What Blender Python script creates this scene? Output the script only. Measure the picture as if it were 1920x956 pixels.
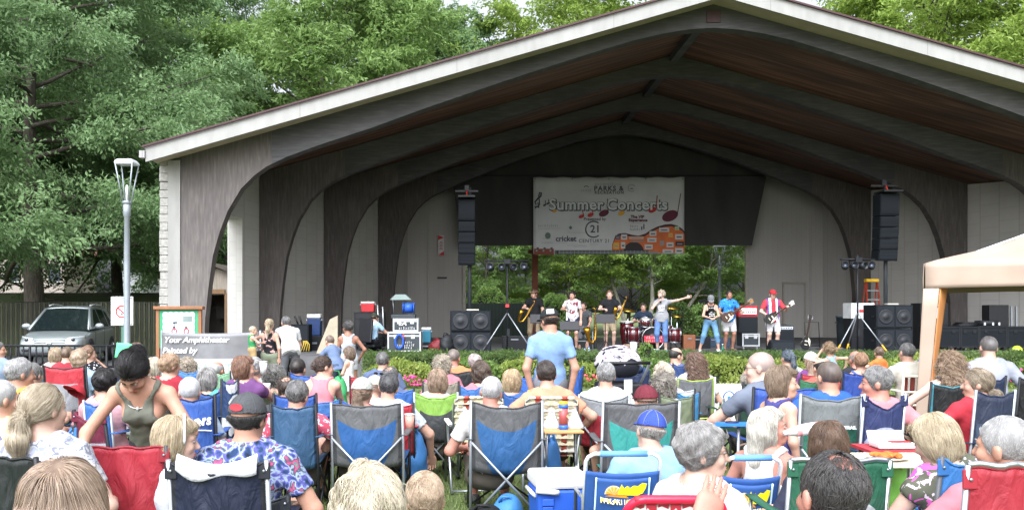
import bpy, math, random
import numpy as np
from mathutils import Vector, Matrix, Euler
for _o in list(bpy.data.objects): bpy.data.objects.remove(_o)
rnd = random.Random(11); nr = np.random.default_rng(5)
R = math.radians; PI = math.pi
sc = bpy.context.scene
# ---------------------------------------------------------------- camera, sky, sun, exposure
FPX = 1700.0; CX, CY = 894.0, 584.0; CAMZ = 1.62
cam = bpy.data.objects.new('camera', bpy.data.cameras.new('camera')); sc.collection.objects.link(cam)
cam.location = (0, 0, CAMZ); cam.rotation_euler = (R(90), 0, 0)
cam.data.sensor_width = 36; cam.data.lens = 36*FPX/1920
cam.data.shift_x = (960-CX)/1920; cam.data.shift_y = (CY-478)/1920
cam.data.clip_start = 0.05; cam.data.clip_end = 2000
sc.camera = cam
SUN_EL, SUN_AZ = 48, 196      # high thin overcast, sun behind the photographer
w = bpy.data.worlds.new('World'); sc.world = w; w.use_nodes = True
nt = w.node_tree; bg = nt.nodes['Background']
sky = nt.nodes.new('ShaderNodeTexSky'); sky.sky_type = 'NISHITA'; sky.sun_disc = False
sky.sun_elevation = R(SUN_EL); sky.sun_rotation = R(SUN_AZ); sky.air_density = 1.0; sky.dust_density = 8.0; sky.ozone_density = 1.0
hs = nt.nodes.new('ShaderNodeHueSaturation'); hs.inputs['Saturation'].default_value = 0.06
nt.links.new(sky.outputs[0], hs.inputs['Color']); tn = nt.nodes.new('ShaderNodeMix'); tn.data_type = 'RGBA'; tn.blend_type = 'MULTIPLY'; tn.inputs[0].default_value = 1; tn.inputs[7].default_value = (.94, .985, 1.09, 1); nt.links.new(hs.outputs[0], tn.inputs[6]); nt.links.new(tn.outputs[2], bg.inputs[0]); bg.inputs[1].default_value = 0.15
sl = bpy.data.lights.new('sun', 'SUN'); sl.energy = 1.5; sl.angle = R(120); sl.color = (1, .965, .91)
so = bpy.data.objects.new('sun', sl); sc.collection.objects.link(so); so.location = (0, -10, 40)
az = R(SUN_AZ); so.rotation_euler = Vector((math.sin(az)*math.cos(R(SUN_EL)), math.cos(az)*math.cos(R(SUN_EL)), math.sin(R(SUN_EL)))).to_track_quat('Z', 'Y').to_euler()
sc.view_settings.view_transform = 'Standard'; sc.view_settings.look = 'None'
sc.view_settings.exposure = 1.36; sc.view_settings.gamma = 1; sc.view_settings.use_curve_mapping = False
sc.render.engine = 'CYCLES'
cy = sc.cycles; cy.max_bounces = 6; cy.diffuse_bounces = 4; cy.glossy_bounces = 2; cy.transmission_bounces = 4; cy.transparent_max_bounces = 6
cy.caustics_reflective = False; cy.caustics_refractive = False; cy.use_denoising = True
try: cy.denoiser = 'OPENIMAGEDENOISE'
except Exception: pass

def at(px, py, d): return Vector(((px-CX)*d/FPX, d, CAMZ-(py-CY)*d/FPX))
def xw(px, d): return (px-CX)*d/FPX
def zw(py, d): return CAMZ-(py-CY)*d/FPX

# ---------------------------------------------------------------- objects
def link(o): sc.collection.objects.link(o); return o
def tag(o, label=None, cat=None, group=None, kind=None):
    for k, v in (('label', label), ('category', cat), ('group', group), ('kind', kind)):
        if v: o[k] = v
    return o
def thing(name, label, cat, loc=(0, 0, 0), rz=0, group=None):
    o = link(bpy.data.objects.new(name, None)); o.location = loc; o.rotation_euler = (0, 0, rz); o.empty_display_size = .1
    return tag(o, label, cat, group)
def mkobj(name, me, mats, parent=None, M=None):
    o = link(bpy.data.objects.new(name, me))
    mats = mats if isinstance(mats, (list, tuple)) else [mats]
    if len(me.materials) == 0:
        for m in mats: me.materials.append(m)
    else:
        for i, m in enumerate(mats):
            if i < len(o.material_slots): o.material_slots[i].link = 'OBJECT'; o.material_slots[i].material = m
    if parent is not None: o.parent = parent
    if M is not None: o.matrix_local = M
    return o
def np_mesh(name, V, F, smooth=True, mi=None):
    me = bpy.data.meshes.new(name); V = np.asarray(V, np.float32); F = np.asarray(F, np.int32)
    k = F.shape[1]
    me.vertices.add(len(V)); me.vertices.foreach_set('co', V.ravel())
    me.loops.add(F.size); me.loops.foreach_set('vertex_index', F.ravel())
    me.polygons.add(len(F)); me.polygons.foreach_set('loop_start', np.arange(0, F.size, k, dtype=np.int32))
    me.polygons.foreach_set('use_smooth', np.full(len(F), smooth))
    if mi is not None: me.polygons.foreach_set('material_index', np.asarray(mi, np.int32))
    me.update(calc_edges=True); return me
def copy_tree(o, parent=None, loc=None, rz=None):
    c = o.copy(); link(c)
    if parent is not None: c.parent = parent
    if loc is not None: c.location = loc
    if rz is not None: c.rotation_euler = (0, 0, rz)
    for ch in list(o.children): copy_tree(ch, c)
    return c

class MB:
    def __init__(s): s.v = []; s.f = []; s.m = []; s.s = []
    def add(s, vs, fs, mi=0, sm=False, M=None):
        b = len(s.v); s.v += [tuple(M @ Vector(v)) if M is not None else tuple(v) for v in vs]
        for f in fs: s.f.append([b+i for i in f]); s.m.append(mi); s.s.append(sm)
        return s
    def box(s, c, d, mi=0, rot=None, M=None):
        x, y, z = d[0]/2, d[1]/2, d[2]/2
        vs = [Vector((i*x, j*y, k*z)) for k in (-1, 1) for j in (-1, 1) for i in (-1, 1)]
        if rot: E = Euler(rot).to_matrix(); vs = [E @ v for v in vs]
        vs = [v+Vector(c) for v in vs]
        return s.add(vs, [(0, 2, 3, 1), (4, 5, 7, 6), (0, 1, 5, 4), (2, 6, 7, 3), (0, 4, 6, 2), (1, 3, 7, 5)], mi, False, M)
    def tube(s, pts, r, mi=0, n=8, cap=True, M=None, flat=1.0, closed=False):
        pts = [Vector(p) for p in pts]; rs = r if isinstance(r, (list, tuple)) else [r]*len(pts)
        vs = []; prev = None; N = len(pts)
        for i, p in enumerate(pts):
            if closed: t = pts[(i+1) % N]-pts[i-1]
            else: t = pts[min(i+1, N-1)]-pts[max(i-1, 0)]
            t.normalize()
            if prev is None:
                a = Vector((0, 0, 1)) if abs(t.z) < .9 else Vector((1, 0, 0)); u = t.cross(a).normalized()
            else: u = (prev-t*prev.dot(t)).normalized()
            prev = u; w_ = t.cross(u)
            for k in range(n):
                a = 2*PI*k/n; vs.append(p+u*math.cos(a)*rs[i]+w_*math.sin(a)*rs[i]*flat)
        fs = []
        for i in range(N if closed else N-1):
            j = (i+1) % N
            for k in range(n): fs.append((i*n+k, i*n+(k+1) % n, j*n+(k+1) % n, j*n+k))
        s.add(vs, fs, mi, True, M)
        if cap and not closed:
            b = len(s.v)-len(vs)
            s.f.append([b+k for k in range(n)][::-1]); s.m.append(mi); s.s.append(False)
            s.f.append([b+(N-1)*n+k for k in range(n)]); s.m.append(mi); s.s.append(False)
        return s
    def lathe(s, prof, mi=0, n=20, M=None, sm=True):
        vs = [(r*math.cos(2*PI*k/n), r*math.sin(2*PI*k/n), z) for r, z in prof for k in range(n)]
        fs = [(i*n+k, i*n+(k+1) % n, (i+1)*n+(k+1) % n, (i+1)*n+k) for i in range(len(prof)-1) for k in range(n)]
        fs.append(list(range(n))[::-1]); fs.append([(len(prof)-1)*n+k for k in range(n)])
        return s.add(vs, fs, mi, sm, M)
    def cyl(s, c, r, h, mi=0, axis='z', n=20, M=None):
        E = {'z': Matrix(), 'x': Euler((0, PI/2, 0)).to_matrix().to_4x4(), 'y': Euler((PI/2, 0, 0)).to_matrix().to_4x4()}[axis]
        T = Matrix.Translation(c) @ E
        return s.lathe([(r, -h/2), (r, h/2)], mi, n, T if M is None else M @ T)
    def prism(s, poly, y0, y1, mi=0, M=None, sm=False):   # poly in (x,z), extruded along y
        n = len(poly); vs = [(x, y0, z) for x, z in poly]+[(x, y1, z) for x, z in poly]
        fs = [list(range(n)), list(range(n, 2*n))[::-1]]+[(i, i+n, (i+1) % n+n, (i+1) % n) for i in range(n)]
        return s.add(vs, fs, mi, sm, M)
    def grid(s, fn, nu, nv, mi=0, th=0, M=None, mfn=None):   # fn(u,v)->Vector; th = thickness along normal guess (0,1,0)
        vs = [fn(i/nu, j/nv) for j in range(nv+1) for i in range(nu+1)]
        W = nu+1
        for j in range(nv):
            for i in range(nu):
                pass
        fs = [(j*W+i, j*W+i+1, (j+1)*W+i+1, (j+1)*W+i) for j in range(nv) for i in range(nu)]
        s.add(vs, fs, mi, True, M)
        return s
    def mesh(s, name):
        me = bpy.data.meshes.new(name); me.from_pydata(s.v, [], s.f)
        me.polygons.foreach_set('material_index', s.m); me.polygons.foreach_set('use_smooth', s.s); me.update(); return me
    def build(s, name, mats, parent=None, bevel=0, M=None, fix=False, solid=0):
        me = s.mesh(name)
        if fix:
            import bmesh
            bm = bmesh.new(); bm.from_mesh(me); bmesh.ops.recalc_face_normals(bm, faces=bm.faces); bm.to_mesh(me); bm.free()
        o = mkobj(name, me, mats, parent, M)
        if solid: b = o.modifiers.new('s', 'SOLIDIFY'); b.thickness = solid; b.offset = 0
        if bevel: b = o.modifiers.new('b', 'BEVEL'); b.width = bevel; b.segments = 2; b.limit_method = 'ANGLE'; b.angle_limit = R(40)
        return o

def text(s, size, mat, parent, loc, rot=(PI/2, 0, 0), ext=.001, align='CENTER', bold=0, shear=0, name='lettering', sp=1.0, xs=1.0):
    c = bpy.data.curves.new(name, 'FONT'); c.body = s; c.size = size; c.extrude = ext; c.align_x = align; c.align_y = 'CENTER'
    c.offset = bold; c.shear = shear; c.space_character = sp; c.resolution_u = 3; c.materials.append(mat)
    f = bpy.data.objects.new(name, c); me = bpy.data.meshes.new_from_object(f); bpy.data.objects.remove(f)
    o = link(bpy.data.objects.new(name, me)); o.parent = parent; o.location = loc; o.rotation_euler = rot; o.scale = (xs, 1, 1)
    return o

# ---------------------------------------------------------------- materials
def lin(c):
    if isinstance(c, str):
        c = [int(c[i:i+2], 16)/255 for i in (0, 2, 4)]
        return tuple(x/12.92 if x <= .04045 else ((x+.055)/1.055)**2.4 for x in c)
    return tuple(c)
class X:   # tiny node-expression helper
    def __init__(s, nt, k): s.nt = nt; s.k = k
    def op(s, o, *a):
        n = s.nt.nodes.new('ShaderNodeMath'); n.operation = o
        for i, q in enumerate((s,)+a):
            if isinstance(q, X): s.nt.links.new(q.k, n.inputs[i])
            else: n.inputs[i].default_value = q
        return X(s.nt, n.outputs[0])
    def __add__(s, o): return s.op('ADD', o)
    def __sub__(s, o): return s.op('SUBTRACT', o)
    def __mul__(s, o): return s.op('MULTIPLY', o)
    def __rsub__(s, o): return s*-1.0+o
    __radd__ = __add__; __rmul__ = __mul__
    def __lt__(s, o): return s.op('LESS_THAN', o)
    def __gt__(s, o): return s.op('GREATER_THAN', o)
    def abs(s): return s.op('ABSOLUTE')
    def sin(s): return s.op('SINE')
    def frac(s): return s.op('FRACT')
    def max(s, o): return s.op('MAXIMUM', o)
    def min(s, o): return s.op('MINIMUM', o)
class B:
    def __init__(s, nt): s.nt = nt; s._tc = None
    def tc(s, w='Object'):
        if s._tc is None: s._tc = s.nt.nodes.new('ShaderNodeTexCoord')
        return s._tc.outputs[w]
    def xyz(s, w='Object'):
        n = s.nt.nodes.new('ShaderNodeSeparateXYZ'); s.nt.links.new(s.tc(w), n.inputs[0]); return [X(s.nt, o) for o in n.outputs]
    def mapped(s, sc3, w='Object', rot=(0, 0, 0)):
        n = s.nt.nodes.new('ShaderNodeMapping'); n.inputs['Scale'].default_value = sc3; n.inputs['Rotation'].default_value = rot
        s.nt.links.new(s.tc(w), n.inputs[0]); return n.outputs[0]
    def noise(s, scale, detail=3, vec=None, dist=0):
        n = s.nt.nodes.new('ShaderNodeTexNoise'); n.inputs['Scale'].default_value = scale; n.inputs['Detail'].default_value = detail
        n.inputs['Distortion'].default_value = dist
        s.nt.links.new(vec if vec is not None else s.tc(), n.inputs['Vector']); return X(s.nt, n.outputs['Fac'])
    def vor(s, scale, vec=None, out='Distance', rand=1):
        n = s.nt.nodes.new('ShaderNodeTexVoronoi'); n.inputs['Scale'].default_value = scale; n.inputs['Randomness'].default_value = rand
        s.nt.links.new(vec if vec is not None else s.tc(), n.inputs['Vector'])
        return X(s.nt, n.outputs[out])
    def ramp(s, x, stops):
        n = s.nt.nodes.new('ShaderNodeValToRGB'); e = n.color_ramp.elements
        while len(e) < len(stops): e.new(.5)
        for k, (p, c) in zip(e, stops): k.position = p; k.color = (*lin(c), 1)
        s.nt.links.new(x.k, n.inputs[0]); return X(s.nt, n.outputs[0])
    def mix(s, f, a, b, mode='MIX'):
        n = s.nt.nodes.new('ShaderNodeMix'); n.data_type = 'RGBA'; n.blend_type = mode
        for i, q in ((0, f), (6, a), (7, b)):
            if isinstance(q, X): s.nt.links.new(q.k, n.inputs[i])
            elif i == 0: n.inputs[i].default_value = q
            else: n.inputs[i].default_value = (*lin(q), 1)
        return X(s.nt, n.outputs[2])
_mc = {}
def mat(col='888888', rough=.65, var=.12, scale=6, bump=0, bscale=60, metal=0, spec=.4, fn=None, trans=0, key=None, emit=0, alpha=1, coat=0, sss=0, vec=None):
    k = key or (str(col), rough, var, scale, bump, bscale, metal, spec, trans, emit, alpha, coat, sss, str(vec)) if fn is None or key else None
    if k is not None and k in _mc: return _mc[k]
    m = bpy.data.materials.new('material'); m.use_nodes = True; nt = m.node_tree; p = nt.nodes['Principled BSDF']; b = B(nt)
    p.inputs['Roughness'].default_value = rough; p.inputs['Metallic'].default_value = metal; p.inputs['Specular IOR Level'].default_value = spec
    if trans: p.inputs['Transmission Weight'].default_value = trans
    if coat: p.inputs['Coat Weight'].default_value = coat; p.inputs['Coat Roughness'].default_value = .08
    if alpha < 1: p.inputs['Alpha'].default_value = alpha
    if fn is not None:
        c = fn(b)
        if isinstance(c, X): nt.links.new(c.k, p.inputs['Base Color'])
        else: p.inputs['Base Color'].default_value = (*lin(c), 1)
    else:
        c = lin(col)
        if var:
            n = b.noise(scale, 4, b.mapped(vec) if vec else None)
            q = b.ramp(n, [(.3, tuple(x*(1-var) for x in c)), (.7, tuple(min(1, x*(1+var)) for x in c))])
            nt.links.new(q.k, p.inputs['Base Color'])
        else: p.inputs['Base Color'].default_value = (*c, 1)
    if emit: p.inputs['Emission Color'].default_value = (*lin(col), 1); p.inputs['Emission Strength'].default_value = emit
    if bump:
        bn = nt.nodes.new('ShaderNodeBump'); bn.inputs['Strength'].default_value = min(1, bump); bn.inputs['Distance'].default_value = .01
        nt.links.new(b.noise(bscale, 3, b.mapped(vec) if vec else None).k, bn.inputs['Height']); nt.links.new(bn.outputs[0], p.inputs['Normal'])
    if k is not None: _mc[k] = m
    return m
FK = .66
def fade(c, k=FK, s=.86): c = lin(c); g_ = .3*c[0]+.5*c[1]+.2*c[2]; return tuple(k*(s*x+(1-s)*g_) for x in c)
def cloth(col, var=.1): return mat(fade(col), .85, var, 9, .25, 35, spec=.2)
def nylon(col): return mat(fade(col), .6, .14, 5, .5, 11, spec=.3)
ALU = mat('a4a8ac', .32, .06, 12, metal=.85); STEEL = mat('8f9499', .4, .08, 10, metal=.6); BLK = mat('15161a', .5, .2, 8); BLKM = mat('191b1e', .55, .2, 9, spec=.25)
WHT = mat('c6c6c4', .5, .05, 4); GREYP = mat('6d7175', .5, .1, 6)
# ---------------------------------------------------------------- signed-distance bodies -> one continuous surface each
def v3(*a): return np.array(a, float)
def rotm(pitch=0, roll=0, yaw=0):   # pitch>0 leans forward (+y), roll>0 leans to +x, yaw>0 turns to the left (ccw)
    return np.array(Euler((-R(pitch), R(roll), R(yaw)), 'YXZ').to_matrix())
def sdf_grid(prims, vox, pad=.03):
    lo = np.min([p['lo'] for p in prims], 0)-pad; hi = np.max([p['hi'] for p in prims], 0)+pad
    n = np.ceil((hi-lo)/vox).astype(int)+1
    D = np.full(n, 1.0, np.float32); ax = [lo[i]+vox*np.arange(n[i]) for i in range(3)]
    for p in prims:
        m = .05+p['k']
        i0 = np.maximum(((p['lo']-m-lo)/vox).astype(int), 0); i1 = np.minimum(((p['hi']+m-lo)/vox).astype(int)+2, n)
        X_, Y_, Z_ = np.meshgrid(*[ax[i][i0[i]:i1[i]] for i in range(3)], indexing='ij')
        P = np.stack([X_, Y_, Z_], -1); d = p['f'](P).astype(np.float32)
        sl_ = tuple(slice(i0[i], i1[i]) for i in range(3)); E = D[sl_]; k = p['k']
        if p.get('sub'): D[sl_] = np.maximum(E, -d); continue
        if k > 0:
            h = np.maximum(k-np.abs(E-d), 0)/k; D[sl_] = np.minimum(E, d)-h*h*k*.25
        else: D[sl_] = np.minimum(E, d)
    return D, lo, ax
def nets(D, lo, vox):
    s = D < 0
    def c8(a): return [a[i:a.shape[0]-1+i, j:a.shape[1]-1+j, k:a.shape[2]-1+k] for i in (0, 1) for j in (0, 1) for k in (0, 1)]
    cnt = sum(x.astype(np.int8) for x in c8(s)); act = (cnt > 0) & (cnt < 8)
    idx = np.argwhere(act)
    if len(idx) == 0: return np.zeros((0, 3)), np.zeros((0, 4), int)
    offs = np.array([(i, j, k) for i in (0, 1) for j in (0, 1) for k in (0, 1)])
    C = np.stack([D[idx[:, 0]+o[0], idx[:, 1]+o[1], idx[:, 2]+o[2]] for o in offs], 1)
    pos = np.zeros((len(idx), 3)); num = np.zeros(len(idx))
    for a in range(8):
        for b in range(a+1, 8):
            if np.abs(offs[a]-offs[b]).sum() != 1: continue
            m = (C[:, a] < 0) != (C[:, b] < 0)
            t = np.where(m, C[:, a]/np.where(m, C[:, a]-C[:, b], 1), 0)[:, None]
            pos += m[:, None]*(offs[a]+t*(offs[b]-offs[a])); num += m
    V = lo+vox*(idx+pos/num[:, None])
    ids = np.full(act.shape, -1, np.int64); ids[tuple(idx.T)] = np.arange(len(idx))
    F = []
    for axn in range(3):
        sh = [slice(None)]*3; sh2 = [slice(None)]*3; sh[axn] = slice(0, -1); sh2[axn] = slice(1, None)
        A = s[tuple(sh)]; Bm = s[tuple(sh2)]
        e = np.argwhere(A != Bm); u, v = [(1, 2), (2, 0), (0, 1)][axn]
        e = e[(e[:, u] > 0) & (e[:, v] > 0) & (e[:, u] < act.shape[u]) & (e[:, v] < act.shape[v]) & (e[:, axn] < act.shape[axn])]
        q = []
        for du, dv in ((1, 1), (0, 1), (0, 0), (1, 0)):
            z = e.copy(); z[:, u] -= du; z[:, v] -= dv; q.append(ids[tuple(z.T)])
        q = np.stack(q, 1); ins = A[tuple(e.T)]
        q[~ins] = q[~ins][:, ::-1]; F.append(q)
    F = np.concatenate(F); F = F[(F >= 0).all(1)]
    return V, F
def rc(a, b, ra, rb, k=.03, F=None, flat=0, sub=False):
    a = np.asarray(a, float); b = np.asarray(b, float); r = max(ra, rb)
    ext = r if F is None else r*2.0
    def f(P):
        p, q = P-a, b-a
        if F is not None: p = p @ F.T; q = F @ q
        L = max(q @ q, 1e-9); t = np.clip((p @ q)/L, 0, 1)
        d = np.linalg.norm(p-t[..., None]*q, axis=-1)-(ra+(rb-ra)*t)
        if flat: d = np.maximum(d, ((p @ q)-L)/math.sqrt(L)-flat+1e-4)
        return d
    return dict(f=f, lo=np.minimum(a, b)-ext, hi=np.maximum(a, b)+ext, k=k, sub=sub)
def el(c, r, M=None, k=.03, sub=False):
    c = np.asarray(c, float); r = np.asarray(r, float); e = r if M is None else np.abs(M) @ r
    def f(P):
        p = P-c
        if M is not None: p = p @ M
        k0 = np.linalg.norm(p/r, axis=-1); k1 = np.linalg.norm(p/(r*r), axis=-1)
        return k0*(k0-1)/np.maximum(k1, 1e-6)
    return dict(f=f, lo=c-e, hi=c+e, k=k, sub=sub)
def fin(prims, vox, cut=None):
    D, lo, ax = sdf_grid(prims, vox)
    if cut is not None:
        P = np.stack(np.meshgrid(*ax, indexing='ij'), -1); D = cut(P, D)
    return nets(D, lo, vox)
def nz(P, f=30, ph=0, dir=(1, 1, 1)):
    x, y, z = P[..., 0]*dir[0], P[..., 1]*dir[1], P[..., 2]*dir[2]
    return np.sin(f*x+1.7*f*.3*z+ph)*np.sin(f*.9*y+ph*2+.4*f*x)+.6*np.sin(f*1.9*z+f*.8*x+ph)*np.sin(f*1.6*y-f*.5*z+1)

# ---- head, in its own frame (y forward, z up, origin between the ears)
def head_prims(M, o, hsz, sex='m', chin=1):
    T = lambda p: o+M @ (np.asarray(p)*hsz)
    S = hsz; kk = .02*S
    L = [el(T((0, -.012, .03)), v3(.077, .097, .086)*S, M, kk), el(T((0, .028, -.035)), v3(.061, .066, .085)*S, M, kk),
         el(T((0, .05, -.088)), v3(.04, .04, .03)*S, M, kk),
         rc(T((0, .088, .004)), T((0, .109, -.034)), .009*S, .0135*S, .012*S), el(T((0, .073, .017)), v3(.052, .02, .012)*S, M, kk),
         el(T((0, .088, -.071)), v3(.023, .012, .008)*S, M, .008*S)]
    for sx in (-1, 1):
        L += [el(T((sx*.079, -.008, -.012)), v3(.011, .021, .031)*S, M @ rotm(0, sx*8, sx*18), .012*S), el(T((sx*.04, .062, -.032)), v3(.024, .024, .022)*S, M, kk),
              el(T((sx*.031, .098, .002)), v3(.015, .012, .009)*S, M, 0, True)]
    if chin > 1: L.append(el(T((0, .03, -.105)), v3(.05, .05, .035)*S, M, kk))
    return L

# ---- hair, cached per style in the head frame
_hair = {}
def hair_mesh(style):
    if style in _hair: return _hair[style]
    full = style; capped = style.endswith('_c'); style = style.replace('_c', '')
    base = dict(buzz=(.0805, .1, .09), bald=(.081, .101, .09), balding=(.082, .102, .092), short=(.085, .105, .097), crew=(.083, .103, .094), fluffy=(.092, .112, .104), pixie=(.09, .11, .103),
                bob=(.09, .108, .1), long=(.089, .107, .1), curly=(.108, .125, .115), curlylong=(.108, .122, .112), tail=(.083, .104, .095), hightail=(.083, .104, .095), bun=(.084, .105, .096), lowtail=(.083, .104, .096), puff=(.1, .12, .112), fly=(.088, .106, .098), cap=(.081, .102, .05))[style]
    P = [el((0, -.014, .034), base, None, 0)]; kk = .03
    low = -.085; front = .0
    if style in ('bob', 'long', 'curly', 'curlylong', 'puff'):
        wd = {'bob': .094, 'long': .09, 'curly': .112, 'curlylong': .115, 'puff': .1}[style]
        P += [el((0, -.032, -.02), (wd, .085, .11), None, kk)]; low = -.13 if style != 'puff' else -.1
    if style == 'long': P += [rc((0, -.07, -.02), (0, -.105, -.2), .075, .06, kk, np.diag([.72, 1.15, 1.])), rc((0, -.1, -.2), (0, -.1, -.27), .06, .03, kk, np.diag([.66, 1.2, 1.]))]; low = -.4
    if style == 'curlylong': P += [rc((0, -.06, -.02), (0, -.1, -.2), .09, .085, kk, np.diag([.7, 1.1, 1.])), rc((0, -.1, -.2), (0, -.1, -.26), .08, .05, kk, np.diag([.6, 1.1, 1.]))]; low = -.5
    tail = []
    if style == 'tail': tail = [rc((0, -.105, -.01), (0, -.14, -.035), .026, .024, .02), rc((0, -.14, -.035), (.0, -.15, -.12), .034, .048, .02), rc((0, -.15, -.12), (0, -.145, -.24), .048, .016, .02)]
    if style == 'hightail': tail = [rc((0, -.1, .04), (0, -.145, .03), .022, .022, .02), rc((0, -.145, .03), (.0, -.16, -.08), .03, .036, .02), rc((0, -.16, -.08), (0, -.15, -.2), .036, .012, .02)]
    if style == 'lowtail': tail = [rc((0, -.09, -.05), (0, -.135, -.075), .025, .025, .02), rc((0, -.135, -.075), (0, -.17, -.12), .03, .02, .02)]
    if style == 'bun': tail = [el((0, -.12, .02), (.04, .035, .038), None, .015)]
    if style == 'fly': tail = [rc((.03, -.08, .02), (.13, -.12, .03), .03, .012, .02), rc((-.03, -.08, .03), (-.12, -.1, .05), .03, .012, .02), rc((0, -.09, .0), (.04, -.16, .02), .03, .01, .02)]
    ph = (sum(map(ord, style)) % 17)*.7; amp = dict(curly=.010, curlylong=.011, fluffy=.006, pixie=.007, puff=.012, bald=.001, buzz=.001, crew=.0015, cap=.001).get(style, .0035); fq = dict(curly=75, curlylong=70, pixie=60, puff=33).get(style, 42)
    def cut(Q, D):
        D = D+amp*nz(Q, fq, ph)
        y, z = Q[..., 1], Q[..., 2]; x = np.abs(Q[..., 0])
        if style in ('bob', 'long', 'curly', 'curlylong', 'puff'):
            f1 = np.minimum(y-(.03+.25*np.clip(z-.02, 0, .1)+.25*np.maximum(x-.06, 0)), 10)
            f1 = np.where(z > .07, y-(.085+.1*(z-.07)), f1); f1 = np.minimum(f1, np.maximum(y-.075+.4*x, .068-z)); f2 = low+.012*np.sin(Q[..., 0]*40+ph)-z
        else:
            f1 = (y-.02)-(z+.035)*.56+.0; f1 = np.minimum(f1, np.maximum(y-.1, .06-z)); f2 = (-.035-.46*(.02-y))-z
        D = np.maximum(D, np.maximum(f1*.8, f2*.8))
        if style == 'bald': D = np.maximum(D, -(np.sqrt((Q[..., 0]/.085)**2+((y-.02)/.105)**2+((z-.1)/.085)**2)-1)*.085)
        if style == 'balding': D = np.maximum(D, -(np.sqrt((Q[..., 0]/.045)**2+((y+.05)/.05)**2+((z-.115)/.04)**2)-1)*.04-.005*nz(Q, 170, 1))
        if style == 'cap' or capped: D = np.maximum(D, z-.026)
        return D
    vox = .0055
    V, F = fin(P+[], vox, cut)
    if tail:
        V2, F2 = fin(tail, vox, lambda Q, D: D+.003*nz(Q, 60, ph, (1, 1, .25))); F = np.concatenate([F, F2+len(V)]); V = np.concatenate([V, V2])
    me = np_mesh('hair', V, F); _hair[full] = (me, V, F); return _hair[full]
_strand = {}
def strand_data(style, n, rad):
    key = (style, n, rad)
    if key in _strand: return _strand[key]
    base_ = style.replace('_c', '')
    _, V, F = hair_mesh(style if base_ != 'balding' else 'crew'); g = np.random.default_rng(len(_strand)+3)
    a, b, c, d_ = (V[F[:, i]] for i in range(4)); N = np.cross(c-a, d_-b); A = np.linalg.norm(N, axis=1); N = N/np.maximum(A, 1e-9)[:, None]
    A = A*(A < np.percentile(A, 99.5)*3)
    fi = g.choice(len(F), n, p=A/A.sum()); u, v = g.random((2, n, 1))
    p = a[fi]*(1-u)*(1-v)+b[fi]*u*(1-v)+c[fi]*u*v+d_[fi]*(1-u)*v; nn = N[fi]
    if style.replace('_c', '') in ('tail', 'lowtail', 'hightail', 'bun'):
        tie = np.array({'tail': (0, -.14, -.03), 'lowtail': (0, -.13, -.07), 'hightail': (0, -.13, .04), 'bun': (0, -.11, .02)}[style.replace('_c', '')])
        on = ((p[:, 1] > tie[1]+.0) | (style.startswith('bun')))[:, None]
        gdir = np.where(on, tie-p, np.array((0, 0, -1.)))
    else:
        cr = np.array((0, -.035, .14)); gdir = (p-cr)*np.array((1, 1, .3)); gdir /= np.linalg.norm(gdir, axis=1)[:, None]; sm_ = base_ in ('bob', 'long', 'puff', 'curly', 'curlylong'); gdir = gdir*(np.array((.7, .35, 1)) if sm_ else 1)+np.array((0, 0, -1.1 if sm_ else -.75))
    st = {'curly': (.011, .9), 'curlylong': (.012, .8), 'fluffy': (.011, .45), 'pixie': (.012, .55), 'buzz': (.003, .3), 'crew': (.004, .4), 'bald': (.004, .3), 'balding': (.006, .35), 'short': (.008, .35), 'puff': (.011, .4), 'cap': (.004, .2)}.get(base_, (.018, .09))
    if style == 'fly': gdir = p-np.array((0, .0, .03))
    if base_ == 'balding': kp = ~(((p[:, 0]/.05)**2+((p[:, 1]+.05)/.055)**2 < 1) & (p[:, 2] > .05) & (g.random(n) < .6)); ix = g.choice(np.nonzero(kp)[0], n); p, nn, gdir = p[ix]+g.normal(0, .001, (n, 3)), nn[ix], gdir[ix]
    from mathutils.kdtree import KDTree
    vn = np.zeros((len(V), 3)); fn_ = np.repeat(N, 4, 0); np.add.at(vn, F.ravel(), fn_); vn /= np.maximum(np.linalg.norm(vn, axis=1), 1e-6)[:, None]; kd = KDTree(len(V)); [kd.insert(v, i) for i, v in enumerate(V.tolist())]; kd.balance()
    fly_ = g.random((n, 1)) < .09; K = 5; pts = np.zeros((n, K, 3), np.float32); q = p-nn*.002; d = gdir/np.maximum(np.linalg.norm(gdir, axis=1), 1e-6)[:, None]
    cl = np.floor(p*55).astype(int); hsh = (np.sin(cl @ np.array((12.9, 78.2, 37.7)))*43758.5) % 1.0
    w1 = np.stack([np.sin(hsh*50), np.cos(hsh*91), np.sin(hsh*23)], 1)*st[1]*.8
    d = d+w1+g.normal(0, st[1]*.5, (n, 3))
    if st[1] > .6: d = d+g.normal(0, .6, (n, 3))
    d -= nn*np.sum(d*nn, 1)[:, None]; d /= np.maximum(np.linalg.norm(d, axis=1), 1e-6)[:, None]
    L = st[0]*(.7+.8*g.random((n, 1)))
    for k in range(K):
        pts[:, k] = q
        if st[1] < .6 and style != 'fly' and k > 0:
            j = np.array([kd.find(v)[1] for v in q.tolist()]); nv = vn[j]; hgt = np.sum((q-V[j])*nv, 1)[:, None]; lift = (.0015+.0045*g.random((n, 1))**2)*(1+k*.5)+st[1]*.022; q = np.where(fly_, q, q-nv*np.maximum(hgt-lift*1.7, 0)); pts[:, k] = q; d = d-nv*np.sum(d*nv, 1)[:, None]*.9; d = d+np.array((0, 0, -.12)); d /= np.maximum(np.linalg.norm(d, axis=1), 1e-6)[:, None]
        q = q+(d+nn*((.13-.075*k) if st[1] < .2 else (.24-.14*k*(1 if st[1] < .5 else .4))))*L
    _strand[key] = pts; return pts
_scv = {}
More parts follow.
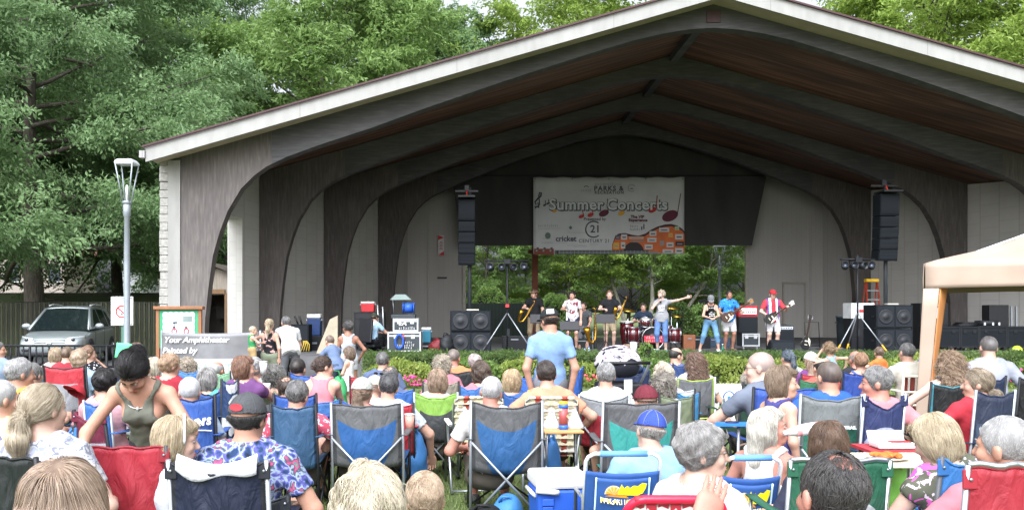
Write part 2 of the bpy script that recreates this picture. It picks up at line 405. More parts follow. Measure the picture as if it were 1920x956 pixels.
def add_strands(parent, style, m, n, rad):
    key = (style, n, rad)
    if key not in _scv:
        pts = strand_data(style, n, rad); hc = bpy.data.hair_curves.new('strands'); hc.add_curves([5]*n)
        hc.position_data.foreach_set('vector', pts.ravel())
        at_ = hc.attributes.new('radius', 'FLOAT', 'POINT'); at_.data.foreach_set('value', np.tile(np.array([rad, rad, rad*.8, rad*.6, rad*.2], np.float32), n))
        _scv[key] = hc
    o = link(bpy.data.objects.new('hair_strands', _scv[key]))
    if len(_scv[key].materials) == 0: _scv[key].materials.append(m)
    o.material_slots[0].link = 'OBJECT'; o.material_slots[0].material = m
    o.parent = parent; return o
_hm = {}
def hair_mat(col, col2=None, var=.5):
    k = (col, col2, var)
    if k in _hm: return _hm[k]
    ds = lambda c: tuple(.6*x+.4*(c[0]*.3+c[1]*.5+c[2]*.2) for x in c); c1 = ds(lin(col)); c2 = ds(lin(col2)) if col2 else tuple(x*.35 for x in c1); c1 = tuple(x*.6 for x in c1); c2 = tuple(x*.75 for x in c2); c3 = tuple(min(1, x*1.25) for x in c1)
    def fn(b):
        n = b.noise(26, 3, b.mapped((1, 1, .22))); h = X(b.nt, b.nt.nodes.new('ShaderNodeHairInfo').outputs['Random'])
        return b.ramp(n*.6+h*.4, [(.22, c2), (.5, c1), (.8, c3)])
    m = mat(fn=fn, rough=.45, spec=.35); _hm[k] = m; return m
SKIN = [mat(fade(c, .74, .95), .5, .1, 14, .12, 90, spec=.35, key='skin'+c) for c in ('cfa08a', 'c4937b', 'bd8a70', 'a87660', 'd2ab98', 'c08472')]
EYEW = mat('8f8a85', .25, 0, key='eyew'); EYED = mat('2a1c14', .2, 0, key='eyed'); LIP = mat('a8584f', .45, .08, key='lip'); BROW = mat('5b4634', .8, .1, key='brow'); SPEC = mat('22201f', .3, 0, key='spec')
_fc = {}
def face_parts():
    if not _fc:
        e = MB(); Mx = Matrix.Translation((0, 0, 0))
        e.lathe([(.0001, .0125), (.0045, .0117), (.0048, .0116)], 1, 12); e.lathe([(.0048, .0115), (.009, .0086), (.0123, .002), (.012, -.004), (.006, -.011)], 0, 12)
        _fc['eye'] = e.mesh('eye')
        l = MB(); l.tube([(-.024, .082, -.072), (-.012, .0955, -.067), (0, .0985, -.068), (.012, .0955, -.067), (.024, .082, -.072)], [.001, .004, .0045, .004, .001], 0, 6, flat=.8)
        l.tube([(-.022, .083, -.074), (-.01, .096, -.077), (0, .098, -.078), (.01, .096, -.077), (.022, .083, -.074)], [.001, .0045, .005, .0045, .001], 0, 6, flat=.8); _fc['lips'] = l.mesh('lips')
        br = MB(); br.tube([(.014, .095, .020), (.03, .092, .026), (.047, .075, .022)], [.004, .0045, .001], 0, 6, flat=.7); _fc['brow'] = br.mesh('eyebrow')
        gl = MB()
        for sx in (-1, 1):
            gl.tube([(sx*.031+.021*math.cos(a), .106-.012*abs(math.cos(a)+sx)*.3, .0+.016*math.sin(a)) for a in np.linspace(0, 2*PI, 15)[:-1]], .0016, 0, 5, closed=True)
            gl.tube([(sx*.052, .098, .004), (sx*.076, .06, .006), (sx*.083, -.01, .004)], .0015, 0, 5)
        gl.tube([(-.01, .108, .004), (.01, .108, .004)], .0015, 0, 5); _fc['glasses'] = gl.mesh('glasses')
        sg = MB(); 
        for sx in (-1, 1): sg.add([(sx*.031+.023*math.cos(a), .106, .016*math.sin(a)) for a in np.linspace(0, 2*PI, 15)[:-1]]+[(sx*.031+.023*math.cos(a), .109, .016*math.sin(a)) for a in np.linspace(0, 2*PI, 15)[:-1]], [list(range(14)), list(range(14, 28))[::-1]]+[(i, 14+i, 14+(i+1) % 14, (i+1) % 14) for i in range(14)], 0); sg.tube([(sx*.052, .1, .004), (sx*.076, .06, .006), (sx*.083, -.01, .004)], .002, 0, 5)
        sg.tube([(-.01, .108, .004), (.01, .108, .004)], .002, 0, 5); _fc['shades'] = sg.mesh('sunglasses')
        # ball cap: crown shell + brim (+ button)
        def cutc(Q, D):
            inn = el((0, -.012, .028), (.087, .107, .1))['f'](Q); D = np.maximum(D, -inn); return np.maximum(D, (.03-.1*(Q[..., 1]))*.99-Q[..., 2])
        V, F = fin([el((0, -.012, .03), (.0925, .1125, .106), None, 0), el((0, -.012, .136), (.008, .008, .006), None, .004)], .005, cutc)
        _fc['cap_crown'] = np_mesh('crown', V, F)
        def cutb(Q, D): return np.maximum(D, np.abs(Q[..., 2]-(.034-1.6*Q[..., 0]**2-.25*np.maximum(Q[..., 1]-.1, 0)))-.004)
        V, F = fin([el((0, .1, .03), (.074, .085, .05), None, 0)], .004, lambda Q, D: np.maximum(cutb(Q, D), -el((0, -.012, .028), (.087, .107, .1))['f'](Q)))
        _fc['cap_brim'] = np_mesh('brim', V, F)
        st = MB()
        for k in range(6):
            a = PI/6+k*PI/3
            st.tube([(.0938*math.cos(a)*math.cos(t), -.012+.1138*math.sin(a)*math.cos(t), .03+.1072*math.sin(t)) for t in np.linspace(.12, 1.45, 9)], .0009, 0, 4)
        _fc['cap_stitch'] = st.mesh('stitching')
        V, F = fin([el((0, -.012, .06), (.09, .11, .085), None, 0), el((0, -.012, .04), (.165, .18, .03), None, .02)], .006, lambda Q, D: np.maximum(np.maximum(np.maximum(D, -el((0, -.012, .02), (.083, .103, .1))['f'](Q)), np.abs(Q[..., 2]-.03-2.0*Q[..., 0]**2)-.008*(1+60*np.maximum(Q[..., 2]-.045, 0))), .02-Q[..., 2]))
        _fc['hat'] = np_mesh('hat', V, F)
        # shoe
        V, F = fin([rc((0, -.05, .045), (0, .12, .035), .042, .038, .02), el((0, .14, .028), (.045, .06, .03), None, .02), rc((0, -.045, .05), (0, -.04, .09), .04, .04, .02)], .008, lambda Q, D: np.maximum(np.maximum(D, -Q[..., 2]), Q[..., 2]-.1))
        _fc['shoe'] = np_mesh('shoe', V, F)
    return _fc
def bone(a, d, L): return a+np.asarray(d)*L
def ik(a, c, l1, l2, pole):   # middle joint of a two-bone limb
    v = c-a; L = np.linalg.norm(v); L2 = min(L, (l1+l2)*.999); v = v/L; c2 = a+v*L2
    x = (l1*l1-l2*l2+L2*L2)/(2*L2); h = math.sqrt(max(l1*l1-x*x, 0)); p = np.asarray(pole, float); p = p-v*(p @ v); p /= np.linalg.norm(p)
    return a+v*x+p*h, c2
ARMS = {  # wrist offset from the shoulder (out, forward, up), pole
    'rest': ((.07, .26, -.27), (.5, -.6, -.5)), 'lap': ((-.08, .27, -.33), (.7, -.6, -.3)), 'side': ((.06, .03, -.52), (.5, -.8, 0)), 'mouth': ((-.1, .2, .02), (.8, -.1, -.8)),
    'fwd': ((.0, .42, -.2), (.6, 0, -.6)), 'cross': ((-.18, .2, -.26), (.8, -.3, -.3)), 'knee': ((-.02, .4, -.36), (.7, -.4, -.2)), 'down': ((.02, .22, -.46), (.6, -.6, 0)), 'hip': ((.02, .02, -.4), (1, -.3, 0)),
    'up': ((.14, .12, .42), (.8, .3, -.2)), 'out': ((.45, .1, .2), (.3, -.2, -1)), 'phone': ((-.09, .22, .08), (.8, -.1, -.8)), 'head': ((-.1, .06, .17), (.8, .3, .2))}
BODY = {}
def person(label, px, py, d, hair=('short', '6b5138'), shirt=('tee', '777777'), pants=('shorts', '5a5348'), pose='sit', s=1.0, yaw=0, lean=-8, roll=0, hy=0, hp=0, hr=0, skin=0,
           aL='rest', aR='rest', sex='m', g=1.0, gz=0, face=None, cap=None, glasses=None, hsz=None, hand=('relax', 'relax'), shoes='3a3836', vox=None, strands=None, legs=None, feet=None, group='people in the audience', name='person', zt=None, curl=None, extra=None):
    fem = sex == 'f'; kid = sex == 'k'
    T = at(px, py, d)
    if pose == 'sit' and hy == 0 and roll == 0: g_ = random.Random(label); hy, roll, hr, lean = g_.uniform(-18, 18), g_.uniform(-5, 5), hr+g_.uniform(-6, 6), lean+g_.uniform(-5, 7)
    if s is None: s = (T.z-gz-(.0 if not kid else .03))/1.715
    hsz = hsz or (1.0*(.97 if fem else 1.02) if not kid else .9)
    MT = rotm(lean, roll); u = MT @ v3(0, 0, 1); rt = MT @ v3(1, 0, 0); fw = MT @ v3(0, 1, 0)
    MH = MT @ rotm(-lean*.75, -roll*.7) @ np.array(Euler((0, 0, R(hy))).to_matrix()) @ np.array(Euler((-R(hp), R(hr), 0)).to_matrix())
    sh = (.178 if not fem else .158)*s*(.5+.5*g) if not kid else .15*s
    def upper(hip):
        nk = hip+u*.5*s; hc = nk+(u*.55+v3(0, 0, .45))*.136*hsz*(1 if not kid else .97)+fw*.015+MH @ v3(0, .02, 0)*hsz
        return nk, hc
    nk, hc = upper(v3(0, 0, 0)); top = hc+MH @ v3(0, -.012, .122)*hsz
    if pose == 'sit':
        zh = T.z-top[2]; hip = v3(0, 0, zh)
        origin = Vector((T.x, T.y, 0))
    else:
        hip = v3(0, 0, .93*s); origin = Vector((T.x, T.y, gz))
    nk, hc = upper(hip); top = hc+MH @ v3(0, -.012, .12)*hsz
    Rz = np.array(Euler((0, 0, R(yaw))).to_matrix()); off = Rz @ v3(hc[0], hc[1], 0)
    origin = Vector((T.x-off[0], T.y-off[1], origin.z))
    shl = {}
    J = dict(hip=hip, nk=nk, hc=hc)
    for sx, nm in ((-1, 'L'), (1, 'R')):
        S_ = nk-u*.072*s+rt*sx*sh; shl[nm] = S_
        a = aL if nm == 'L' else aR
        if isinstance(a, str): a = ARMS[a]
        w_, pole = a
        wv = S_+(rt*sx*w_[0]+v3(0, 1, 0)*w_[1]+v3(0, 0, 1)*w_[2])*s
        E, W = ik(S_, wv, .29*s, .255*s, (pole[0]*sx, pole[1], pole[2]))
        J['sh'+nm], J['el'+nm], J['wr'+nm] = S_, E, W
        Hp = hip+v3(sx*.09*s, 0, -.02)
        if pose == 'sit':
            an = v3(sx*.13*s, .47*s, max(.07, 0)) if legs is None else v3(sx*legs[0], legs[1], .07)
            if hip[2] < .28 and legs is None: an = v3(sx*.13*s, .62*s, .07)
            K, an = ik(Hp, an, .43*s, .41*s, (sx*.1, .3, 1))
        else:
            fx, fy = (sx*.11*s, 0) if feet is None else feet[0 if sx < 0 else 1]
            K, an = ik(Hp, v3(fx, fy, .085*s), .44*s, .425*s, (sx*.1, 1, 0))
        J['hp'+nm], J['kn'+nm], J['an'+nm] = Hp, K, an
    def torso(i=0, shs=1):
        w0 = (.16, .115) if not fem else (.168, .118)
        w1 = (.142, .108) if not fem else (.126, .1)
        w2 = (.165, .112) if not fem else (.148, .103)
        if kid: w0, w1, w2 = (.135, .1), (.128, .098), (.132, .095)
        gg = g; L = [el(hip+u*.02*s, v3(w0[0]*gg*s+i, w0[1]*gg*s+i, .13*s+i), MT, .04), el(hip+u*.17*s+fw*.02*(gg-1)*5*s*.5, v3(w1[0]*gg*s+i, w1[1]*(gg**1.5)*s+i, .15*s+i), MT, .05),
             el(hip+u*.345*s-fw*.008, v3(w2[0]*(.4+.6*gg)*s+i, w2[1]*(.5+.5*gg)*s+i, .155*s+i), MT, .05)]
        for nm in 'LR':
            L.append(rc(nk-u*.04*s-fw*.01, J['sh'+nm]+u*.0, .05*s+i, .046*s+i, .05)); L.append(rc(nk+u*.0*s-fw*.012, nk*.45+J['sh'+nm]*.55+u*.018*s, .042*s+i, .046*s+i, .04))
            if fem: L.append(el(hip+u*.33*s+fw*.085*s+rt*(.068 if nm == 'R' else -.068)*s, v3(.06, .055, .06)*s+i, MT, .04))
        return L
    farm = lambda nm, i=0, f=1.0: rc(J['el'+nm], J['el'+nm]+(J['wr'+nm]-J['el'+nm])*f, (.041 if not fem else .036)*s*(.6+.4*g)+i, (.028 if not fem else .024)*s+i, .025)
    def uarm(nm, i=0, f=1.0, flat=0):
        a, b = J['sh'+nm], J['el'+nm]; ra, rb = (.049 if not fem else .042)*s*(.5+.5*g)+i, (.043 if not fem else .037)*s*(.5+.5*g)+i
        return rc(a, a+(b-a)*f, ra, ra+(rb-ra)*f, .03, None, flat)
    thigh = lambda nm, i=0, f=1.0, flat=0: rc(J['hp'+nm], J['hp'+nm]+(J['kn'+nm]-J['hp'+nm])*f, .083*s*(.4+.6*g)+i, (.083+(.056-.083)*f)*s+i, .04, None, flat)
    shin = lambda nm, i=0, f=1.0, flat=0: rc(J['kn'+nm], J['kn'+nm]+(J['an'+nm]-J['kn'+nm])*f, .054*s+i, (.054+(.037-.054)*f)*s+i, .03, None, flat)
    Pm = torso()+[rc(nk-u*.03, hc-MH @ v3(0, .03, .06)*hsz, .056*s*(.9 if fem else 1.05), .054*hsz*(.88 if fem else 1.04), .03)]
    for nm in 'LR':
        sx = -1 if nm == 'L' else 1
        Pm += [uarm(nm), farm(nm), thigh(nm), shin(nm), el((J['kn'+nm]*.62+J['an'+nm]*.38)-v3(0, .015, 0)*s, v3(.045, .045, .09)*s, None, .04)]
        t = J['an'+nm]; fd = v3(sx*.25, 1, 0); fd /= np.linalg.norm(fd)
        Pm += [rc(t-v3(0, 0, .03*s)-fd*.03*s, t-v3(0, 0, .045*s)+fd*.15*s, .034*s, .024*s, .03)]
        # hand: palm, four unequal bent fingers, thumb off the side of the palm
        W = J['wr'+nm]; fdir = W-J['el'+nm]; fdir /= np.linalg.norm(fdir); hk = hand[0 if nm == 'L' else 1]
        pn = v3(0, 0, -1) if hk != 'side' else v3(-sx, 0, 0)
        if hk in ('up', 'open'): pn = v3(0, 1, 0)
        if isinstance(hk, tuple): hk, pn = hk[0], v3(*hk[1])
        pn = pn-fdir*(pn @ fdir)
        if np.linalg.norm(pn) < .2: pn = v3(0, 1, 0)-fdir*fdir[1]
        pn /= np.linalg.norm(pn); sd = np.cross(fdir, pn); sd *= (1 if sd @ v3(-sx, .3, .2) > 0 else -1)   # thumb side (inner)
        hs_ = s*(.95 if fem else 1.05)*(1 if not kid else .85); Fm = np.stack([sd*.55, fdir, pn*1.2])
        Pm.append(rc(W+fdir*.02*hs_, W+fdir*.07*hs_, .024*hs_, .026*hs_, .02, Fm))
        cv = {'relax': .45, 'side': .45, 'grip': 1.15, 'open': .05, 'up': .1, 'flat': .1}[hk]; spread = .22 if hk in ('open', 'up') else .05
        for i_, (off_, ln) in enumerate(((.031, .07), (.011, .079), (-.01, .073), (-.03, .057))):
            b0 = W+fdir*.085*hs_+sd*off_*hs_; dr = fdir+sd*off_*spread*30; dr /= np.linalg.norm(dr)
            d1 = dr*math.cos(cv*.7)+pn*math.sin(cv*.7); d2 = dr*math.cos(cv*1.7)+pn*math.sin(cv*1.7)
            m1 = b0+d1*ln*.55*hs_; Pm += [rc(b0-fdir*.01*hs_, m1, .0098*hs_, .0088*hs_, .004), rc(m1, m1+d2*ln*.5*hs_, .0088*hs_, .007*hs_, .004)]
        tb = W+fdir*.03*hs_+sd*.026*hs_; td = fdir*.65+sd*(.75 if hk != 'grip' else .35)+pn*(.25 if hk != 'grip' else .8); td /= np.linalg.norm(td); tm = tb+td*.038*hs_
        Pm += [rc(tb, tm, .013*hs_, .0105*hs_, .01), rc(tm, tm+(td*.7+fdir*.5)*.028*hs_, .0105*hs_, .008*hs_, .004)]
    Pm += head_prims(MH, hc, hsz, sex, 2 if g > 1.12 else 1)
    vx = vox or (.0085 if d < 5.3 else .0105 if d < 9 else .0135 if d < 15 else .0125)
    V, F = fin(Pm, vx)
    sk = SKIN[skin]
    root = mkobj(name, np_mesh('body', V, F), sk); root.location = origin; root.rotation_euler = (0, 0, R(yaw)); tag(root, label, 'person', group)
    # clothes
    kind, scol = shirt[0], shirt[1]; sm = scol if not isinstance(scol, str) else cloth(scol); cx_ = max(vx*1.15, .0105); ph = rnd.random()*6
    def shirt_cut(neck, hem, straps=0, vneck=0):
        nb = nk+u*.035*s; hemz = hip-u*hem*s
        def f(P, D):
            fold = .0035*nz(P, 26, ph, (1, 1, .8))+.0022*nz(P, 55, ph+2, (1, .7, 1.1)); q = P-hip; tt = (q @ u)/s
            D = D+fold*np.clip(1.3-np.abs(tt-.2)*1.6, .4, 1.4)
            D = np.maximum(D, neck*s-np.linalg.norm((P-nb) @ np.stack([rt, fw, u*.8]).T, axis=-1))
            if vneck: D = np.maximum(D, .05*s-np.sqrt(((P-nb-fw*.09*s+u*vneck*.5*s) @ rt)**2+(((P-nb+u*vneck*.5*s) @ u)*.55)**2)-np.where((P-nb) @ fw > 0, 0, 1))
            if straps:
                for nm in 'LR':
                    c = J['sh'+nm]-u*.02*s+rt*(.012 if nm == 'R' else -.012)*s
                    D = np.maximum(D, straps*s-np.sqrt(((P-c) @ rt)**2+((P-c) @ u*.8)**2))
            if hem is not None: D = np.maximum(D, -((P-hemz) @ u)+.004*np.sin(P[..., 0]*40+P[..., 1]*33+ph))
            return D
        return f
    inf = .013+.004*(g-1)
    if kind in ('tee', 'polo', 'long', 'loose', 'cut', 'jersey', 'sleeveless'):
        fs = {'tee': .58, 'polo': .6, 'long': 1, 'loose': .66, 'cut': .35, 'sleeveless': .08, 'jersey': .7}[kind]
        L = torso(inf)+[uarm(nm, inf+.003, fs, .012 if kind != 'long' else 0) for nm in 'LR']
        if pose != 'sit': L.append(rc(hip+u*.08*s, hip-u*.16*s, .118*g*s+inf, .124*g*s+inf, .04, np.diag([.72, 1., 1.]) @ MT.T))
        if kind == 'long': L += [farm(nm, inf, .95) for nm in 'LR']
        V, F = fin(L, cx_, shirt_cut(.07 if not fem else .08, .12 if kind != 'polo' else .1))
    elif kind in ('tank', 'cami', 'dress'):
        V, F = fin(torso(.011)+([rc(hip, hip-u*.3*s, .19*s, .24*s, .05, np.diag([1, 1.3, 1.]))] if kind == 'dress' else []), cx_, shirt_cut(.1 if kind != 'cami' else .112, .1 if kind != 'dress' else .34, .088 if kind != 'cami' else .086, .1 if kind == 'cami' else 0))
    sho = mkobj('dress' if kind == 'dress' else 'shirt', np_mesh('shirt', V, F), sm, root)
    if kind == 'polo' or (len(shirt) > 2 and shirt[2] == 'collar'):
        c = MB(); nb = nk+u*.02*s
        ring = [nb+(rt*math.cos(a)*.07+fw*math.sin(a)*.066)*s*(.95 if fem else 1.05)+u*(.018-.03*max(0, math.sin(a)))*s for a in np.linspace(R(105), R(435), 17)]
        c.add([tuple(p) for p in ring]+[tuple(p+(p-nb-u*((p-nb) @ u))*.22-u*.032*s) for p in ring], [(i, i+1, 18+i, 17+i) for i in range(16)], 0, True); c.build('collar', sm, sho, solid=.004)
    if pants:
        pk, pc = pants; pm = pc if not isinstance(pc, str) else mat(fade(pc), .85, .15, 8, .3, 40, spec=.2)
        i = .014; L = [el(hip+u*.0*s, v3(.165*g*s+i, .12*g*s+i, .125*s+i), MT, .04)]
        for nm in 'LR':
            if pk == 'shorts': L.append(thigh(nm, i+.008, .86, .012))
            elif pk == 'short': L.append(thigh(nm, i+.006, .45, .012))
            else:
                L.append(thigh(nm, i, 1)); L.append(shin(nm, i+(.006 if pk == 'jeans' else .002), .95 if pk == 'jeans' else .5, .01))
        if pk == 'skirt': L += [rc(hip-u*.02, hip-u*.32*s, .17*s, .22*s, .05, np.diag([1, 1.3, 1.]))]
        V, F = fin(L, max(cx_, .0115), lambda P, D: np.maximum(D+.003*nz(P, 30, ph, (1, 1, .6)), (P-hip) @ u-.09*s))
        mkobj({'shorts': 'shorts', 'short': 'shorts', 'skirt': 'skirt'}.get(pk, 'trousers'), np_mesh('trousers', V, F), pm, root)
    fc = face_parts()
    if shoes:
        for nm in 'LR':
            sx = -1 if nm == 'L' else 1; t = J['an'+nm]
            M = Matrix.Translation((t[0], t[1], t[2]-.082*s)) @ Matrix.Rotation(-sx*R(14), 4, 'Z') @ Matrix.Scale(s, 4); mkobj('shoe', fc['shoe'], mat(shoes, .5, .1), root, M)
    HM = Matrix.Translation(hc) @ Matrix(MH.tolist()).to_4x4() @ Matrix.Scale(hsz, 4)
    if hair:
        st, hcol = hair[0], hair[1]; st = st+'_c' if cap and cap[0] != 'hat' and st != 'cap' else st; hm = hair_mat(*((hcol,) if isinstance(hcol, str) else hcol))
        me = hair_mesh(st)[0]; ho = mkobj('hair', me, hm, root, HM)
        n = strands if strands is not None else (5200 if d < 3.2 else 4200 if d < 5.4 else 1800 if d < 8 else 700 if d < 11 else 260)
        if n: add_strands(ho, st, hm, n, .0011 if d < 5.4 else .0016 if d < 8 else .0024)
    back = face is None
    if face or d < 6:
        for sx in (-1, 1):
            mkobj('eye', fc['eye'], [EYEW, EYED], root, HM @ Matrix.Translation((sx*.031, .0803, .001)) @ Matrix.Diagonal((.92, 1, .66, 1)) @ Matrix.Rotation(-PI/2, 4, 'X'))
            mkobj('eyebrow', fc['brow'], BROW if not hair else hair_mat(*((hair[1],) if isinstance(hair[1], str) else hair[1])), root, HM @ Matrix.Scale(sx, 4, (1, 0, 0)))
        mkobj('lips', fc['lips'], LIP, root, HM)
    if glasses: mkobj('glasses' if glasses == 'g' else 'sunglasses', fc['glasses' if glasses == 'g' else 'shades'], SPEC, root, HM @ (Matrix.Translation((0, -.03, .1)) @ Matrix.Rotation(R(25), 4, 'X') if glasses == 'top' else Matrix()))
    if cap:
        ct, cc = cap[0], cap[1]; cm = cc if not isinstance(cc, str) else cloth(cc, .08); M = HM @ (Matrix.Rotation(PI, 4, 'Z') if ct == 'back' else Matrix())
        if ct == 'hat': mkobj('hat', fc['hat'], cm, root, HM @ Matrix.Scale(1.04, 4))
        else:
            co = mkobj('cap', fc['cap_crown'], cm, root, M); mkobj('brim', fc['cap_brim'], cloth(cap[2]) if len(cap) > 2 and cap[2] else cm, co)
            if d < 7.5: mkobj('stitching', fc['cap_stitch'], cloth(cap[3] if len(cap) > 3 else '888888'), co)
    J['HM'] = HM; J['hsz'] = hsz; BODY[root.name] = J
    if extra: extra(root, J)
    return root
def wpt(root, p): return root.matrix_basis @ Vector(p)
# ---------------------------------------------------------------- camp chairs
_pm = {}
def panel_mat(style, c1, c2=None, c3=None):
    k = (style, c1, c2, c3)
    if k in _pm: return _pm[k]
    def fn(b):
        u, v, _ = b.xyz('UV'); x = (u*2-1.0).abs(); n = b.noise(7, 4); w = b.noise(40, 2)
        A, Bc, C = (fade(c) if c else None for c in (c1, c2 or c1, c3 or c1))
        if style == 'plain': col = b.mix(0., A, A)
        elif style == 'bowl': col = b.mix((v < (x*x*.2+.62))*(x < (v*(1.2-v*.8)+.38)), A, Bc)
        elif style == 'topmesh': col = b.mix((v < (.66-(x*x*.05))), A, Bc)
        elif style == 'archmesh': col = b.mix((v < (.72-(x*x*.3))), A, Bc)
        elif style == 'window': col = b.mix((v < .7)*(v > .1)*(x < .62), A, Bc)
        elif style == 'apron': col = b.mix((v < (x*x*.16+.58))*(x < .74), A, Bc)
        elif style == 'sides': col = b.mix(x > .7, A, Bc)
        elif style == 'print': col = b.mix(b.vor(5, out='Distance') < .42, A, Bc)
        if style in ('topmesh', 'archmesh', 'window') : col = b.mix((b.vor(150, None, 'Distance', 0) < .3)*(v < .66)*.5, col, tuple(q*.5 for q in Bc))
        if c3: col = b.mix((x > .87), col, C)
        return b.mix(.32, col, b.ramp(n, [(.25, (.35, .35, .35)), (.75, (1.15, 1.15, 1.15))]), 'MULTIPLY')
    m = mat(fn=fn, rough=.6, spec=.35)
    nt = m.node_tree; bn = nt.nodes.new('ShaderNodeBump'); bn.inputs['Strength'].default_value = .9; bn.inputs['Distance'].default_value = .02
    bb = B(nt); nt.links.new(bb.noise(9, 4, bb.mapped((1.6, 1, .7), rot=(0, .5, 0)), 1.2).k, bn.inputs['Height']); nt.links.new(bn.outputs[0], nt.nodes['Principled BSDF'].inputs['Normal'])
    _pm[k] = m; return m
def sheet(fn, nu, nv, th, name, m, parent):   # closed double-skinned cloth panel with a uv map
    P = np.array([[fn(i/nu, j/nv) for i in range(nu+1)] for j in range(nv+1)]); du = np.gradient(P, axis=1); dv = np.gradient(P, axis=0)
    N = np.cross(du, dv); N /= np.maximum(np.linalg.norm(N, axis=-1, keepdims=True), 1e-9)
    A = (P+N*th/2).reshape(-1, 3); Bq = (P-N*th/2).reshape(-1, 3); W = nu+1; n = len(A); F = []
    for j in range(nv):
        for i in range(nu):
            a = j*W+i; F += [(a, a+1, a+W+1, a+W), (n+a, n+a+W, n+a+W+1, n+a+1)]
    ring = [i for i in range(nu)]+[j*W+nu for j in range(nv)]+[nv*W+nu-i for i in range(nu)]+[(nv-j)*W for j in range(nv)]
    for a, b in zip(ring, ring[1:]+ring[:1]): F.append((a, n+a, n+b, b))
    me = np_mesh(name, np.concatenate([A, Bq]), F); uvl = me.uv_layers.new(name='UVMap')
    uv = np.array([[i/nu, j/nv] for j in range(nv+1) for i in range(nu+1)]*2); li = np.zeros(len(me.loops), np.int32); me.loops.foreach_get('vertex_index', li)
    uvl.data.foreach_set('uv', uv[li].ravel().astype(np.float32)); return mkobj(name, me, m, parent)
CH = {}
def camp_chair(label, px, py, d, w=.54, style=('plain', '2a5aa0'), frame=None, rz=0, sag=.04, h=None, seat=None, arms=None, post=None, lean=.09, group='folding camp chairs on the lawn', marks=None, occupied=True, name='camp_chair', cx=None, solidtop=False, cross=True):
    """px,py = middle of the top edge of the backrest in the photograph, d = its distance"""
    T = at(px, py, d); h = h or max(.55, T.z+sag*.0); seat = seat or min(.42, h-.42); frame = frame or BLKM
    c, s_ = math.cos(rz), math.sin(rz); oy = -.27-lean*.6; o = Vector((T.x-(-s_*oy), d-(c*oy), 0))
    t = thing(name, label, 'camp chair', o, rz, group); nu = 20 if d < 6 else 12; g = random.Random(int(px*7+py)); ph = g.random()*6
    fm = panel_mat(*style); ac = arms or style[1]
    def back(u, v):
        x = (u-.5)*w*(1-.0*v); b = math.sin(PI*u)
        return (x, -.235-lean*v-b*(.07-.03*v)*(.5+.5*math.sin(PI*min(1, v*1.1)))+.007*math.sin(u*19+v*11+ph)*b+.004*math.sin(u*41-v*27+ph*2)*b*v, seat-.03+(h-seat+.03)*v-sag*b*v**3-.03*(1-v)*b+.004*math.sin(u*17+ph)*v)
    bo = sheet(back, nu, nu, .006, 'backrest', fm, t)
    tr = MB()   # hem along the top edge and corner pockets
    tr.tube([Vector(back(u, 1))+Vector((0, -.001, .001)) for u in np.linspace(0, 1, nu+1)], .0065, 0, 6); tr.build('hem', nylon(style[3] if len(style) > 3 and style[3] else style[1]), bo)
    sheet(lambda u, v: ((u-.5)*w*(1+.06*v), -.225+.47*v, seat-.01+.03*v*v-.05*math.sin(PI*u)*(1-.4*v)), 8, 8, .006, 'seat', nylon(style[2] if len(style) > 2 and style[2] and style[0] not in ('topmesh', 'archmesh', 'window') else style[1]), t)
    r = .0105; fl = .01
    for sx in (-1, 1):
        x = sx*w/2
        MB().tube([(x*1.02, -.2, .02), (x*1.01, -.235, seat), (x, -.238-lean, h+.012)], r*1.15, 0, 8).build('back_post', post or frame, t)
        MB().tube([(x*1.06, .255, .02), (x*1.06, .255, seat+.19)], r, 0, 8).build('front_post', frame, t)
        sheet(lambda u, v: (x*1.05+(u-.5)*.055, -.25-lean*.45+(.53+lean*.4)*v, seat+.205-.012*math.sin(PI*v)+.012*(1-v)), 2, 6, .008, 'armrest', nylon(ac), t)
        if cross:
            MB().tube([(x*1.02, -.2+.01, .03), (x*1.06, .255, seat-.02)], r*.85, 0, 6).build('leg', frame, t)
            MB().tube([(x*1.02+.012*sx, -.225, seat-.02), (x*1.06+.012*sx, .25, .03)], r*.85, 0, 6).build('leg', frame, t)
            MB().tube([(x, -.215-.012*sx, .03), (-x, -.235-.012*sx, seat+.1)] if not post else [(x, -.31-.012*sx, .03), (-x*.98, -.325-.012*sx, seat+.2)], r*.95, 0, 6).build('leg', post or frame, t)
            MB().tube([(x, .26+.012*sx, .03), (-x, .26+.012*sx, seat)], r*.85, 0, 6).build('leg', frame, t)
        f = MB(); f.cyl((x*1.02, -.2, .02), .018, .04); f.cyl((x*1.06, .255, .02), .018, .04); f.build('foot_cap', BLK, t)
    if d < 6.5:
        for sx in (-1, 1):
            cm_ = nylon(style[3] if len(style) > 3 and style[3] else style[1]); f = MB(); f.box((sx*w*.475, -.242-lean*.93, seat+(h-seat)*.93), (.055, .012, .075)); f.build('corner_pocket', cm_, t, bevel=.004); f = MB(); f.box((sx*w*.495, -.24, seat+.12), (.034, .034, .035)); f.build('post_sleeve', cm_, t, bevel=.004)
            f = MB(); f.cyl((sx*w*.475, -.251-lean*.93, seat+(h-seat)*.93), .006, .006, 0, 'y'); f.build('rivet', STEEL, t)
    if solidtop: MB().tube([Vector(back(u, 1))+Vector((0, 0, .012)) for u in np.linspace(0, 1, nu+1)], .012, 0, 8).build('top_rail', solidtop, t)
    if d < 5: MB().tube([Vector(back(u, .45))+Vector((0, -.004, -.02*math.sin(PI*u))) for u in np.linspace(.02, .98, 15)], .0045, 0, 6).build('seam', nylon('26181c'), bo)
    if marks: marks(t, bo, back, h, seat)
    return t
def on_back(back, u, v, off=.012): p = Vector(back(u, v)); return p+Vector((0, -off, 0))
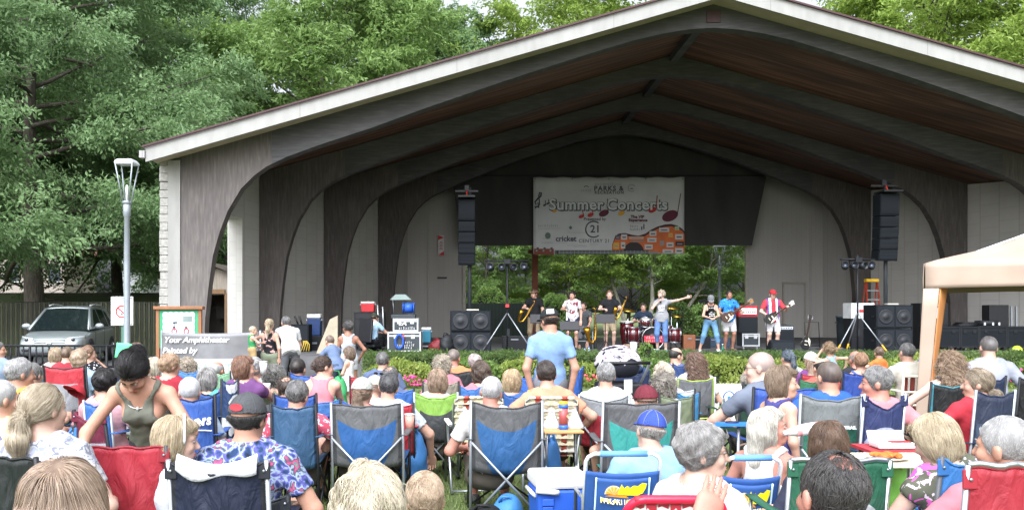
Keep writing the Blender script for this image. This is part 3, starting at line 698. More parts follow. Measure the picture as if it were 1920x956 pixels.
def lawn_chair(label, px, py, d, w=.56, h=None, straps=('e6d9b0', 'b5432c', 'e9e3d2'), rz=0, frame=None, tall=None, group='webbed aluminium lawn chairs', vert=True, red=False, frc=None):
    T = at(px, py, d); h = h or T.z; c, s_ = math.cos(rz), math.sin(rz); oy = -.42; o = Vector((T.x+s_*oy, d-c*oy, 0)); fr = frame or ALU
    t = thing('lawn_chair', label, 'lawn chair', o, rz, group); seat = .36; r = .0125
    yb = lambda z: -.22-(z-seat)*.4
    def bend(pts): return pts
    f = MB(); rr = .07
    U = [(-w/2, yb(seat), seat-.02), (-w/2, yb(h-rr), h-rr)]+[(-w/2+rr*(1-math.cos(a)), yb(h-rr+rr*math.sin(a)), h-rr+rr*math.sin(a)) for a in np.linspace(.3, PI/2, 5)]
    U = U+[(-x, y, z) for x, y, z in U[::-1]]; f.tube(U, r*(1.5 if red else 1), 0, 8); f.build('back_frame', fr, t)
    MB().tube([(-w/2, -.22, seat-.02), (-w/2, .24, seat+.03), (w/2, .24, seat+.03), (w/2, -.22, seat-.02)], r, 0, 8).build('seat_frame', frc or fr, t)
    for sx in (-1, 1):
        x = sx*(w/2+.02)
        MB().tube([(x, .26, .01), (x, .2, seat+.22), (x, -.26, seat+.24)], r, 0, 8).build('leg', frc or fr, t); MB().tube([(x, -.38, .01), (x*.99, .1, seat+.2)], r, 0, 8).build('leg', frc or fr, t)
        a = MB(); a.box((x, -.03, seat+.245), (.045, .42, .02)); a.build('armrest', mat('e8e4dc', .5) if not red else mat('d8d4cc', .5), t, bevel=.006)
    MB().tube([(-w/2-.02, -.37, .03), (w/2+.02, -.37, .03)], r*.9, 0, 8).build('stretcher', fr, t)
    m = [nylon(q) for q in straps]; nb = MB(); n = 7; bw = (w-.05)/n
    H = h-seat-.03
    for i in range(n):
        x = -w/2+.025+bw*(i+.5); mi = [0, 1, 0, 0 if n > 6 else 1, 0, 1, 0][i]
        if red: mi = 0
        pts = [(x, yb(seat+.02+H*k/14)-.004*(-1)**(k+i)-.006, seat+.02+H*k/14) for k in range(15)]
        for a, b in zip(pts, pts[1:]): nb.add([(a[0]-bw*.43, a[1], a[2]), (a[0]+bw*.43, a[1], a[2]), (b[0]+bw*.43, b[1], b[2]), (b[0]-bw*.43, b[1], b[2])], [(0, 1, 2, 3)], mi)
        nb.tube([(x-bw*.4, yb(h)-.0, h+.001), (x+bw*.4, yb(h), h+.001)], r*1.2, mi, 8)
    k2 = 8 if not red else 7
    for j in range(k2):
        z = seat+.03+H*(j+.4)/k2; mi = (0 if j % 3 else 2) if not red else 1
        pts = [(-w/2+w*k/14, yb(z)+.004*(-1)**(k+j)-.004, z) for k in range(15)]; bz = H/k2*.4
        for a, b in zip(pts, pts[1:]): nb.add([(a[0], a[1]-.002, a[2]-bz), (b[0], b[1]-.002, b[2]-bz), (b[0], b[1]-.002, b[2]+bz), (a[0], a[1]-.002, a[2]+bz)], [(0, 1, 2, 3)], mi)
    nb.build('back_webbing', m, t, solid=.003)
    sb = MB()
    for i in range(n):
        x = -w/2+.025+bw*(i+.5); sb.add([(x-bw*.43, -.22, seat-.01), (x+bw*.43, -.22, seat-.01), (x+bw*.43, .02, seat-.03), (x-bw*.43, .02, seat-.03), (x-bw*.43, .24, seat+.03), (x+bw*.43, .24, seat+.03)], [(0, 1, 2, 3), (3, 2, 5, 4)], [0, 1, 0, 0, 0, 1, 0][i] if not red else 0)
    sb.build('seat_webbing', m, t, solid=.004); return t
def beach_chair(label, px, py, d, w=.5, rz=0):
    T = at(px, py, d); h = T.z; o = Vector((T.x, d+.4, 0)); t = thing('beach_chair', label, 'beach chair', o, rz, 'low blue beach chairs with padded top bars'); r = .013
    blue = nylon('2a63b5'); seat = .22; yb = lambda z: -.16-(z-seat)*.42
    U = [(-w/2, yb(seat), seat), (-w/2, yb(h-.05), h-.05), (-w/2+.015, yb(h-.02), h-.02), (-w/2+.05, yb(h), h), (w/2-.05, yb(h), h), (w/2-.015, yb(h-.02), h-.02), (w/2, yb(h-.05), h-.05), (w/2, yb(seat), seat)]
    MB().tube(U, r, 0, 10).build('back_frame', mat('e4e6ea', .35, .05, metal=.3), t)
    MB().tube([(-w*.32, yb(h), h), (w*.32, yb(h), h)], .0185, 0, 12).build('padded_grip', mat('5d8fd6', .8, .06), t)
    b = lambda u, v: ((u-.5)*w*1.0, yb(seat+(h-.11-seat)*v)-.012-.035*math.sin(PI*u)*math.sin(PI*min(1, v+.1)), seat+(h-.11-seat)*v-.02*math.sin(PI*u)*v)
    bo = sheet(b, 16, 16, .006, 'backrest', blue, t)
    pk = lambda u, v: (b(.14+.72*u, .3+.62*v)[0], b(.14+.72*u, .3+.62*v)[1]-.022-.008*math.sin(PI*u), b(.14+.72*u, .3+.62*v)[2])
    po = sheet(pk, 14, 12, .01, 'pocket', blue, t); pp = MB()
    pp.tube([Vector(pk(0, v))+Vector((0, -.006, 0)) for v in np.linspace(1, 0, 9)]+[Vector(pk(u, 0))+Vector((0, -.006, 0)) for u in np.linspace(.05, 1, 9)]+[Vector(pk(1, v))+Vector((0, -.006, 0)) for v in np.linspace(.05, 1, 9)], .006, 0, 6); pp.build('piping', mat('bfe0f0', .7), po)
    lp = lambda u, v, o_=.013: Vector(pk(u, v))+Vector((0, -o_, 0)); q = MB()
    em = mat('e9972f', .7, .05); ye = mat('e8d818', .7, .05); tan_ = mat('d8c8a0', .7, .05)
    def flat(poly, mi): q.add([tuple(lp(u, v)) for u, v in poly], [list(range(len(poly)))], mi); 
    flat([(.16, .56), (.62, .52), (.55, .6), (.3, .62)], 0); C = (.33, .61)
    flat([(C[0]+.17*math.cos(a), C[1]+.24*math.sin(a)) for a in np.linspace(0, PI, 12)], 2); 
    for k in range(6): a0 = PI*k/6+.08; a1 = PI*(k+1)/6-.08; q.add([tuple(lp(C[0]+rr*math.cos(a), C[1]+rr*1.4*math.sin(a), .0145)) for rr, a in ((.03, a0), (.15, a0), (.15, a1), (.03, a1))], [(0, 1, 2, 3)], 0)
    q.add([tuple(lp(u, v+.13, .0155)) for u, v in [(.4, .5), (.47, .76), (.52, .66), (.58, .72), (.63, .66), (.7, .72), (.78, .7), (.86, .77), (.95, .74), (.93, .62), (.88, .5), (.78, .46), (.6, .47)]], [list(range(13))], 1)
    q.build('emblem', [em, ye, tan_], po)
    tx = 'MARGARITAVILLE'
    for i, ch in enumerate(tx):
        u = .13+.76*i/13; v = .46-.03*math.sin(PI*i/13)+.0*i; text(ch, .06, tan_ if i % 2 else mat('d9c46a', .7, 0), po, lp(u, v), (PI/2-.38, 0, 0), .001, bold=.001, xs=.62)
    sheet(lambda u, v: ((u-.5)*w, -.16+.42*v, seat-.02*math.sin(PI*u)), 6, 6, .006, 'seat', blue, t)
    for sx in (-1, 1):
        MB().tube([(sx*w/2, -.3, .015), (sx*w/2, .26, .015), (sx*w/2, .27, seat+.01), (sx*w/2, -.16, seat)], r, 0, 8).build('leg', ALU, t); MB().tube([(sx*w/2, -.28, .02), (sx*w/2, -.2, seat+.22), (sx*w/2, .22, seat+.2), (sx*w/2, .24, .02)], r, 0, 8).build('arm', ALU, t)
    return t
# ---------------------------------------------------------------- ground
def struct(o): o['kind'] = 'structure'; return o
def sheet_at(name, x0, x1, y0, y1, z, m):
    b = MB(); b.add([(x0, y0, z), (x1, y0, z), (x1, y1, z), (x0, y1, z)], [(0, 1, 2, 3)]); return struct(b.build(name, m))
def lawn_col(b): 
    n = b.noise(1.1, 5); f = b.noise(38, 4)
    return b.mix(.55, b.ramp(n, [(.3, (.06, .088, .03)), (.55, (.092, .118, .046)), (.75, (.14, .147, .072))]), b.ramp(f, [(.3, (.04, .066, .016)), (.7, (.155, .185, .075))]))
LAWN = mat(fn=lawn_col, rough=.9, spec=.2)
g = MB(); g.add([(-700, -40, 0), (700, -40, 0), (700, 1300, 0), (-700, 1300, 0)], [(0, 1, 2, 3)]); struct(g.build('ground', LAWN))
ASPH = mat(fn=lambda b: b.ramp(b.noise(60, 5), [(.3, (.035, .036, .038)), (.7, (.075, .076, .08))]), rough=.9)
CONC = mat(fn=lambda b: b.mix(.6, b.ramp(b.noise(2, 5), [(.3, (.22, .215, .2)), (.7, (.34, .33, .31))]), b.ramp(b.noise(60, 3), [(.3, (.2, .19, .18)), (.7, (.36, .35, .33))])), rough=.9)
lot = MB(); lot.box((-20.5, 26.2, .03), (24.6, 10, .14)); struct(lot.build('parking_lot', ASPH)); sheet_at('path', -8.5, -2.3, 15.5, 21.9, .008, CONC)
sheet_at('back_path', -6, 24, 44.5, 47, .004, CONC)
hb = MB(); N = 40   # grassy rise behind the fence
def hillz(x, y): return 2.6*max(0, min(1, (y-33.5)/14))**1.3*(1/(1+math.exp((x+7.5)*1.2)))
hb.grid(lambda u, v: (-75+72*u, 33+50*v, hillz(-75+72*u, 33+50*v)+.006-.02*(v == 0)), 36, 24); struct(hb.build('hill', LAWN))
# grass blades on the part of the lawn that shows between the chairs
def blades(name, n, x0, x1, y0, y1, m, hmin=.03, hmax=.075):
    x = nr.uniform(x0, x1, n); y = y0+(y1-y0)*nr.random(n)**1.3; h = nr.uniform(hmin, hmax, n); a = nr.uniform(0, 2*PI, n); wd = .0035+.0012*(y-3)/3; l = nr.normal(0, .03, (n, 2))
    C = np.stack([x, y, np.zeros(n)], 1); S = np.stack([np.cos(a)*wd, np.sin(a)*wd, 0*a], 1); Tp = C+np.stack([l[:, 0], l[:, 1], h], 1)
    V = np.stack([C-S, C+S, Tp], 1).reshape(-1, 3); return tag(mkobj(name, np_mesh(name, V, np.arange(3*n).reshape(-1, 3), False), m), kind='stuff')
GR = mat(fn=lambda b: b.ramp(b.noise(30, 3), [(.25, (.05, .095, .018)), (.5, (.11, .16, .04)), (.75, (.2, .225, .09))]), rough=.7, spec=.3)
blades('grass', 170000, -9, 14, 4.0, 18.5, GR)
# ---------------------------------------------------------------- the amphitheater
BX = 5.80; AY = [22.4, 26.84, 31.28, 35.72]; AW = [13.05, 12.18, 11.03, 9.64]; SZ = .54
TAB = [(.0, -9), (.57, -2), (.59, 1.41), (.67, 2.2), (.78, 2.99), (.95, 3.58), (1.14, 4.08), (1.47, 4.63), (1.8, 4.96), (2.09, 5.17), (2.59, 5.41), (3.38, 5.70), (4.7, 6.13), (6.01, 6.61), (8.12, 7.33), (9.96, 7.92), (11.3, 8.32), (12.2, 8.51), (13.05, 8.57)]
roof = lambda hx: 9.2-.286*abs(hx)
tw = [a for a, _ in TAB[2:]]; tt_ = [5.47+.286*a-z for a, z in TAB[2:]]
def inner(wd, W):
    D = 13.05-W; a = np.interp(wd, tw, tt_); b_ = np.interp(wd+D, tw, tt_); k = min(1, max(0, (wd-2)/4)); k = k*k*(3-2*k)
    return roof(W-wd)-(a*(1-k)+b_*k)
def wood_fn(b):
    x, y, z = b.xyz(); leg = ((x-5.8).abs() > (16.6-y*.26))
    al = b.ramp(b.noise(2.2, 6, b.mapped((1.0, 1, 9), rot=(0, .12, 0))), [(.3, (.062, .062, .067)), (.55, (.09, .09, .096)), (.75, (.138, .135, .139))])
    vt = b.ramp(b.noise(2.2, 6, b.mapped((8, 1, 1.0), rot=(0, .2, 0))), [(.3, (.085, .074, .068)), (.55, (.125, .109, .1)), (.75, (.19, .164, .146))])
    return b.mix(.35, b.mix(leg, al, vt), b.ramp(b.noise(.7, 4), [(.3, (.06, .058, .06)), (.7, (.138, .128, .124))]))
WOOD = mat(fn=wood_fn, rough=.78, spec=.2)
BLOCK_C = 'c2beb2'
def block_mat(axis):
    def fn(b):
        n = b.nt.nodes.new('ShaderNodeTexBrick'); n.inputs['Scale'].default_value = 1; n.inputs['Brick Width'].default_value = .4; n.inputs['Row Height'].default_value = .2; n.inputs['Mortar Size'].default_value = .006
        n.inputs['Color1'].default_value = (.52, .505, .47, 1); n.inputs['Color2'].default_value = (.58, .565, .53, 1); n.inputs['Mortar'].default_value = (.36, .34, .3, 1)
        b.nt.links.new(b.mapped((1, 1, 1), rot=(R(90), 0, R(90)) if axis == 'y' else (R(90), 0, 0)), n.inputs[0])
        return b.mix(.5, X(b.nt, n.outputs[0]), b.ramp(b.noise(1.3, 5), [(.3, (.5, .485, .45)), (.7, (.6, .585, .55))]))
    return mat(fn=fn, rough=.85, bump=.3, bscale=40)
BLOCKY = block_mat('y'); BLOCKX = block_mat('x')
SIDING = mat(fn=lambda b: b.mix((b.xyz()[0]*5.0).frac() < .03, b.ramp(b.noise(1.1, 4, b.mapped((1, 1, .3))), [(.3, (.37, .358, .335)), (.7, (.43, .418, .39))]), (.31, .3, .28)), rough=.7)
TRIM = mat(fn=lambda b: b.mix((b.xyz()[0]*.27+.13).frac() < .006, b.mix(.5, b.ramp(b.noise(.6, 4), [(.3, (.225, .222, .207)), (.7, (.3, .296, .28))]), b.ramp(b.noise(5, 5, b.mapped((1, 1, .25))), [(.25, (.2, .193, .178)), (.6, (.29, .286, .27))])), (.2, .19, .18)), rough=.6); SOFF = mat('a89c88', .7, .08, 4)
bld = thing('bandshell', 'large open band shell with dark arched timber frames and a low gable roof', 'band shell', (BX, 22, 0))
def bpart(name, mb, m, bevel=0, parent=None, fix=True):
    o = mb.build(name, m, parent or bld, bevel, None, fix); 
    if parent is None: o.matrix_local = Matrix.Translation((-BX, -22, 0))
    return o
for Y, W in zip(AY, AW):
    ws = list(np.concatenate([np.array([.55, .59, .67, .78, .95, 1.14, 1.3, 1.47, 1.63, 1.8, 1.95, 2.09, 2.34, 2.59, 2.98, 3.38, 4]), np.linspace(4.7, W, 14)]))
    half = [(W, SZ-.3), (W, roof(W)-.02), (0, roof(0)-.02)]
    inn = [(W-x, inner(x, W)) for x in ws]; inn[0] = (W-.55, SZ-.3)
    b = MB(); th = .36
    L = [(BX-hx, z) for hx, z in inn[1:]]; Rr = [(BX+hx, z) for hx, z in inn[1:-1]][::-1]
    loop = [(BX-W+.55, SZ-.3)]+L+Rr+[(BX+W-.55, SZ-.3)]
    top = []
    for x, z in loop:
        hx = abs(x-BX); top.append((x, roof(hx)-.03))
    n = len(loop)
    # strip quads between the inner curve and the roof line, plus solid legs
    for s_ in range(2):
        pass
    vs = [(x, Y-th/2, z) for x, z in loop]+[(x, Y-th/2, z) for x, z in top]+[(x, Y+th/2, z) for x, z in loop]+[(x, Y+th/2, z) for x, z in top]
    fs = []
    for i in range(n-1):
        fs += [(i, i+1, n+i+1, n+i), (2*n+i, 3*n+i, 3*n+i+1, 2*n+i+1), (i, 2*n+i, 2*n+i+1, i+1), (n+i, n+i+1, 3*n+i+1, 3*n+i)]
    b.add(vs, fs)
    for s_ in (-1, 1):   # outer leg face block
        xo = BX+s_*W; xi = BX+s_*(W-.55); zz = [SZ-.3, roof(W)-.03, roof(W-.55)-.03]
        b.add([(xo, Y-th/2, zz[0]), (xi, Y-th/2, zz[0]), (xi, Y-th/2, zz[2]), (xo, Y-th/2, zz[1]), (xo, Y+th/2, zz[0]), (xi, Y+th/2, zz[0]), (xi, Y+th/2, zz[2]), (xo, Y+th/2, zz[1])], [(0, 1, 2, 3), (4, 7, 6, 5), (0, 3, 7, 4), (0, 4, 5, 1), (3, 2, 6, 7)])
    bpart('timber_arch', b, WOOD)
for i in range(3):
    b = MB(); b.box((BX, (AY[i]+AY[i+1])/2, 9.06), (.22, AY[i+1]-AY[i]-.38, .2)); bpart('ridge_beam', b, WOOD)
b = MB(); b.box((BX, AY[0]-.2, 8.83), (.34, .05, .28)); bpart('ridge_plate', b, mat('4a3436', .6, .1))
# ceiling boards, roof, fascia
CEIL = mat(fn=lambda b: b.mix((b.xyz()[1]*6.5).frac() < .07, b.ramp(b.noise(1.2, 5, b.mapped((.35, 5, .35))), [(.3, (.055, .032, .026)), (.5, (.125, .064, .045)), (.7, (.27, .128, .085))]), (.03, .016, .012)), rough=.6)
for s_ in (-1, 1):
    b = MB(); w0, w1 = AW[0]+.15, AW[3]-.1; y0, y1 = 22.0, 38.3
    b.add([(BX, y0, roof(0)-.01), (BX+s_*w0, y0, roof(w0)-.01), (BX+s_*w1, y1, roof(w1)-.01), (BX, y1, roof(0)-.01)], [(0, 1, 2, 3) if s_ < 0 else (3, 2, 1, 0)])
    bpart('ceiling', b, CEIL, fix=False)
    b = MB(); w0, w1 = 13.62, 12.0; yf = 21.4; yb = 38.9; t_ = .2
    z = lambda hx, o: roof(hx)+o
    b.add([(BX, yf+.052, z(0, .03)), (BX+s_*w0, yf+.052, z(w0, .03)), (BX+s_*w1, yb, z(w1, .03)), (BX, yb, z(0, .03)), (BX, yf+.052, z(0, .2)), (BX+s_*(w0+.06), yf+.052, z(w0, .2)), (BX+s_*w1, yb, z(w1, .2)), (BX, yb, z(0, .2))], [(0, 1, 2, 3), (4, 7, 6, 5), (0, 4, 5, 1), (1, 5, 6, 2), (2, 6, 7, 3)])
    bpart('roof', b, [mat(fn=lambda b: b.ramp(b.noise(3, 4), [(.3, (.035, .03, .03)), (.7, (.07, .06, .06))]), rough=.9)])
    f0 = MB(); f0.add([(BX, yf, z(0, -.155)), (BX+s_*w0, yf, z(w0, -.155)), (BX+s_*w0, yf, z(w0, .17)), (BX, yf, z(0, .17)), (BX, yf+.05, z(0, -.155)), (BX+s_*w0, yf+.05, z(w0, -.155)), (BX+s_*w0, yf+.05, z(w0, .17)), (BX, yf+.05, z(0, .17))], [(0, 1, 2, 3), (4, 7, 6, 5), (0, 4, 5, 1), (3, 2, 6, 7), (1, 5, 6, 2)])
    bpart('fascia', f0, TRIM)
    d0 = MB(); d0.add([(BX, yf-.07, z(0, .172)), (BX+s_*(w0+.07), yf-.07, z(w0, .172)), (BX+s_*(w0+.07), yf-.07, z(w0, .215)), (BX, yf-.07, z(0, .215)), (BX, yf, z(0, .172)), (BX+s_*(w0+.07), yf, z(w0, .172))], [(0, 1, 2, 3), (0, 4, 5, 1)]); bpart('drip_edge', d0, mat('3f2526', .6, .1))
    s0 = MB(); s0.add([(BX, yf+.052, z(0, -.06)), (BX+s_*w0, yf+.052, z(w0, -.06)), (BX+s_*w0, AY[0]-.18, z(w0, -.06)), (BX, AY[0]-.18, z(0, -.06))], [(0, 1, 2, 3) if s_ < 0 else (3, 2, 1, 0)]); bpart('soffit', s0, SOFF, fix=False)
    gt = MB(); gt.box((BX+s_*14.12, 30, roof(14.05)+.05), (.12, 17, .14)); 
    gt2 = MB(); gt2.box((BX+s_*(w0+.07), 21.45, roof(13.62)+.02), (.13, .2, .17)); bpart('gutter', gt2, TRIM)
# side walls
def wall_seg(xa, ya, xb, yb, z0, z1a, z1b, th, m, name, s_=1, parent=None):
    d = Vector((xb-xa, yb-ya, 0)).normalized(); n = Vector((d.y, -d.x, 0))*th*s_
    p = [Vector((xa, ya, 0)), Vector((xb, yb, 0)), Vector((xb, yb, 0))+n, Vector((xa, ya, 0))+n]; zt = [z1a, z1b, z1b, z1a]
    b = MB(); b.add([(q.x, q.y, z0) for q in p]+[(q.x, q.y, t) for q, t in zip(p, zt)], [(3, 2, 1, 0), (4, 5, 6, 7), (0, 1, 5, 4), (1, 2, 6, 5), (2, 3, 7, 6), (3, 0, 4, 7)]); return bpart(name, b, m)
for s_ in (-1, 1):
    for i in range(3):
        xa, ya, xb, yb = BX+s_*AW[i], AY[i], BX+s_*AW[i+1], AY[i+1]
        zt = lambda w_: roof(w_)-.05
        if s_ < 0 and i == 0:
            f = (25.6-ya)/(yb-ya); xm, ym = xa+(xb-xa)*f, 25.6
            wall_seg(xm, ym, xb, yb, 0, zt(AW[0]*.28+AW[1]*.72), zt(AW[1]), .45, BLOCKY, 'block_wall', -1); wall_seg(xa, ya, xm, ym, 4.25, zt(AW[0]), zt(AW[0]*.28+AW[1]*.72), .45, BLOCKY, 'lintel_wall', -1)
        else: wall_seg(xa, ya, xb, yb, 0, zt(AW[i]), zt(AW[i+1]), .45, BLOCKY, 'block_wall', s_)
    wall_seg(BX+s_*AW[3], AY[3], BX+s_*8.7, 38, 0, roof(AW[3])-.05, roof(8.7)-.05, .3, SIDING, 'siding_wall', s_)
    p = MB(); p.box((BX+s_*(AW[0]+.16), 22.35, 2.66), (.3, .34, 5.32)); bpart('pilaster', p, TRIM)
    # split-face block pier at the front corner
    q = MB(); g = random.Random(3)
    for k in range(27):
        zz = .1+.2*k; L = [0, .2] if k % 2 else [0]
        for dx in (0,): q.box((BX+s_*(AW[0]+.42), 22.42+g.uniform(-.012, .012), zz), (.21+g.uniform(-.02, .02), .42+g.uniform(-.03, .03), .19))
    bpart('split_block_pier', q, mat(fn=lambda b: b.ramp(b.noise(14, 5), [(.3, (.25, .24, .22)), (.7, (.37, .36, .335))]), rough=.95, bump=1, bscale=18), bevel=.012)
# rear wall with the open stage back
YR = 38.0; xl, xr = xw(870, YR), xw(1402, YR); zo = zw(460, YR)
for x0, x1 in ((BX-8.75, xl), (xr, BX+8.75)):
    b = MB(); b.prism([(x0, 0), (x1, 0), (x1, roof(x1-BX)-.05), (x0, roof(x0-BX)-.05)], YR, YR+.2); bpart('siding_wall', b, SIDING)
b = MB(); b.prism([(xl+.002, zo+.1), (xr-.002, zo+.1), (xr-.002, roof(xr-BX)-.05), (BX, roof(0)-.05), (xl+.002, roof(xl-BX)-.05)], YR+.02, YR+.18); bpart('gable_wall', b, mat('3a3c3c', .85, .1))
DARK = mat(fn=lambda b: b.ramp(b.noise(1.5, 4, b.mapped((1, 1, .3))), [(.3, (.038, .039, .037)), (.7, (.055, .056, .053))]), rough=.85)
Yp = 37.0; b = MB(); b.prism([(xw(866, Yp), zw(460, Yp)), (xw(1410, Yp), zw(460, Yp)), (xw(1437, Yp), zw(332, Yp)), (xw(1437, Yp)-.3, roof(xw(1437, Yp)-BX-.3)-.06), (BX, roof(0)-.3), (xw(800, Yp), roof(xw(800, Yp)-BX)-.06), (xw(850, Yp), zw(350, Yp))], Yp, Yp+.12); bpart('acoustic_panel', b, DARK)
b = MB(); b.box((BX, Yp-.06, zw(330, Yp)), (12.2, .06, .05)); bpart('panel_rail', b, BLKM)
for px, a in ((803, .05), (743, .05), (1520, .06)):
    b = MB(); b.box((xw(px, YR-.03), YR-.03, 3), (a, .06, 5.2)); bpart('wall_batten', b, SIDING)
b = MB(); b.box((xw(1402, YR)-.06, YR-.05, 2.4), (.12, .14, 3.9)); bpart('opening_trim', b, mat('a9a598', .6)); b = MB(); b.box((xw(868, YR)+.06, YR-.05, 2.4), (.12, .14, 3.9)); bpart('opening_trim', b, mat('a9a598', .6))
b = MB(); b.box((xw(1488, YR), YR-.025, 1.62), (.82, .05, 2.2)); dr = bpart('stage_door', b, SIDING)
fr = MB(); fr.box((xw(1488, YR)-.45, YR-.04, 1.66), (.07, .08, 2.28)); fr.box((xw(1488, YR)+.45, YR-.04, 1.66), (.07, .08, 2.28)); fr.box((xw(1488, YR), YR-.04, 2.82), (.97, .08, .07)); fr.build('door_frame', mat('9a958a', .6), dr, fix=True)
# stage floor
b = MB(); b.prism([(BX-12.9, 0), (BX+12.9, 0), (BX+12.9, SZ), (BX-12.9, SZ)], 22.05, 38.6); struct(b.build('stage_floor', mat(fn=lambda b: b.ramp(b.noise(2.4, 5), [(.3, (.06, .06, .062)), (.7, (.12, .12, .122))]), rough=.7)))
# ---------------------------------------------------------------- lamp posts, signs, fence, shed, board
def lamp(label, px, ptop, d, gz=0, k=1.0):
    x = xw(px, d); zt = zw(ptop, d); t = thing('street_lamp', label, 'street lamp', (x, d, gz), 0, 'grey park lamps'); H = zt-gz; m = mat('8a9197', .45, .08, 6, metal=.3)
    MB().lathe([(.13, 0), (.13, .12), (.085, .16), (.075, .3), (.07, H*.5), (.062, H*.745), (.085, H*.75), (.085, H*.80), (.06, H*.805)], 0, 16).build('pole', m, t)
    hd = H*.81; w1 = .28; w0 = .1; hh = H*.985
    for k in range(4):
        a = PI/4+k*PI/2; MB().tube([(w0*math.cos(a), w0*math.sin(a), hd), (w1*math.cos(a), w1*math.sin(a), hh)], .017, 0, 6).build('cage_bar', m, t)
    b = MB(); b.lathe([(.001, hd-.06), (.09, hd-.05), (.12, hd), (.11, hd+.03), (.001, hd+.03)], 0, 12); b.build('cup', m, t)
    b = MB(); b.lathe([(w1*1.02, hh-.03), (w1*1.1, hh), (w1*1.02, hh+.05), (w1*.8, hh+.09), (.001, hh+.1)], 0, 4, Matrix.Rotation(PI/4, 4, 'Z'), False); b.build('cap', mat('c3c8cc', .4), t)
    b = MB(); b.lathe([(.03, hd), (.03, hd+.35), (.02, hd+.4)], 0, 10); b.build('light_tube', mat('d8dcdc', .3, 0), t)
lamp('tall grey lamp post with an open lantern beside the no-smoking sign', 238, 301, 21); lamp('slim grey lamp post seen through the open stage back', 1349, 459, 41)
d = 21.4; t = thing('park_sign', 'white rectangular sign with a red prohibition circle behind the lamp post', 'sign', (xw(229, d), d, 0)); w_, z0, z1 = 42*d/FPX, zw(610, d), zw(556, d)
MB().box((0, .05, z1/2), (.06, .06, z1)).build('post', mat('3f6b5c', .6), t); p = MB(); p.box((0, 0, (z0+z1)/2), (w_, .02, z1-z0)); pl = p.build('panel', WHT, t, bevel=.02)
fr = MB(); zc = (z0+z1)/2
for sx in (-1, 1): fr.box((sx*(w_/2-.03), -.013, zc), (.012, .005, z1-z0-.06))
for sz in (-1, 1): fr.box((0, -.013, zc+sz*((z1-z0)/2-.03)), (w_-.06, .005, .012))
fr.build('border', mat('6a6a6a', .6, 0), pl)
RED = mat('c8232c', .6, .03); c = MB(); c.tube([(.135*math.cos(a), -.016, zc-.01+.135*math.sin(a)) for a in np.linspace(0, 2*PI, 29)[:-1]], .014, 0, 6, closed=True); c.box((0, -.016, zc-.01), (.26, .01, .025), 0, (0, R(42), 0)); c.build('prohibition_ring', RED, pl)
c = MB(); c.prism([(-.08, zc-.0), (-.04, zc-.045), (.03, zc-.06), (.0, zc-.075), (-.03, zc-.08), (-.02, zc-.065), (-.06, zc-.04)], -.013, -.011); c.prism([(-.01, zc+.05), (.05, zc+.02), (.06, zc+.03), (0, zc+.06)], -.013, -.011); c.build('pictogram', BLK, pl, fix=True)
for i, (wd, z) in enumerate(((.3, .27), (.34, .225), (.12, .175))):
    c = MB()
    for k in range(int(wd/.03)): c.box((-wd/2+.015+k*.03+(.004 if k % 3 else -.003), -.0125, zc+z), (.014 if k % 4 else .02, .003, .026))
    c.build('lettering', mat('7d6d70', .6, 0), pl)
c = MB()
for k in range(11): c.box((-.16+k*.032, -.0125, zc-.225), (.02, .003, .014)); c.box((-.15+k*.03, -.0125, zc-.265), (.018, .003, .012))
c.build('small_print', mat('a8888c', .6, 0), pl)
# slatted chain-link fence
def fence(label, x0, y0, x1, y1, h, slat, pitch=.085, post=2.4, name='slatted_fence', gap=.3):
    L = math.hypot(x1-x0, y1-y0); t = thing(name, label, 'fence', (x0, y0, 0), math.atan2(y1-y0, x1-x0)); n = int(L/pitch); s0 = MB()
    for k in range(n): s0.box((pitch*(k+.5), .0 if k % 2 else .012, h/2+.03), (pitch*(1-gap), .006, h-.06), k % 2)
    sl = s0.build('slat_panel', slat, t)
    for k in range(int(L/post)+1): MB().cyl((k*post, .045, h/2+.03), .032, h+.06, 0, 'z', 10).build('post', slat[0], t)
    MB().tube([(0, .045, h), (L, .045, h)], .022, 0, 8).build('top_rail', slat[0], t)
FS = [mat('25281f', .7, .25, 3), mat('3f4030', .7, .3, 3)]
fence('dark chain link fence with brown green slats behind the parked car', -34, 32.6, -9.6, 31.6, 1.94, FS)
fence('dark screened fence at the back of the stage opening', -2.2, 43.6, 3.1, 43.6, 2.0, [mat('16201c', .8, .2, 3), mat('1b2822', .8, .2, 3)], gap=.0, name='screened_fence')
# low black rail
d = 17.6; t = thing('low_railing', 'low black metal railing in front of the parked car', 'railing', (0, d, 0)); x0, x1 = xw(-40, d), xw(224, d); zt = zw(648, d); zb = zw(687, d); n = 22
for z in (zt, zb): MB().tube([(x0, 0, z), (x1, 0, z)], .024, 0, 8).build('rail', BLKM, t)
for k in range(n+1): x = x0+(x1-x0)*k/n; MB().tube([(x, 0, .0 if k % 4 == 0 else zb), (x, 0, zt)], .016 if k % 4 else .025, 0, 6).build('picket' if k % 4 else 'post', BLKM, t)
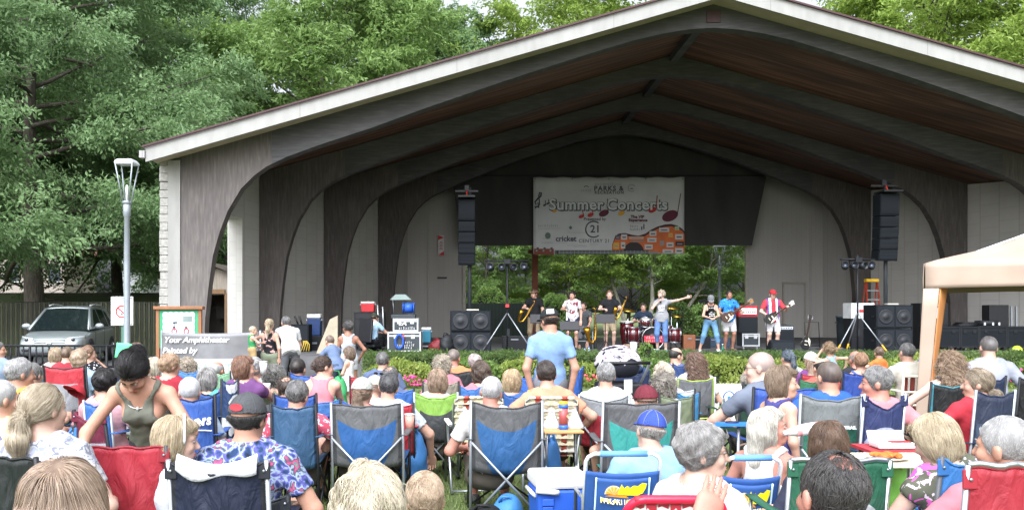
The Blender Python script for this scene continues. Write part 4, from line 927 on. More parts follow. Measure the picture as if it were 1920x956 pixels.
# bulletin board
d = 19.6; xc = xw(336, d); W = 84*d/FPX; t = thing('bulletin_board', 'wooden bulletin board with green scalloped border and pinned notices', 'notice board', (xc, d, 0)); wd = mat('84583a', .6, .15, 7, vec=(1, 1, .2)); zt = zw(577, d); zb = zw(655, d)
for sx in (-1, 1): MB().box((sx*W*.47, 0, zt/2), (.07, .09, zt)).build('post', wd, t, bevel=.005)
MB().box((0, 0, zt), (W*1.1, .2, .07)).build('roof_cap', wd, t, bevel=.01)
p = MB(); p.box((0, -.01, (zt+zb)/2), (W*.88, .03, zt-zb-.06)); bd = p.build('board', mat('378a60', .7, .05), t)
p = MB(); ww, hh = W*.35, (zt-zb)*.43; zc = (zt+zb)/2-.03
ring = []
for (ax, az_, bx_, bz) in ((-ww, hh, ww, hh), (ww, hh, ww, -hh), (ww, -hh, -ww, -hh), (-ww, -hh, -ww, hh)):
    for k in range(12): f = k/12; o_ = .012*math.sin(k*PI) if 0 else (.012 if k % 2 else -.004); ring.append((ax+(bx_-ax)*f+(o_ if ax == bx_ and ax > 0 else -o_ if ax == bx_ else 0), az_+(bz-az_)*f+(o_ if az_ == bz and az_ > 0 else -o_ if az_ == bz else 0)))
p.prism([(a, b_+zc) for a, b_ in ring], -.035, -.027); p.build('backing_paper', mat('bac3cc', .8, .04), bd, fix=True)
p = MB(); gm = [mat('6f7d7a', .7), mat('b23a4a', .7), mat('e4e0c8', .7), BLK]
p.box((W*.2, -.04, zc+hh*.62), (.2, .004, .12), 0); p.box((W*.2, -.04, zc+hh*.3), (.21, .004, .08), 2); p.box((-W*.08, -.04, zc+hh*.42), (.1, .004, .03), 3); p.box((-W*.1, -.04, zc+hh*.2), (.015, .004, .2), 3)
for x in (-W*.1, W*.17): p.tube([(x+.05*math.cos(a), -.04, zc-.02+.055*math.sin(a)) for a in np.linspace(0, 2*PI, 13)[:-1]], .012, 1, 4, closed=True); p.box((x, -.041, zc+.05), (.05, .004, .05), 3)
p.build('pinned_notice', gm, bd)
# painted-by banner
d = 18.4; x0, x1 = xw(303, d), xw(486, d); zt = zw(622, d); zb = .25; W = x1-x0; t = thing('painters_banner', 'grey and white vinyl banner thanking the painters of the amphitheater', 'banner', ((x0+x1)/2, d, 0)); zs = zw(671, d)
def bsurf(u, v): return ((u-.5)*W, .02*math.sin(u*9)*math.sin(v*4)+.015*math.sin(u*31+v*8)*(1-v)-.05*u, zb+(zt-zb)*v-.03*math.sin(PI*u)*v)
fr = (zs-zb)/(zt-zb)
BM = mat(fn=lambda b: b.mix(b.xyz('UV')[1] > fr, (.46, .475, .475), b.ramp(b.noise(5, 4), [(.3, (.12, .12, .124)), (.7, (.16, .16, .165))])), rough=.4, bump=.4, bscale=6)
bo = sheet(bsurf, 24, 12, .004, 'vinyl_sheet', BM, t)
z_ = lambda py: zw(py, d)
text('Your Amphitheater', .165, WHT, bo, (-W/2+.06, -.05, z_(637)), (PI/2, 0, 0), .002, 'LEFT', .004, .25); text('Painted by', .165, WHT, bo, (-W/2+.03, -.05, z_(657)), (PI/2, 0, 0), .002, 'LEFT', .004, .25)
text('CAMPAINTING', .3, mat('8aa19a', .6, 0), bo, (-W*.46, -.06, z_(691)), (PI/2, 0, 0), .001, 'LEFT', -.004, 0, xs=.92)
for k, z in enumerate((633, 641, 649, 656)): text(('We', 'Paint', 'it', 'All')[k] if 0 else ('PE', 'P', 'ue', '\u2014')[k], .07, WHT, bo, (W*.47, -.075, z_(z)), (PI/2, 0, 0), .001)
for sx in (-1, 1): MB().cyl((sx*W*.505, .05, zt/2), .022, zt+.06, 0, 'z', 10).build('pole', STEEL, t)
# shed seen through the wall opening
d = 28.5; xc = xw(424, d); t = thing('shed', 'small weathered shed with a dark open doorway beyond the side wall', 'shed', (xc-.6, d, 0)); zr = zw(500, d); ze = zw(522, d); sw = mat(fn=lambda b: b.ramp(b.noise(3, 4, b.mapped((6, 6, .4))), [(.3, (.16, .135, .11)), (.7, (.29, .25, .2))]), rough=.9); hw = 1.25
p = MB(); p.prism([(-hw, 0), (-.45, 0), (-.45, 2.15), (.55, 2.15), (.55, 0), (hw, 0), (hw, ze), (.3, zr-.05), (-hw, ze)], 0, .12); p.box((-hw+.06, 1.4, ze/2), (.12, 2.6, ze)); p.box((hw-.06, 1.4, ze/2), (.12, 2.6, ze)); p.box((0, 2.7, ze/2), (hw*2-.24, .12, ze)); p.build('wall', sw, t, fix=True)
for sx in (-1, 1): p = MB(); p.prism([(.3, zr), (sx*(hw+.2), ze-.1), (sx*(hw+.2), ze-.02), (.3, zr+.1)], -.25, 2.9); p.build('roof', mat('4a443b', .9, .2), t, fix=True)
p = MB(); p.box((.08, 1.4, .9), (.95, .5, 1.8)); p.box((.3, .9, 1.6), (.5, .2, .4)); p.build('stored_shelf', mat('17130f', .9), t); p = MB(); p.box((.02, -.04, 2.25), (1.1, .06, .14)); p.box((-.5, -.03, 1.1), (.1, .05, 2.2)); p.box((.62, -.03, 1.1), (.1, .05, 2.2)); p.build('door_frame', mat('6b5238', .8), t)
# white houses glimpsed past the trees
for lab, px, py0, wpx, d, hh, rc_ in (('white house glimpsed between the tree branches past the lamp post', 290, 548, 130, 62, 4.2, '7c7f84'), ('pale brick house low behind the big oak', 60, 548, 120, 70, 3.6, '6d4a3c')):
    t = thing('house', lab, 'house', (xw(px, d), d, hillz(xw(px, d), d))); w_ = wpx*d/FPX
    p = MB(); p.box((0, 3, hh/2-.5), (w_, 6, hh+1)); wl = p.build('wall', mat('d9dade' if d < 65 else '8a8078', .7), t); p = MB(); p.prism([(-w_/2-.4, hh), (w_/2+.4, hh), (w_/2-1, hh+1.8), (-w_/2+1, hh+1.8)], -.4, 6.4); p.build('roof', mat(rc_, .9), t, fix=True)
    for k in (-.3, .05, .35): p = MB(); p.box((k*w_, -.02, hh*.55), (.9, .05, 1.3)); wn = p.build('window', mat('2a3238', .15, 0), t); p = MB(); p.box((k*w_, -.04, hh*.55-.68), (1.1, .1, .08)); p.build('sill', WHT, wn)
# cedar post behind the stage
t = thing('cedar_post', 'reddish cedar post standing behind the stage opening', 'post', (xw(1003, 40), 40, 0)); MB().box((0, 0, 2.6), (.26, .26, 5.2)).build('shaft', mat('7a4630', .7, .2, 6, vec=(4, 4, .5)), t, bevel=.01); MB().box((0, 0, .12), (.4, .4, .24)).build('plinth', CONC, t, bevel=.01); MB().box((1.2, 0, zw(472, 40)), (3.0, .14, .16)).build('crossbeam', mat('6a3c2a', .7, .2), t)
# ---------------------------------------------------------------- foliage
def leafmesh(name, C, A, N, L, W, m, parent=None):
    n = len(C); S = np.cross(A, N); S /= np.maximum(np.linalg.norm(S, axis=1), 1e-6)[:, None]; N2 = np.cross(S, A)
    L = L[:, None]; W = W[:, None]; b = C-A*L*.5; t = C+A*L*.5-N2*L*.12; mid = C+A*L*.03
    V = np.stack([b, mid+S*W*.5+N2*W*.12, t, mid-S*W*.5+N2*W*.12], 1).reshape(-1, 3)
    return mkobj(name, np_mesh(name, V, np.arange(4*n).reshape(-1, 4), False), m, parent)
def leaf_mat(c0, c1, c2, rough=.5, tr=.5, sc_=.7, wood=None):
    k = ('leaf', c0, c1, c2)
    if k in _mc: return _mc[k]
    m = bpy.data.materials.new('leaf'); m.use_nodes = True; nt = m.node_tree; p = nt.nodes['Principled BSDF']; b = B(nt)
    n1 = b.noise(sc_, 3); n2 = b.noise(9, 2); c = b.ramp(n1*.5+n2*.5, [(.3, c0), (.5, c1), (.7, c2)])
    nt.links.new(c.k, p.inputs['Base Color']); p.inputs['Roughness'].default_value = rough; p.inputs['Specular IOR Level'].default_value = .35
    t = nt.nodes.new('ShaderNodeBsdfTranslucent'); nt.links.new(c.k, t.inputs[0]); mx = nt.nodes.new('ShaderNodeMixShader'); mx.inputs[0].default_value = tr
    nt.links.new(p.outputs[0], mx.inputs[1]); nt.links.new(t.outputs[0], mx.inputs[2]); nt.links.new(mx.outputs[0], nt.nodes['Material Output'].inputs[0]); _mc[k] = m; return m
OAK = leaf_mat((.105, .185, .075), (.17, .275, .115), (.26, .37, .18)); OAK2 = leaf_mat((.09, .165, .06), (.145, .24, .09), (.22, .32, .14)); MAPLE = leaf_mat((.12, .205, .055), (.19, .3, .085), (.28, .4, .14))
LOCUST = leaf_mat((.15, .235, .04), (.24, .345, .065), (.35, .45, .12)); SHRUB = leaf_mat((.09, .17, .04), (.16, .26, .065), (.27, .36, .11)); YEW = leaf_mat((.06, .11, .03), (.1, .165, .045), (.16, .21, .075)); EUON = leaf_mat((.14, .21, .045), (.27, .34, .075), (.45, .48, .16)); 
BARK = mat(fn=lambda b: b.ramp(b.noise(5, 5, b.mapped((4, 4, .6))), [(.3, (.05, .042, .034)), (.7, (.14, .12, .1))]), rough=.95, bump=.8, bscale=14); BARKG = mat(fn=lambda b: b.ramp(b.noise(4, 5, b.mapped((3, 3, .8))), [(.3, (.16, .15, .125)), (.7, (.33, .31, .27))]), rough=.9, bump=.5, bscale=14)
def tree(label, px, d, H, Rc, zc0, n, leaf=.2, m=OAK, bark=BARK, style='oak', gz=0, limbs=38, tr=.28, seed=0, trunk=None, name='shade_tree', group='trees round the band shell', squash=.28, w=.42, top=.12, zmin=-9):
    g = np.random.default_rng(seed+17); x = xw(px, d); t = thing(name, label, 'tree', (x, d, gz), 0, group); tb = MB()
    tp = [(0, 0, -.1)]+[(.18*math.sin(z*.5+seed), .15*math.cos(z*.6+seed*2), z) for z in np.linspace(.5, H*.93, 12)]; rs = [tr*1.25]+list(np.linspace(tr, .04, 12)); tb.tube(trunk or tp, rs if not trunk else list(np.linspace(tr, .05, len(trunk))), 0, 10)
    segs = []; lb = MB(); TP = np.array(trunk or tp, float)
    for i in range(limbs):
        f = (i+.5)/limbs; z = zc0+(H-zc0)*f**.92*.98; az = i*2.39996+g.uniform(-.4, .4)
        p0 = np.array([np.interp(z*.96, TP[:, 2], TP[:, 0]), np.interp(z*.96, TP[:, 2], TP[:, 1]), min(z*.96, TP[-1, 2])])
        prof = (math.sin(PI*min(1, (f*.86+.14)))**.7 if style != 'oak' else (1-f)**.55*.95+.1)*(.8+.4*g.random())
        L = max(Rc*prof, .7); e0 = {'oak': -.12+.85*f, 'round': .35+.6*f, 'vase': .75+.35*f}[style]+g.normal(0, .1); pts = [p0]; dd = np.array([math.cos(az)*math.cos(e0), math.sin(az)*math.cos(e0), math.sin(e0)]); K = 7
        for k in range(K):
            dd = dd+g.normal(0, .09, 3)+np.array([0, 0, (-.05 if style == 'oak' else -.03)]); dd /= np.linalg.norm(dd); pts.append(pts[-1]+dd*L/K)
        r0 = max(.025, tr*.33*(1-.6*f)); lb.tube([tuple(p) for p in pts], list(np.linspace(r0, .012, K+1)), 0, 6)
        pts = np.array(pts)
        for q in range(int(5+L*2.6)):
            tpos = .22+.78*g.random()**.75; k = tpos*K; b0 = pts[int(min(k, K-1))]+(pts[min(int(k)+1, K)]-pts[int(min(k, K-1))])*(k-int(k)); dv = pts[min(int(k)+1, K)]-pts[int(min(k, K-1))]; a2 = math.atan2(dv[1], dv[0])+g.choice([-1, 1])*g.uniform(.25, 1.3); e2 = g.normal(.1 if style == 'oak' else .25, .3)
            l2 = (.2+.25*g.random())*L*(1.15-tpos*.55)+.25; v = np.array([math.cos(a2)*math.cos(e2), math.sin(a2)*math.cos(e2), math.sin(e2)]); e = b0+v*l2-np.array([0, 0, .12*l2]); segs.append((b0, e, l2))
            if q % 3 == 0: lb.tube([tuple(b0), tuple((b0+e)/2+np.array([0, 0, .05*l2])), tuple(e)], [.016, .012, .006], 0, 4)
    tb.build('trunk', bark, t); lb.build('limb', bark, t)
    wts = np.array([s[2] for s in segs]); ci = g.choice(len(segs), n, p=wts/wts.sum()); B0 = np.array([s[0] for s in segs])[ci]; E0 = np.array([s[1] for s in segs])[ci]; LL = wts[ci][:, None]
    f = g.random((n, 1))**.7; D = E0-B0; D /= np.maximum(np.linalg.norm(D, axis=1), 1e-6)[:, None]
    off = g.normal(0, 1, (n, 3))*np.array([1, 1, squash*2])*(.10+.12*LL)*(1.1-.5*f); C = B0+(E0-B0)*(f*1.06)+off
    sub = g.integers(0, 10**6, n)
    A = D*.8+g.normal(0, .55, (n, 3))+np.array([0, 0, -.35]); A /= np.linalg.norm(A, axis=1)[:, None]; N = g.normal(0, .75, (n, 3))+np.array([0, -.25, .9]); N /= np.linalg.norm(N, axis=1)[:, None]
    kp = C[:, 2] > zmin+.5*np.sin(C[:, 0]*1.7+seed)+.35*np.sin(C[:, 1]*2.3); C, A, N = C[kp], A[kp], N[kp]; n = len(C)
    kp = ~((x+C[:, 0] > -8.5) & (d+C[:, 1] > 20.5) & (d+C[:, 1] < 39.6) & (x+C[:, 0] < 21)); C, A, N = C[kp], A[kp], N[kp]; n = len(C)
    L = leaf*g.uniform(.65, 1.35, n); leafmesh('crown', C, A, N, L, L*w*g.uniform(.7, 1.2, n), m, t); return t
tree('broad dark oak with layered drooping branches over the parked car', 60, 35, 18.5, 8.8, 4.0, 230000, .19, OAK, seed=1, zmin=3.3, limbs=56, tr=.4)
tree('tall oak rising behind the lamp post beside the band shell roof', 372, 53, 24.5, 8.8, 5.5, 150000, .24, OAK, seed=2, zmin=3.2, limbs=52, tr=.36)
tree('dense dark oak filling the gap behind the first oak', 225, 50, 22, 10, 5.0, 100000, .28, OAK2, seed=3, zmin=3.4, limbs=46, tr=.34)
tree('bushy green tree at the far edge of the parking lot', -110, 44, 17, 9, 4.4, 70000, .28, OAK2, seed=4, zmin=3.0, limbs=40)
tree('lighter oak above the roof slope with bare twiggy stems', 610, 46, 20, 7.0, 4, 62000, .3, MAPLE, seed=5, style='round', limbs=44)
tree('slender maple behind the roof between two fuller trees', 745, 72, 28, 8.4, 7, 60000, .38, MAPLE, seed=6, style='round', limbs=40)
tree('rounded maple behind the roof, touching the pale sky gap', 890, 74, 26.2, 9, 7, 46000, .4, OAK, seed=7, style='round', limbs=36)
tree('pale green maple whose top shows over the long roof slope', 1080, 76, 28, 10.2, 8, 60000, .4, LOCUST, seed=8, style='round', limbs=42)
tree('dark maple top peeping over the roof ridge', 1420, 72, 27.3, 4.0, 9, 16000, .3, MAPLE, seed=9, style='round', limbs=26)
tree('yellow green honey locust leaning over the roof slope', 1735, 47, 19, 7.6, 6, 56000, .3, LOCUST, seed=10, style='round', limbs=44)
tree('honey locust with dark limbs at the roof corner', 1950, 44, 17.5, 7.5, 5, 42000, .3, LOCUST, seed=11, style='round', limbs=40)
# small trees seen through the open stage back
tree('young tree with a dark straight trunk behind the floral shirted musician', 1062, 60.0, 8.6, 4.1, 2.6, 22000, .19, SHRUB, seed=12, style='round', limbs=30, tr=.13)
tree('grey barked tree leaning behind the saxophone player', 1150, 59.0, 9.2, 4.4, 3.0, 26000, .19, LOCUST, BARKG, 'round', seed=13, limbs=30, tr=.17, trunk=[(.9, 0, 0), (.75, 0, .9), (.35, 0, 2.2), (-.1, 0, 3.6), (-.4, 0, 5.2), (-.5, 0, 7)])
tree('pale trunked tree behind the singer', 1222, 58.0, 9.2, 4.1, 3.3, 24000, .19, SHRUB, BARKG, 'round', seed=14, limbs=30, tr=.19, trunk=[(-.35, 0, 0), (-.1, 0, 1.2), (.05, 0, 2.4), (.0, 0, 4), (.25, 0, 5.5), (.1, 0, 7)])
tree('leafy tree with one slanting pale limb behind the bass player', 1320, 59.5, 9.2, 4.6, 2.6, 30000, .19, SHRUB, BARKG, 'round', seed=15, limbs=34, tr=.14, trunk=[(-1.9, 0, .6), (-1.2, 0, 1.7), (-.5, 0, 2.7), (.2, 0, 3.8), (.5, 0, 5), (.5, 0, 7)])
tree('bushy tree in the corner of the stage opening by the speaker tower', 915, 58.5, 8.0, 3.9, 1.2, 26000, .19, MAPLE, BARK, 'round', seed=16, limbs=32, tr=.12)
tree('young maple in the gap between the cedar post and the fence', 985, 63.0, 9.7, 4.4, 1.6, 26000, .2, LOCUST, BARK, 'round', seed=17, limbs=30, tr=.12)
tree('leafy maple closing the view behind the stage', 1180, 69.0, 10.9, 8.0, 1.0, 60000, .24, LOCUST, BARK, 'round', seed=18, limbs=36, tr=.16)
tree('dense tree behind the slim lamp post', 1390, 67.0, 10.9, 6.4, 1.0, 50000, .22, MAPLE, BARK, 'round', seed=19, limbs=36, tr=.16)
tree('tree showing through the tall opening in the side wall', 425, 45, 13, 4.4, 2.0, 40000, .24, MAPLE, BARK, 'round', seed=20, limbs=38, tr=.18)
def leafbox(name, label, cat, x0, x1, y0, y1, z0, z1, n, leaf, m, group=None, lump=.08, kind=None, up=.5, seed=0, dome=0):
    g = np.random.default_rng(seed+101); t = thing(name, label, cat, ((x0+x1)/2, (y0+y1)/2, 0), 0, group)
    sx, sy, sz = x1-x0, y1-y0, z1-z0; a = np.array([sx*sz, sx*sy, sy*sz]); face = g.choice(3, n, p=a/a.sum()); u, v = g.random((2, n))
    P = np.where((face == 0)[:, None], np.stack([u*sx, 0*u, v*sz], 1), np.where((face == 1)[:, None], np.stack([u*sx, v*sy, 0*u+sz], 1), np.stack([(v > .5)*sx, u*sy, (v*2 % 1)*sz], 1)))
    Nn = np.where((face == 0)[:, None], [[0, -1, .35]], np.where((face == 1)[:, None], [[0, 0, 1]], np.stack([np.where(v > .5, 1, -1), 0*v, .3+0*v], 1)))
    W0 = P+np.array([x0, y0, z0]); bump = lump*(np.sin(W0[:, 0]*5.3+seed)*np.sin(W0[:, 2]*6+W0[:, 0]*2)+.7*np.sin(W0[:, 0]*11+W0[:, 1]*7))
    P = P+Nn*bump[:, None]+g.normal(0, .035, (n, 3))-Nn*g.exponential(.05, (n, 1))
    if dome: q = (P[:, 0]/sx-.5)*2; P[:, 2] *= np.sqrt(np.maximum(.08, 1-dome*q*q))
    P += np.array([-sx/2, -sy/2, z0]); A = g.normal(0, .7, (n, 3))+np.array([0, 0, up])+Nn*.4; A /= np.linalg.norm(A, axis=1)[:, None]; N = Nn+g.normal(0, .5, (n, 3)); N /= np.linalg.norm(N, axis=1)[:, None]
    L = leaf*g.uniform(.6, 1.4, n); leafmesh('foliage', P, A, N, L, L*.5, m, t)
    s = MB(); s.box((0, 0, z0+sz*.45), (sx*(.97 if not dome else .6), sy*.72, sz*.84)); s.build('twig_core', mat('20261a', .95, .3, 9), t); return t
leafbox('clipped_hedge', 'long clipped yew hedge along the front of the stage', 'hedge', -2.55, 16.5, 20.2, 21.6, 0, .66, 60000, .06, YEW, lump=.03, seed=1)
xs = [-2.4, -.9, .55, 2.0, 3.4, 4.75, 6.1, 7.5, 8.9, 10.3, 11.7]; nm = ['beside the walkway end of the hedge', 'below the tan road case', 'below the double speaker cabinets', 'next to the blue-shirted walker', 'behind the stroller', 'below the singer', 'below the bass player', 'below the guitarist', 'below the monitor wedge', 'below the yellow-footed light stand', 'near the tent leg']
for i, x in enumerate(xs):
    leafbox('variegated_shrub', 'yellow green variegated shrub '+nm[i]+' in front of the hedge', 'shrub', x, x+1.35, 19.5, 20.25, 0, .5+.1*((i*7) % 3)*.5, 3600, .085, EUON if i % 3 != 1 else SHRUB, 'variegated shrubs in front of the hedge', .06, seed=i+20, dome=.5)
leafbox('hedge_sprout', 'leafy green shoot poking above the hedge below the singer', 'shrub', xw(1212, 20.3)-.16, xw(1212, 20.3)+.16, 20.2, 20.5, .55, zw(645, 20.3), 200, .1, SHRUB, None, .03, seed=50, dome=.7)
for i, (px0, px1, m, z, lab) in enumerate(((880, 960, SHRUB, 2.7, 'thick green shrub behind the screened fence by the speaker tower'), (1010, 1075, SHRUB, 2.4, 'rounded shrub behind the trumpet player'), (1235, 1300, YEW, 2.0, 'dark shrub behind the singer'), (1290, 1345, MAPLE, 1.8, 'low shrub behind the woman in the black tank top'))):
    leafbox('back_shrub', lab, 'shrub', xw(px0, 47.5), xw(px1, 47.5), 47, 48.6, 0, z*1.05, 5000, .13, m, 'shrubs behind the stage', .16, seed=60+i, dome=.6)
def flowers(label, px, py, d, n=14, col='e0488a', spread=.28):
    c = at(px, py, d); t = thing('petunia_clump', label, 'flowers', (c.x, c.y, 0), 0, 'pink petunias along the hedge'); g = random.Random(px)
    pet = MB(); st = MB(); lf = MB()
    for k in range(n):
        x, y, z = g.uniform(-spread, spread), g.uniform(-.15, .15), max(.08, c.z+g.uniform(-.14, .1)); st.tube([(x*.5, y*.5, 0), (x, y, z)], .004, 0, 4)
        r = g.uniform(.025, .042); M = Matrix.Translation((x, y, z)) @ Euler((g.uniform(.6, 1.8), g.uniform(-.5, .5), 0)).to_matrix().to_4x4(); pet.lathe([(.004, -.02), (r*.5, 0), (r, .012)], 0, 5, M)
        for j in range(3): a = g.uniform(0, 6); q = Vector((x*.8, y*.8, z*.6)); lf.add([q, q+Vector((math.cos(a)*.03, math.sin(a)*.03, .02)), q+Vector((math.cos(a)*.08, math.sin(a)*.08, .0)), q+Vector((math.cos(a+.5)*.03, math.sin(a+.5)*.03, .02))], [(0, 1, 2, 3)])
    pet.build('blossoms' if 0 else 'blossom', mat(col, .6, .15), t); st.build('stem', SHRUB, t); lf.build('leaf', SHRUB, t)
for px, py, n, lab in ((765, 712, 22, 'bright pink petunias under the hedge beside the man in the blue polo'), (795, 722, 16, 'pink petunias at the foot of the yellow shrub near the lime chair'), (1098, 712, 14, 'coral petunias behind the walking man'), (1228, 712, 10, 'magenta petunias behind the stroller'), (1755, 694, 14, 'pink petunias beyond the curly haired woman'), (1905, 702, 12, 'pink petunias beyond the man in the grey long sleeves')):
    flowers(lab, px, py, 19.2, n, 'e0488a' if px != 1098 else 'e05a60')
# ---------------------------------------------------------------- on the stage
def bars(parent, x, y, z, w, h, m, seed=1, name='lettering'):   # writing too small to read in the photograph: short letter strokes
    g = random.Random(seed); b = MB(); q = -w/2
    while q < w/2-h*.3:
        l = h*g.uniform(.4, .75); hh = h*g.choice([.7, .7, 1]); b.box((x+q+l/2, y, z-h/2+hh/2), (l*.3, .003, hh)); b.box((x+q+l*.62, y, z-h/2+hh*g.choice([.15, .5, .9])), (l*.4, .003, h*.2)); q += l+h*.12*g.choice([1, 1, 1, 3])
    return b.build(name, m, parent)
CAB = mat('171b1f', .8, .15, 20, .3, 90, spec=.15); GRILL = mat(fn=lambda b: b.mix(b.vor(70, None, 'Distance', 0) < .32, (.016, .019, .023), (.007, .008, .01)), rough=.7, spec=.12); CONE = mat('191c20', .5, .1); CASE = mat('2e3438', .55, .1, 6); EDGE = mat('c9cccd', .35, .05, metal=.5)
def subs(label, px0, px1, py0, py1, d):
    t = thing('subwoofer_stack', label, 'speaker', (xw((px0+px1)/2, d), d, SZ), 0, 'double subwoofer stacks'); W = (px1-px0)*d/FPX; H = zw(py0, d)-SZ
    for k in range(2):
        h = H/2; z = h*(k+.5); b = MB(); b.box((0, .4, z), (W, .8, h-.015)); cb = b.build('cabinet', CAB, t, bevel=.012)
        for sx in (-1, 1):
            g_ = MB(); g_.box((sx*W*.245, -.008, z), (W*.45, .02, h*.86)); g_.build('grille', GRILL, cb, bevel=.006)
            c = MB(); M = Matrix.Translation((sx*W*.245, -.02, z)) @ Matrix.Rotation(PI/2, 4, 'X'); r = min(h*.4, W*.2); c.lathe([(r, 0), (r*.97, .012), (r*.88, .012), (r*.8, -.004), (r*.35, -.03), (r*.3, -.012), (r*.18, .0), (.001, .004)][::-1] if 0 else [(r*1.0, .0), (r*.96, .014), (r*.86, .012), (r*.4, .004), (r*.34, .012), (r*.2, .02), (.002, .022)], 0, 24, M); c.build('cone', CONE, cb, fix=True)
        for sx in (-1, 1): q = MB(); q.box((sx*W*.497, .2, z), (.02, .16, .06)); q.build('handle', BLK, cb)
    b = MB(); b.box((.05, .3, H+.02), (W*.3, .2, .03)); b.build('cable_tray', mat('b9b6a8', .7), t)
subs('double stack of black subwoofers below the line array beside the woman with the sunglasses on her head' if 0 else 'black subwoofer stack under the line array on the road case side', 844, 921, 582, 664, 23.6)
subs('black subwoofer stack partly hidden by the tan tent leg', 1643, 1712, 571, 655, 23.8)
def line_array(label, px, py0, py1, wpx, d, base):
    e = d+.55; t = thing('line_array_tower', label, 'speaker tower', (xw(px, e), d+.5, SZ), 0, 'line array towers'); W = wpx*e/FPX; z1 = zw(py0, e)-SZ; z0 = zw(py1, e)-SZ
    MB().tube([(.08, .45, 0), (.08, .45, z1+.45)], .055, 0, 10).build('mast', mat('2f3337', .5), t); p = MB(); p.box((.05, .4, .06), (.9, .9, .1)); p.build('base_plate', BLKM, t)
    b = MB(); b.box((0, .1, z1+.12), (W*.98, .7, .05)); b.box((0, .4, z1+.34), (W*1.35, .05, .05)); b.box((.0, .4, z1+.42), (.12, .12, .16)); b.build('flying_frame', BLK, t)
    MB().tube([(0, .1, z1+.13), (0, .25, z1+.34)], .02, 0, 6).build('hoist_strap', mat('c03a2a', .7), t)
    y = 0; z = z1+.08; hs_ = [.36, .18, .18, .18, .17]; s = sum(hs_)
    for k in range(5):
        h = (z1-z0)*hs_[k]/s*1.02; a = .03+.03*k; b = MB(); b.box((0, y+.25, z-h/2), (W, .5, h-.012), 0, (a, 0, 0)); cb = b.build('speaker_box', CAB, t, bevel=.01); g_ = MB(); g_.box((0, y-.012+.25-.25, z-h/2), (W*.93, .02, h*.86), 0, (a, 0, 0)); g_.build('grille', GRILL, cb)
        z -= h; y += h*math.sin(a)
line_array('hanging black line array over the subwoofers beside the acoustic panel', 875, 378, 498, 32, 25, None); line_array('hanging black line array above the tent side subwoofers', 1667, 368, 490, 36, 25, None)
def par_stand(label, px, ptop, pbar, pfeet, d, n, span, feet='2a2c2e', red=False):
    t = thing('light_stand', label, 'light stand', (xw(px, d), d, SZ), 0, 'tripod light stands'); zt = zw(ptop, d)-SZ; sp = span*d/FPX; zb = zw(pbar, d)-SZ
    MB().tube([(0, 0, .12), (0, 0, zt)], .024, 0, 8).build('mast', BLKM, t); MB().tube([(-sp/2, 0, zb), (sp/2, 0, zb)], .022, 0, 8).build('crossbar', BLKM, t)
    for k in range(3):
        a = -PI/2+.55+k*2*PI/3 if k != 1 else -PI/2-.55+PI*2; a = [PI*1.12, -PI*.12, PI/2][k]; e = Vector((math.cos(a)*.72, math.sin(a)*.72, .02)); lg = MB().tube([(0, 0, 1.05), tuple(e)], .016, 0, 6).build('leg', STEEL, t); MB().tube([tuple(e.lerp(Vector((0, 0, 1.05)), .22)), tuple(e)], .022, 0, 6).build('foot', mat(feet, .5), lg)
    for k in range(n):
        x = -sp/2+sp*(k+.5)/n; M = Matrix.Translation((x, -.05, zb-.17)) @ Euler((R(70+10*(k % 3)), 0, R((k % 3-1)*18))).to_matrix().to_4x4(); c = MB(); c.lathe([(.05, -.14), (.085, -.08), (.09, .1), (.082, .1), (.07, .02), (.001, .01)], 0, 14, M); c.box((x, 0, zb-.07), (.16, .02, .02)); c.box((x-.08, -.02, zb-.12), (.012, .02, .12)); c.box((x+.08, -.02, zb-.12), (.012, .02, .12)); cn = c.build('par_can', BLK, t); l = MB(); l.lathe([(.001, .015), (.072, .02), (.072, .03), (.001, .035)], 0, 12, M); l.build('lens', mat('3c424c', .1, 0, metal=.3), cn)
    c = MB(); c.box((0, -.02, zb-.02), (.16, .14, .12)); c.box((.03, 0, .55), (.07, .07, .18)); c.build('junction_box', BLKM, t)
    if red: MB().box((0, -.04, zw(573, d)-SZ), (.09, .09, .08)).build('clamp', mat('b03030', .5), t)
par_stand('black tripod light stand with four cans beside the hat wearing musician', 951, 489, 489, 665, 23.2, 4, 84, red=True); par_stand('tripod light stand with yellow feet in front of the white cabinet', 1608, 478, 486, 662, 23.0, 4, 66, 'e0a020')
def road_case(label, px0, px1, py0, py1, d, dep=.7, face=CASE, edge=EDGE, zb=None, name='road_case', casters=True, group='road cases'):
    z0 = zw(py1, d) if zb is None else zb; t = thing(name, label, 'road case', (xw((px0+px1)/2, d), d, z0), 0, group); W = (px1-px0)*d/FPX; H = zw(py0, d)-z0; f0 = .09 if casters else 0
    b = MB(); b.box((0, dep/2, f0+(H-f0)/2), (W, dep, H-f0)); bo = b.build('shell', face, t, bevel=.01); e = MB(); q = .035
    for sx in (-1, 1):
        for z in (0, 1): pass
        for y in (0, dep): e.box((sx*(W/2-q/2+.004), y, f0+(H-f0)/2), (q, .02, H-f0+.006))
    for y in (0, dep):
        for z in (f0+q/2, H-q/2, f0+(H-f0)*.8): e.box((0, y, z), (W-2*q-.004, .018, q))
    e.build('edge_trim', edge, bo, fix=True)
    for sx in (-1, 1): l = MB(); l.box((sx*W*.26, -.012, f0+(H-f0)*.8-.02), (.09, .016, .1)); l.build('latch', edge, bo); 
    if casters:
        for sx in (-1, 1): c = MB(); c.cyl((sx*W*.4, .08, .045), .045, .035, 0, 'x', 12); c.build('caster', edge, t)
    return t
t = road_case('grey road case with white edges and a blue strap at the sound desk', 727, 789, 622, 666, 23.0, .75); d = 23.0
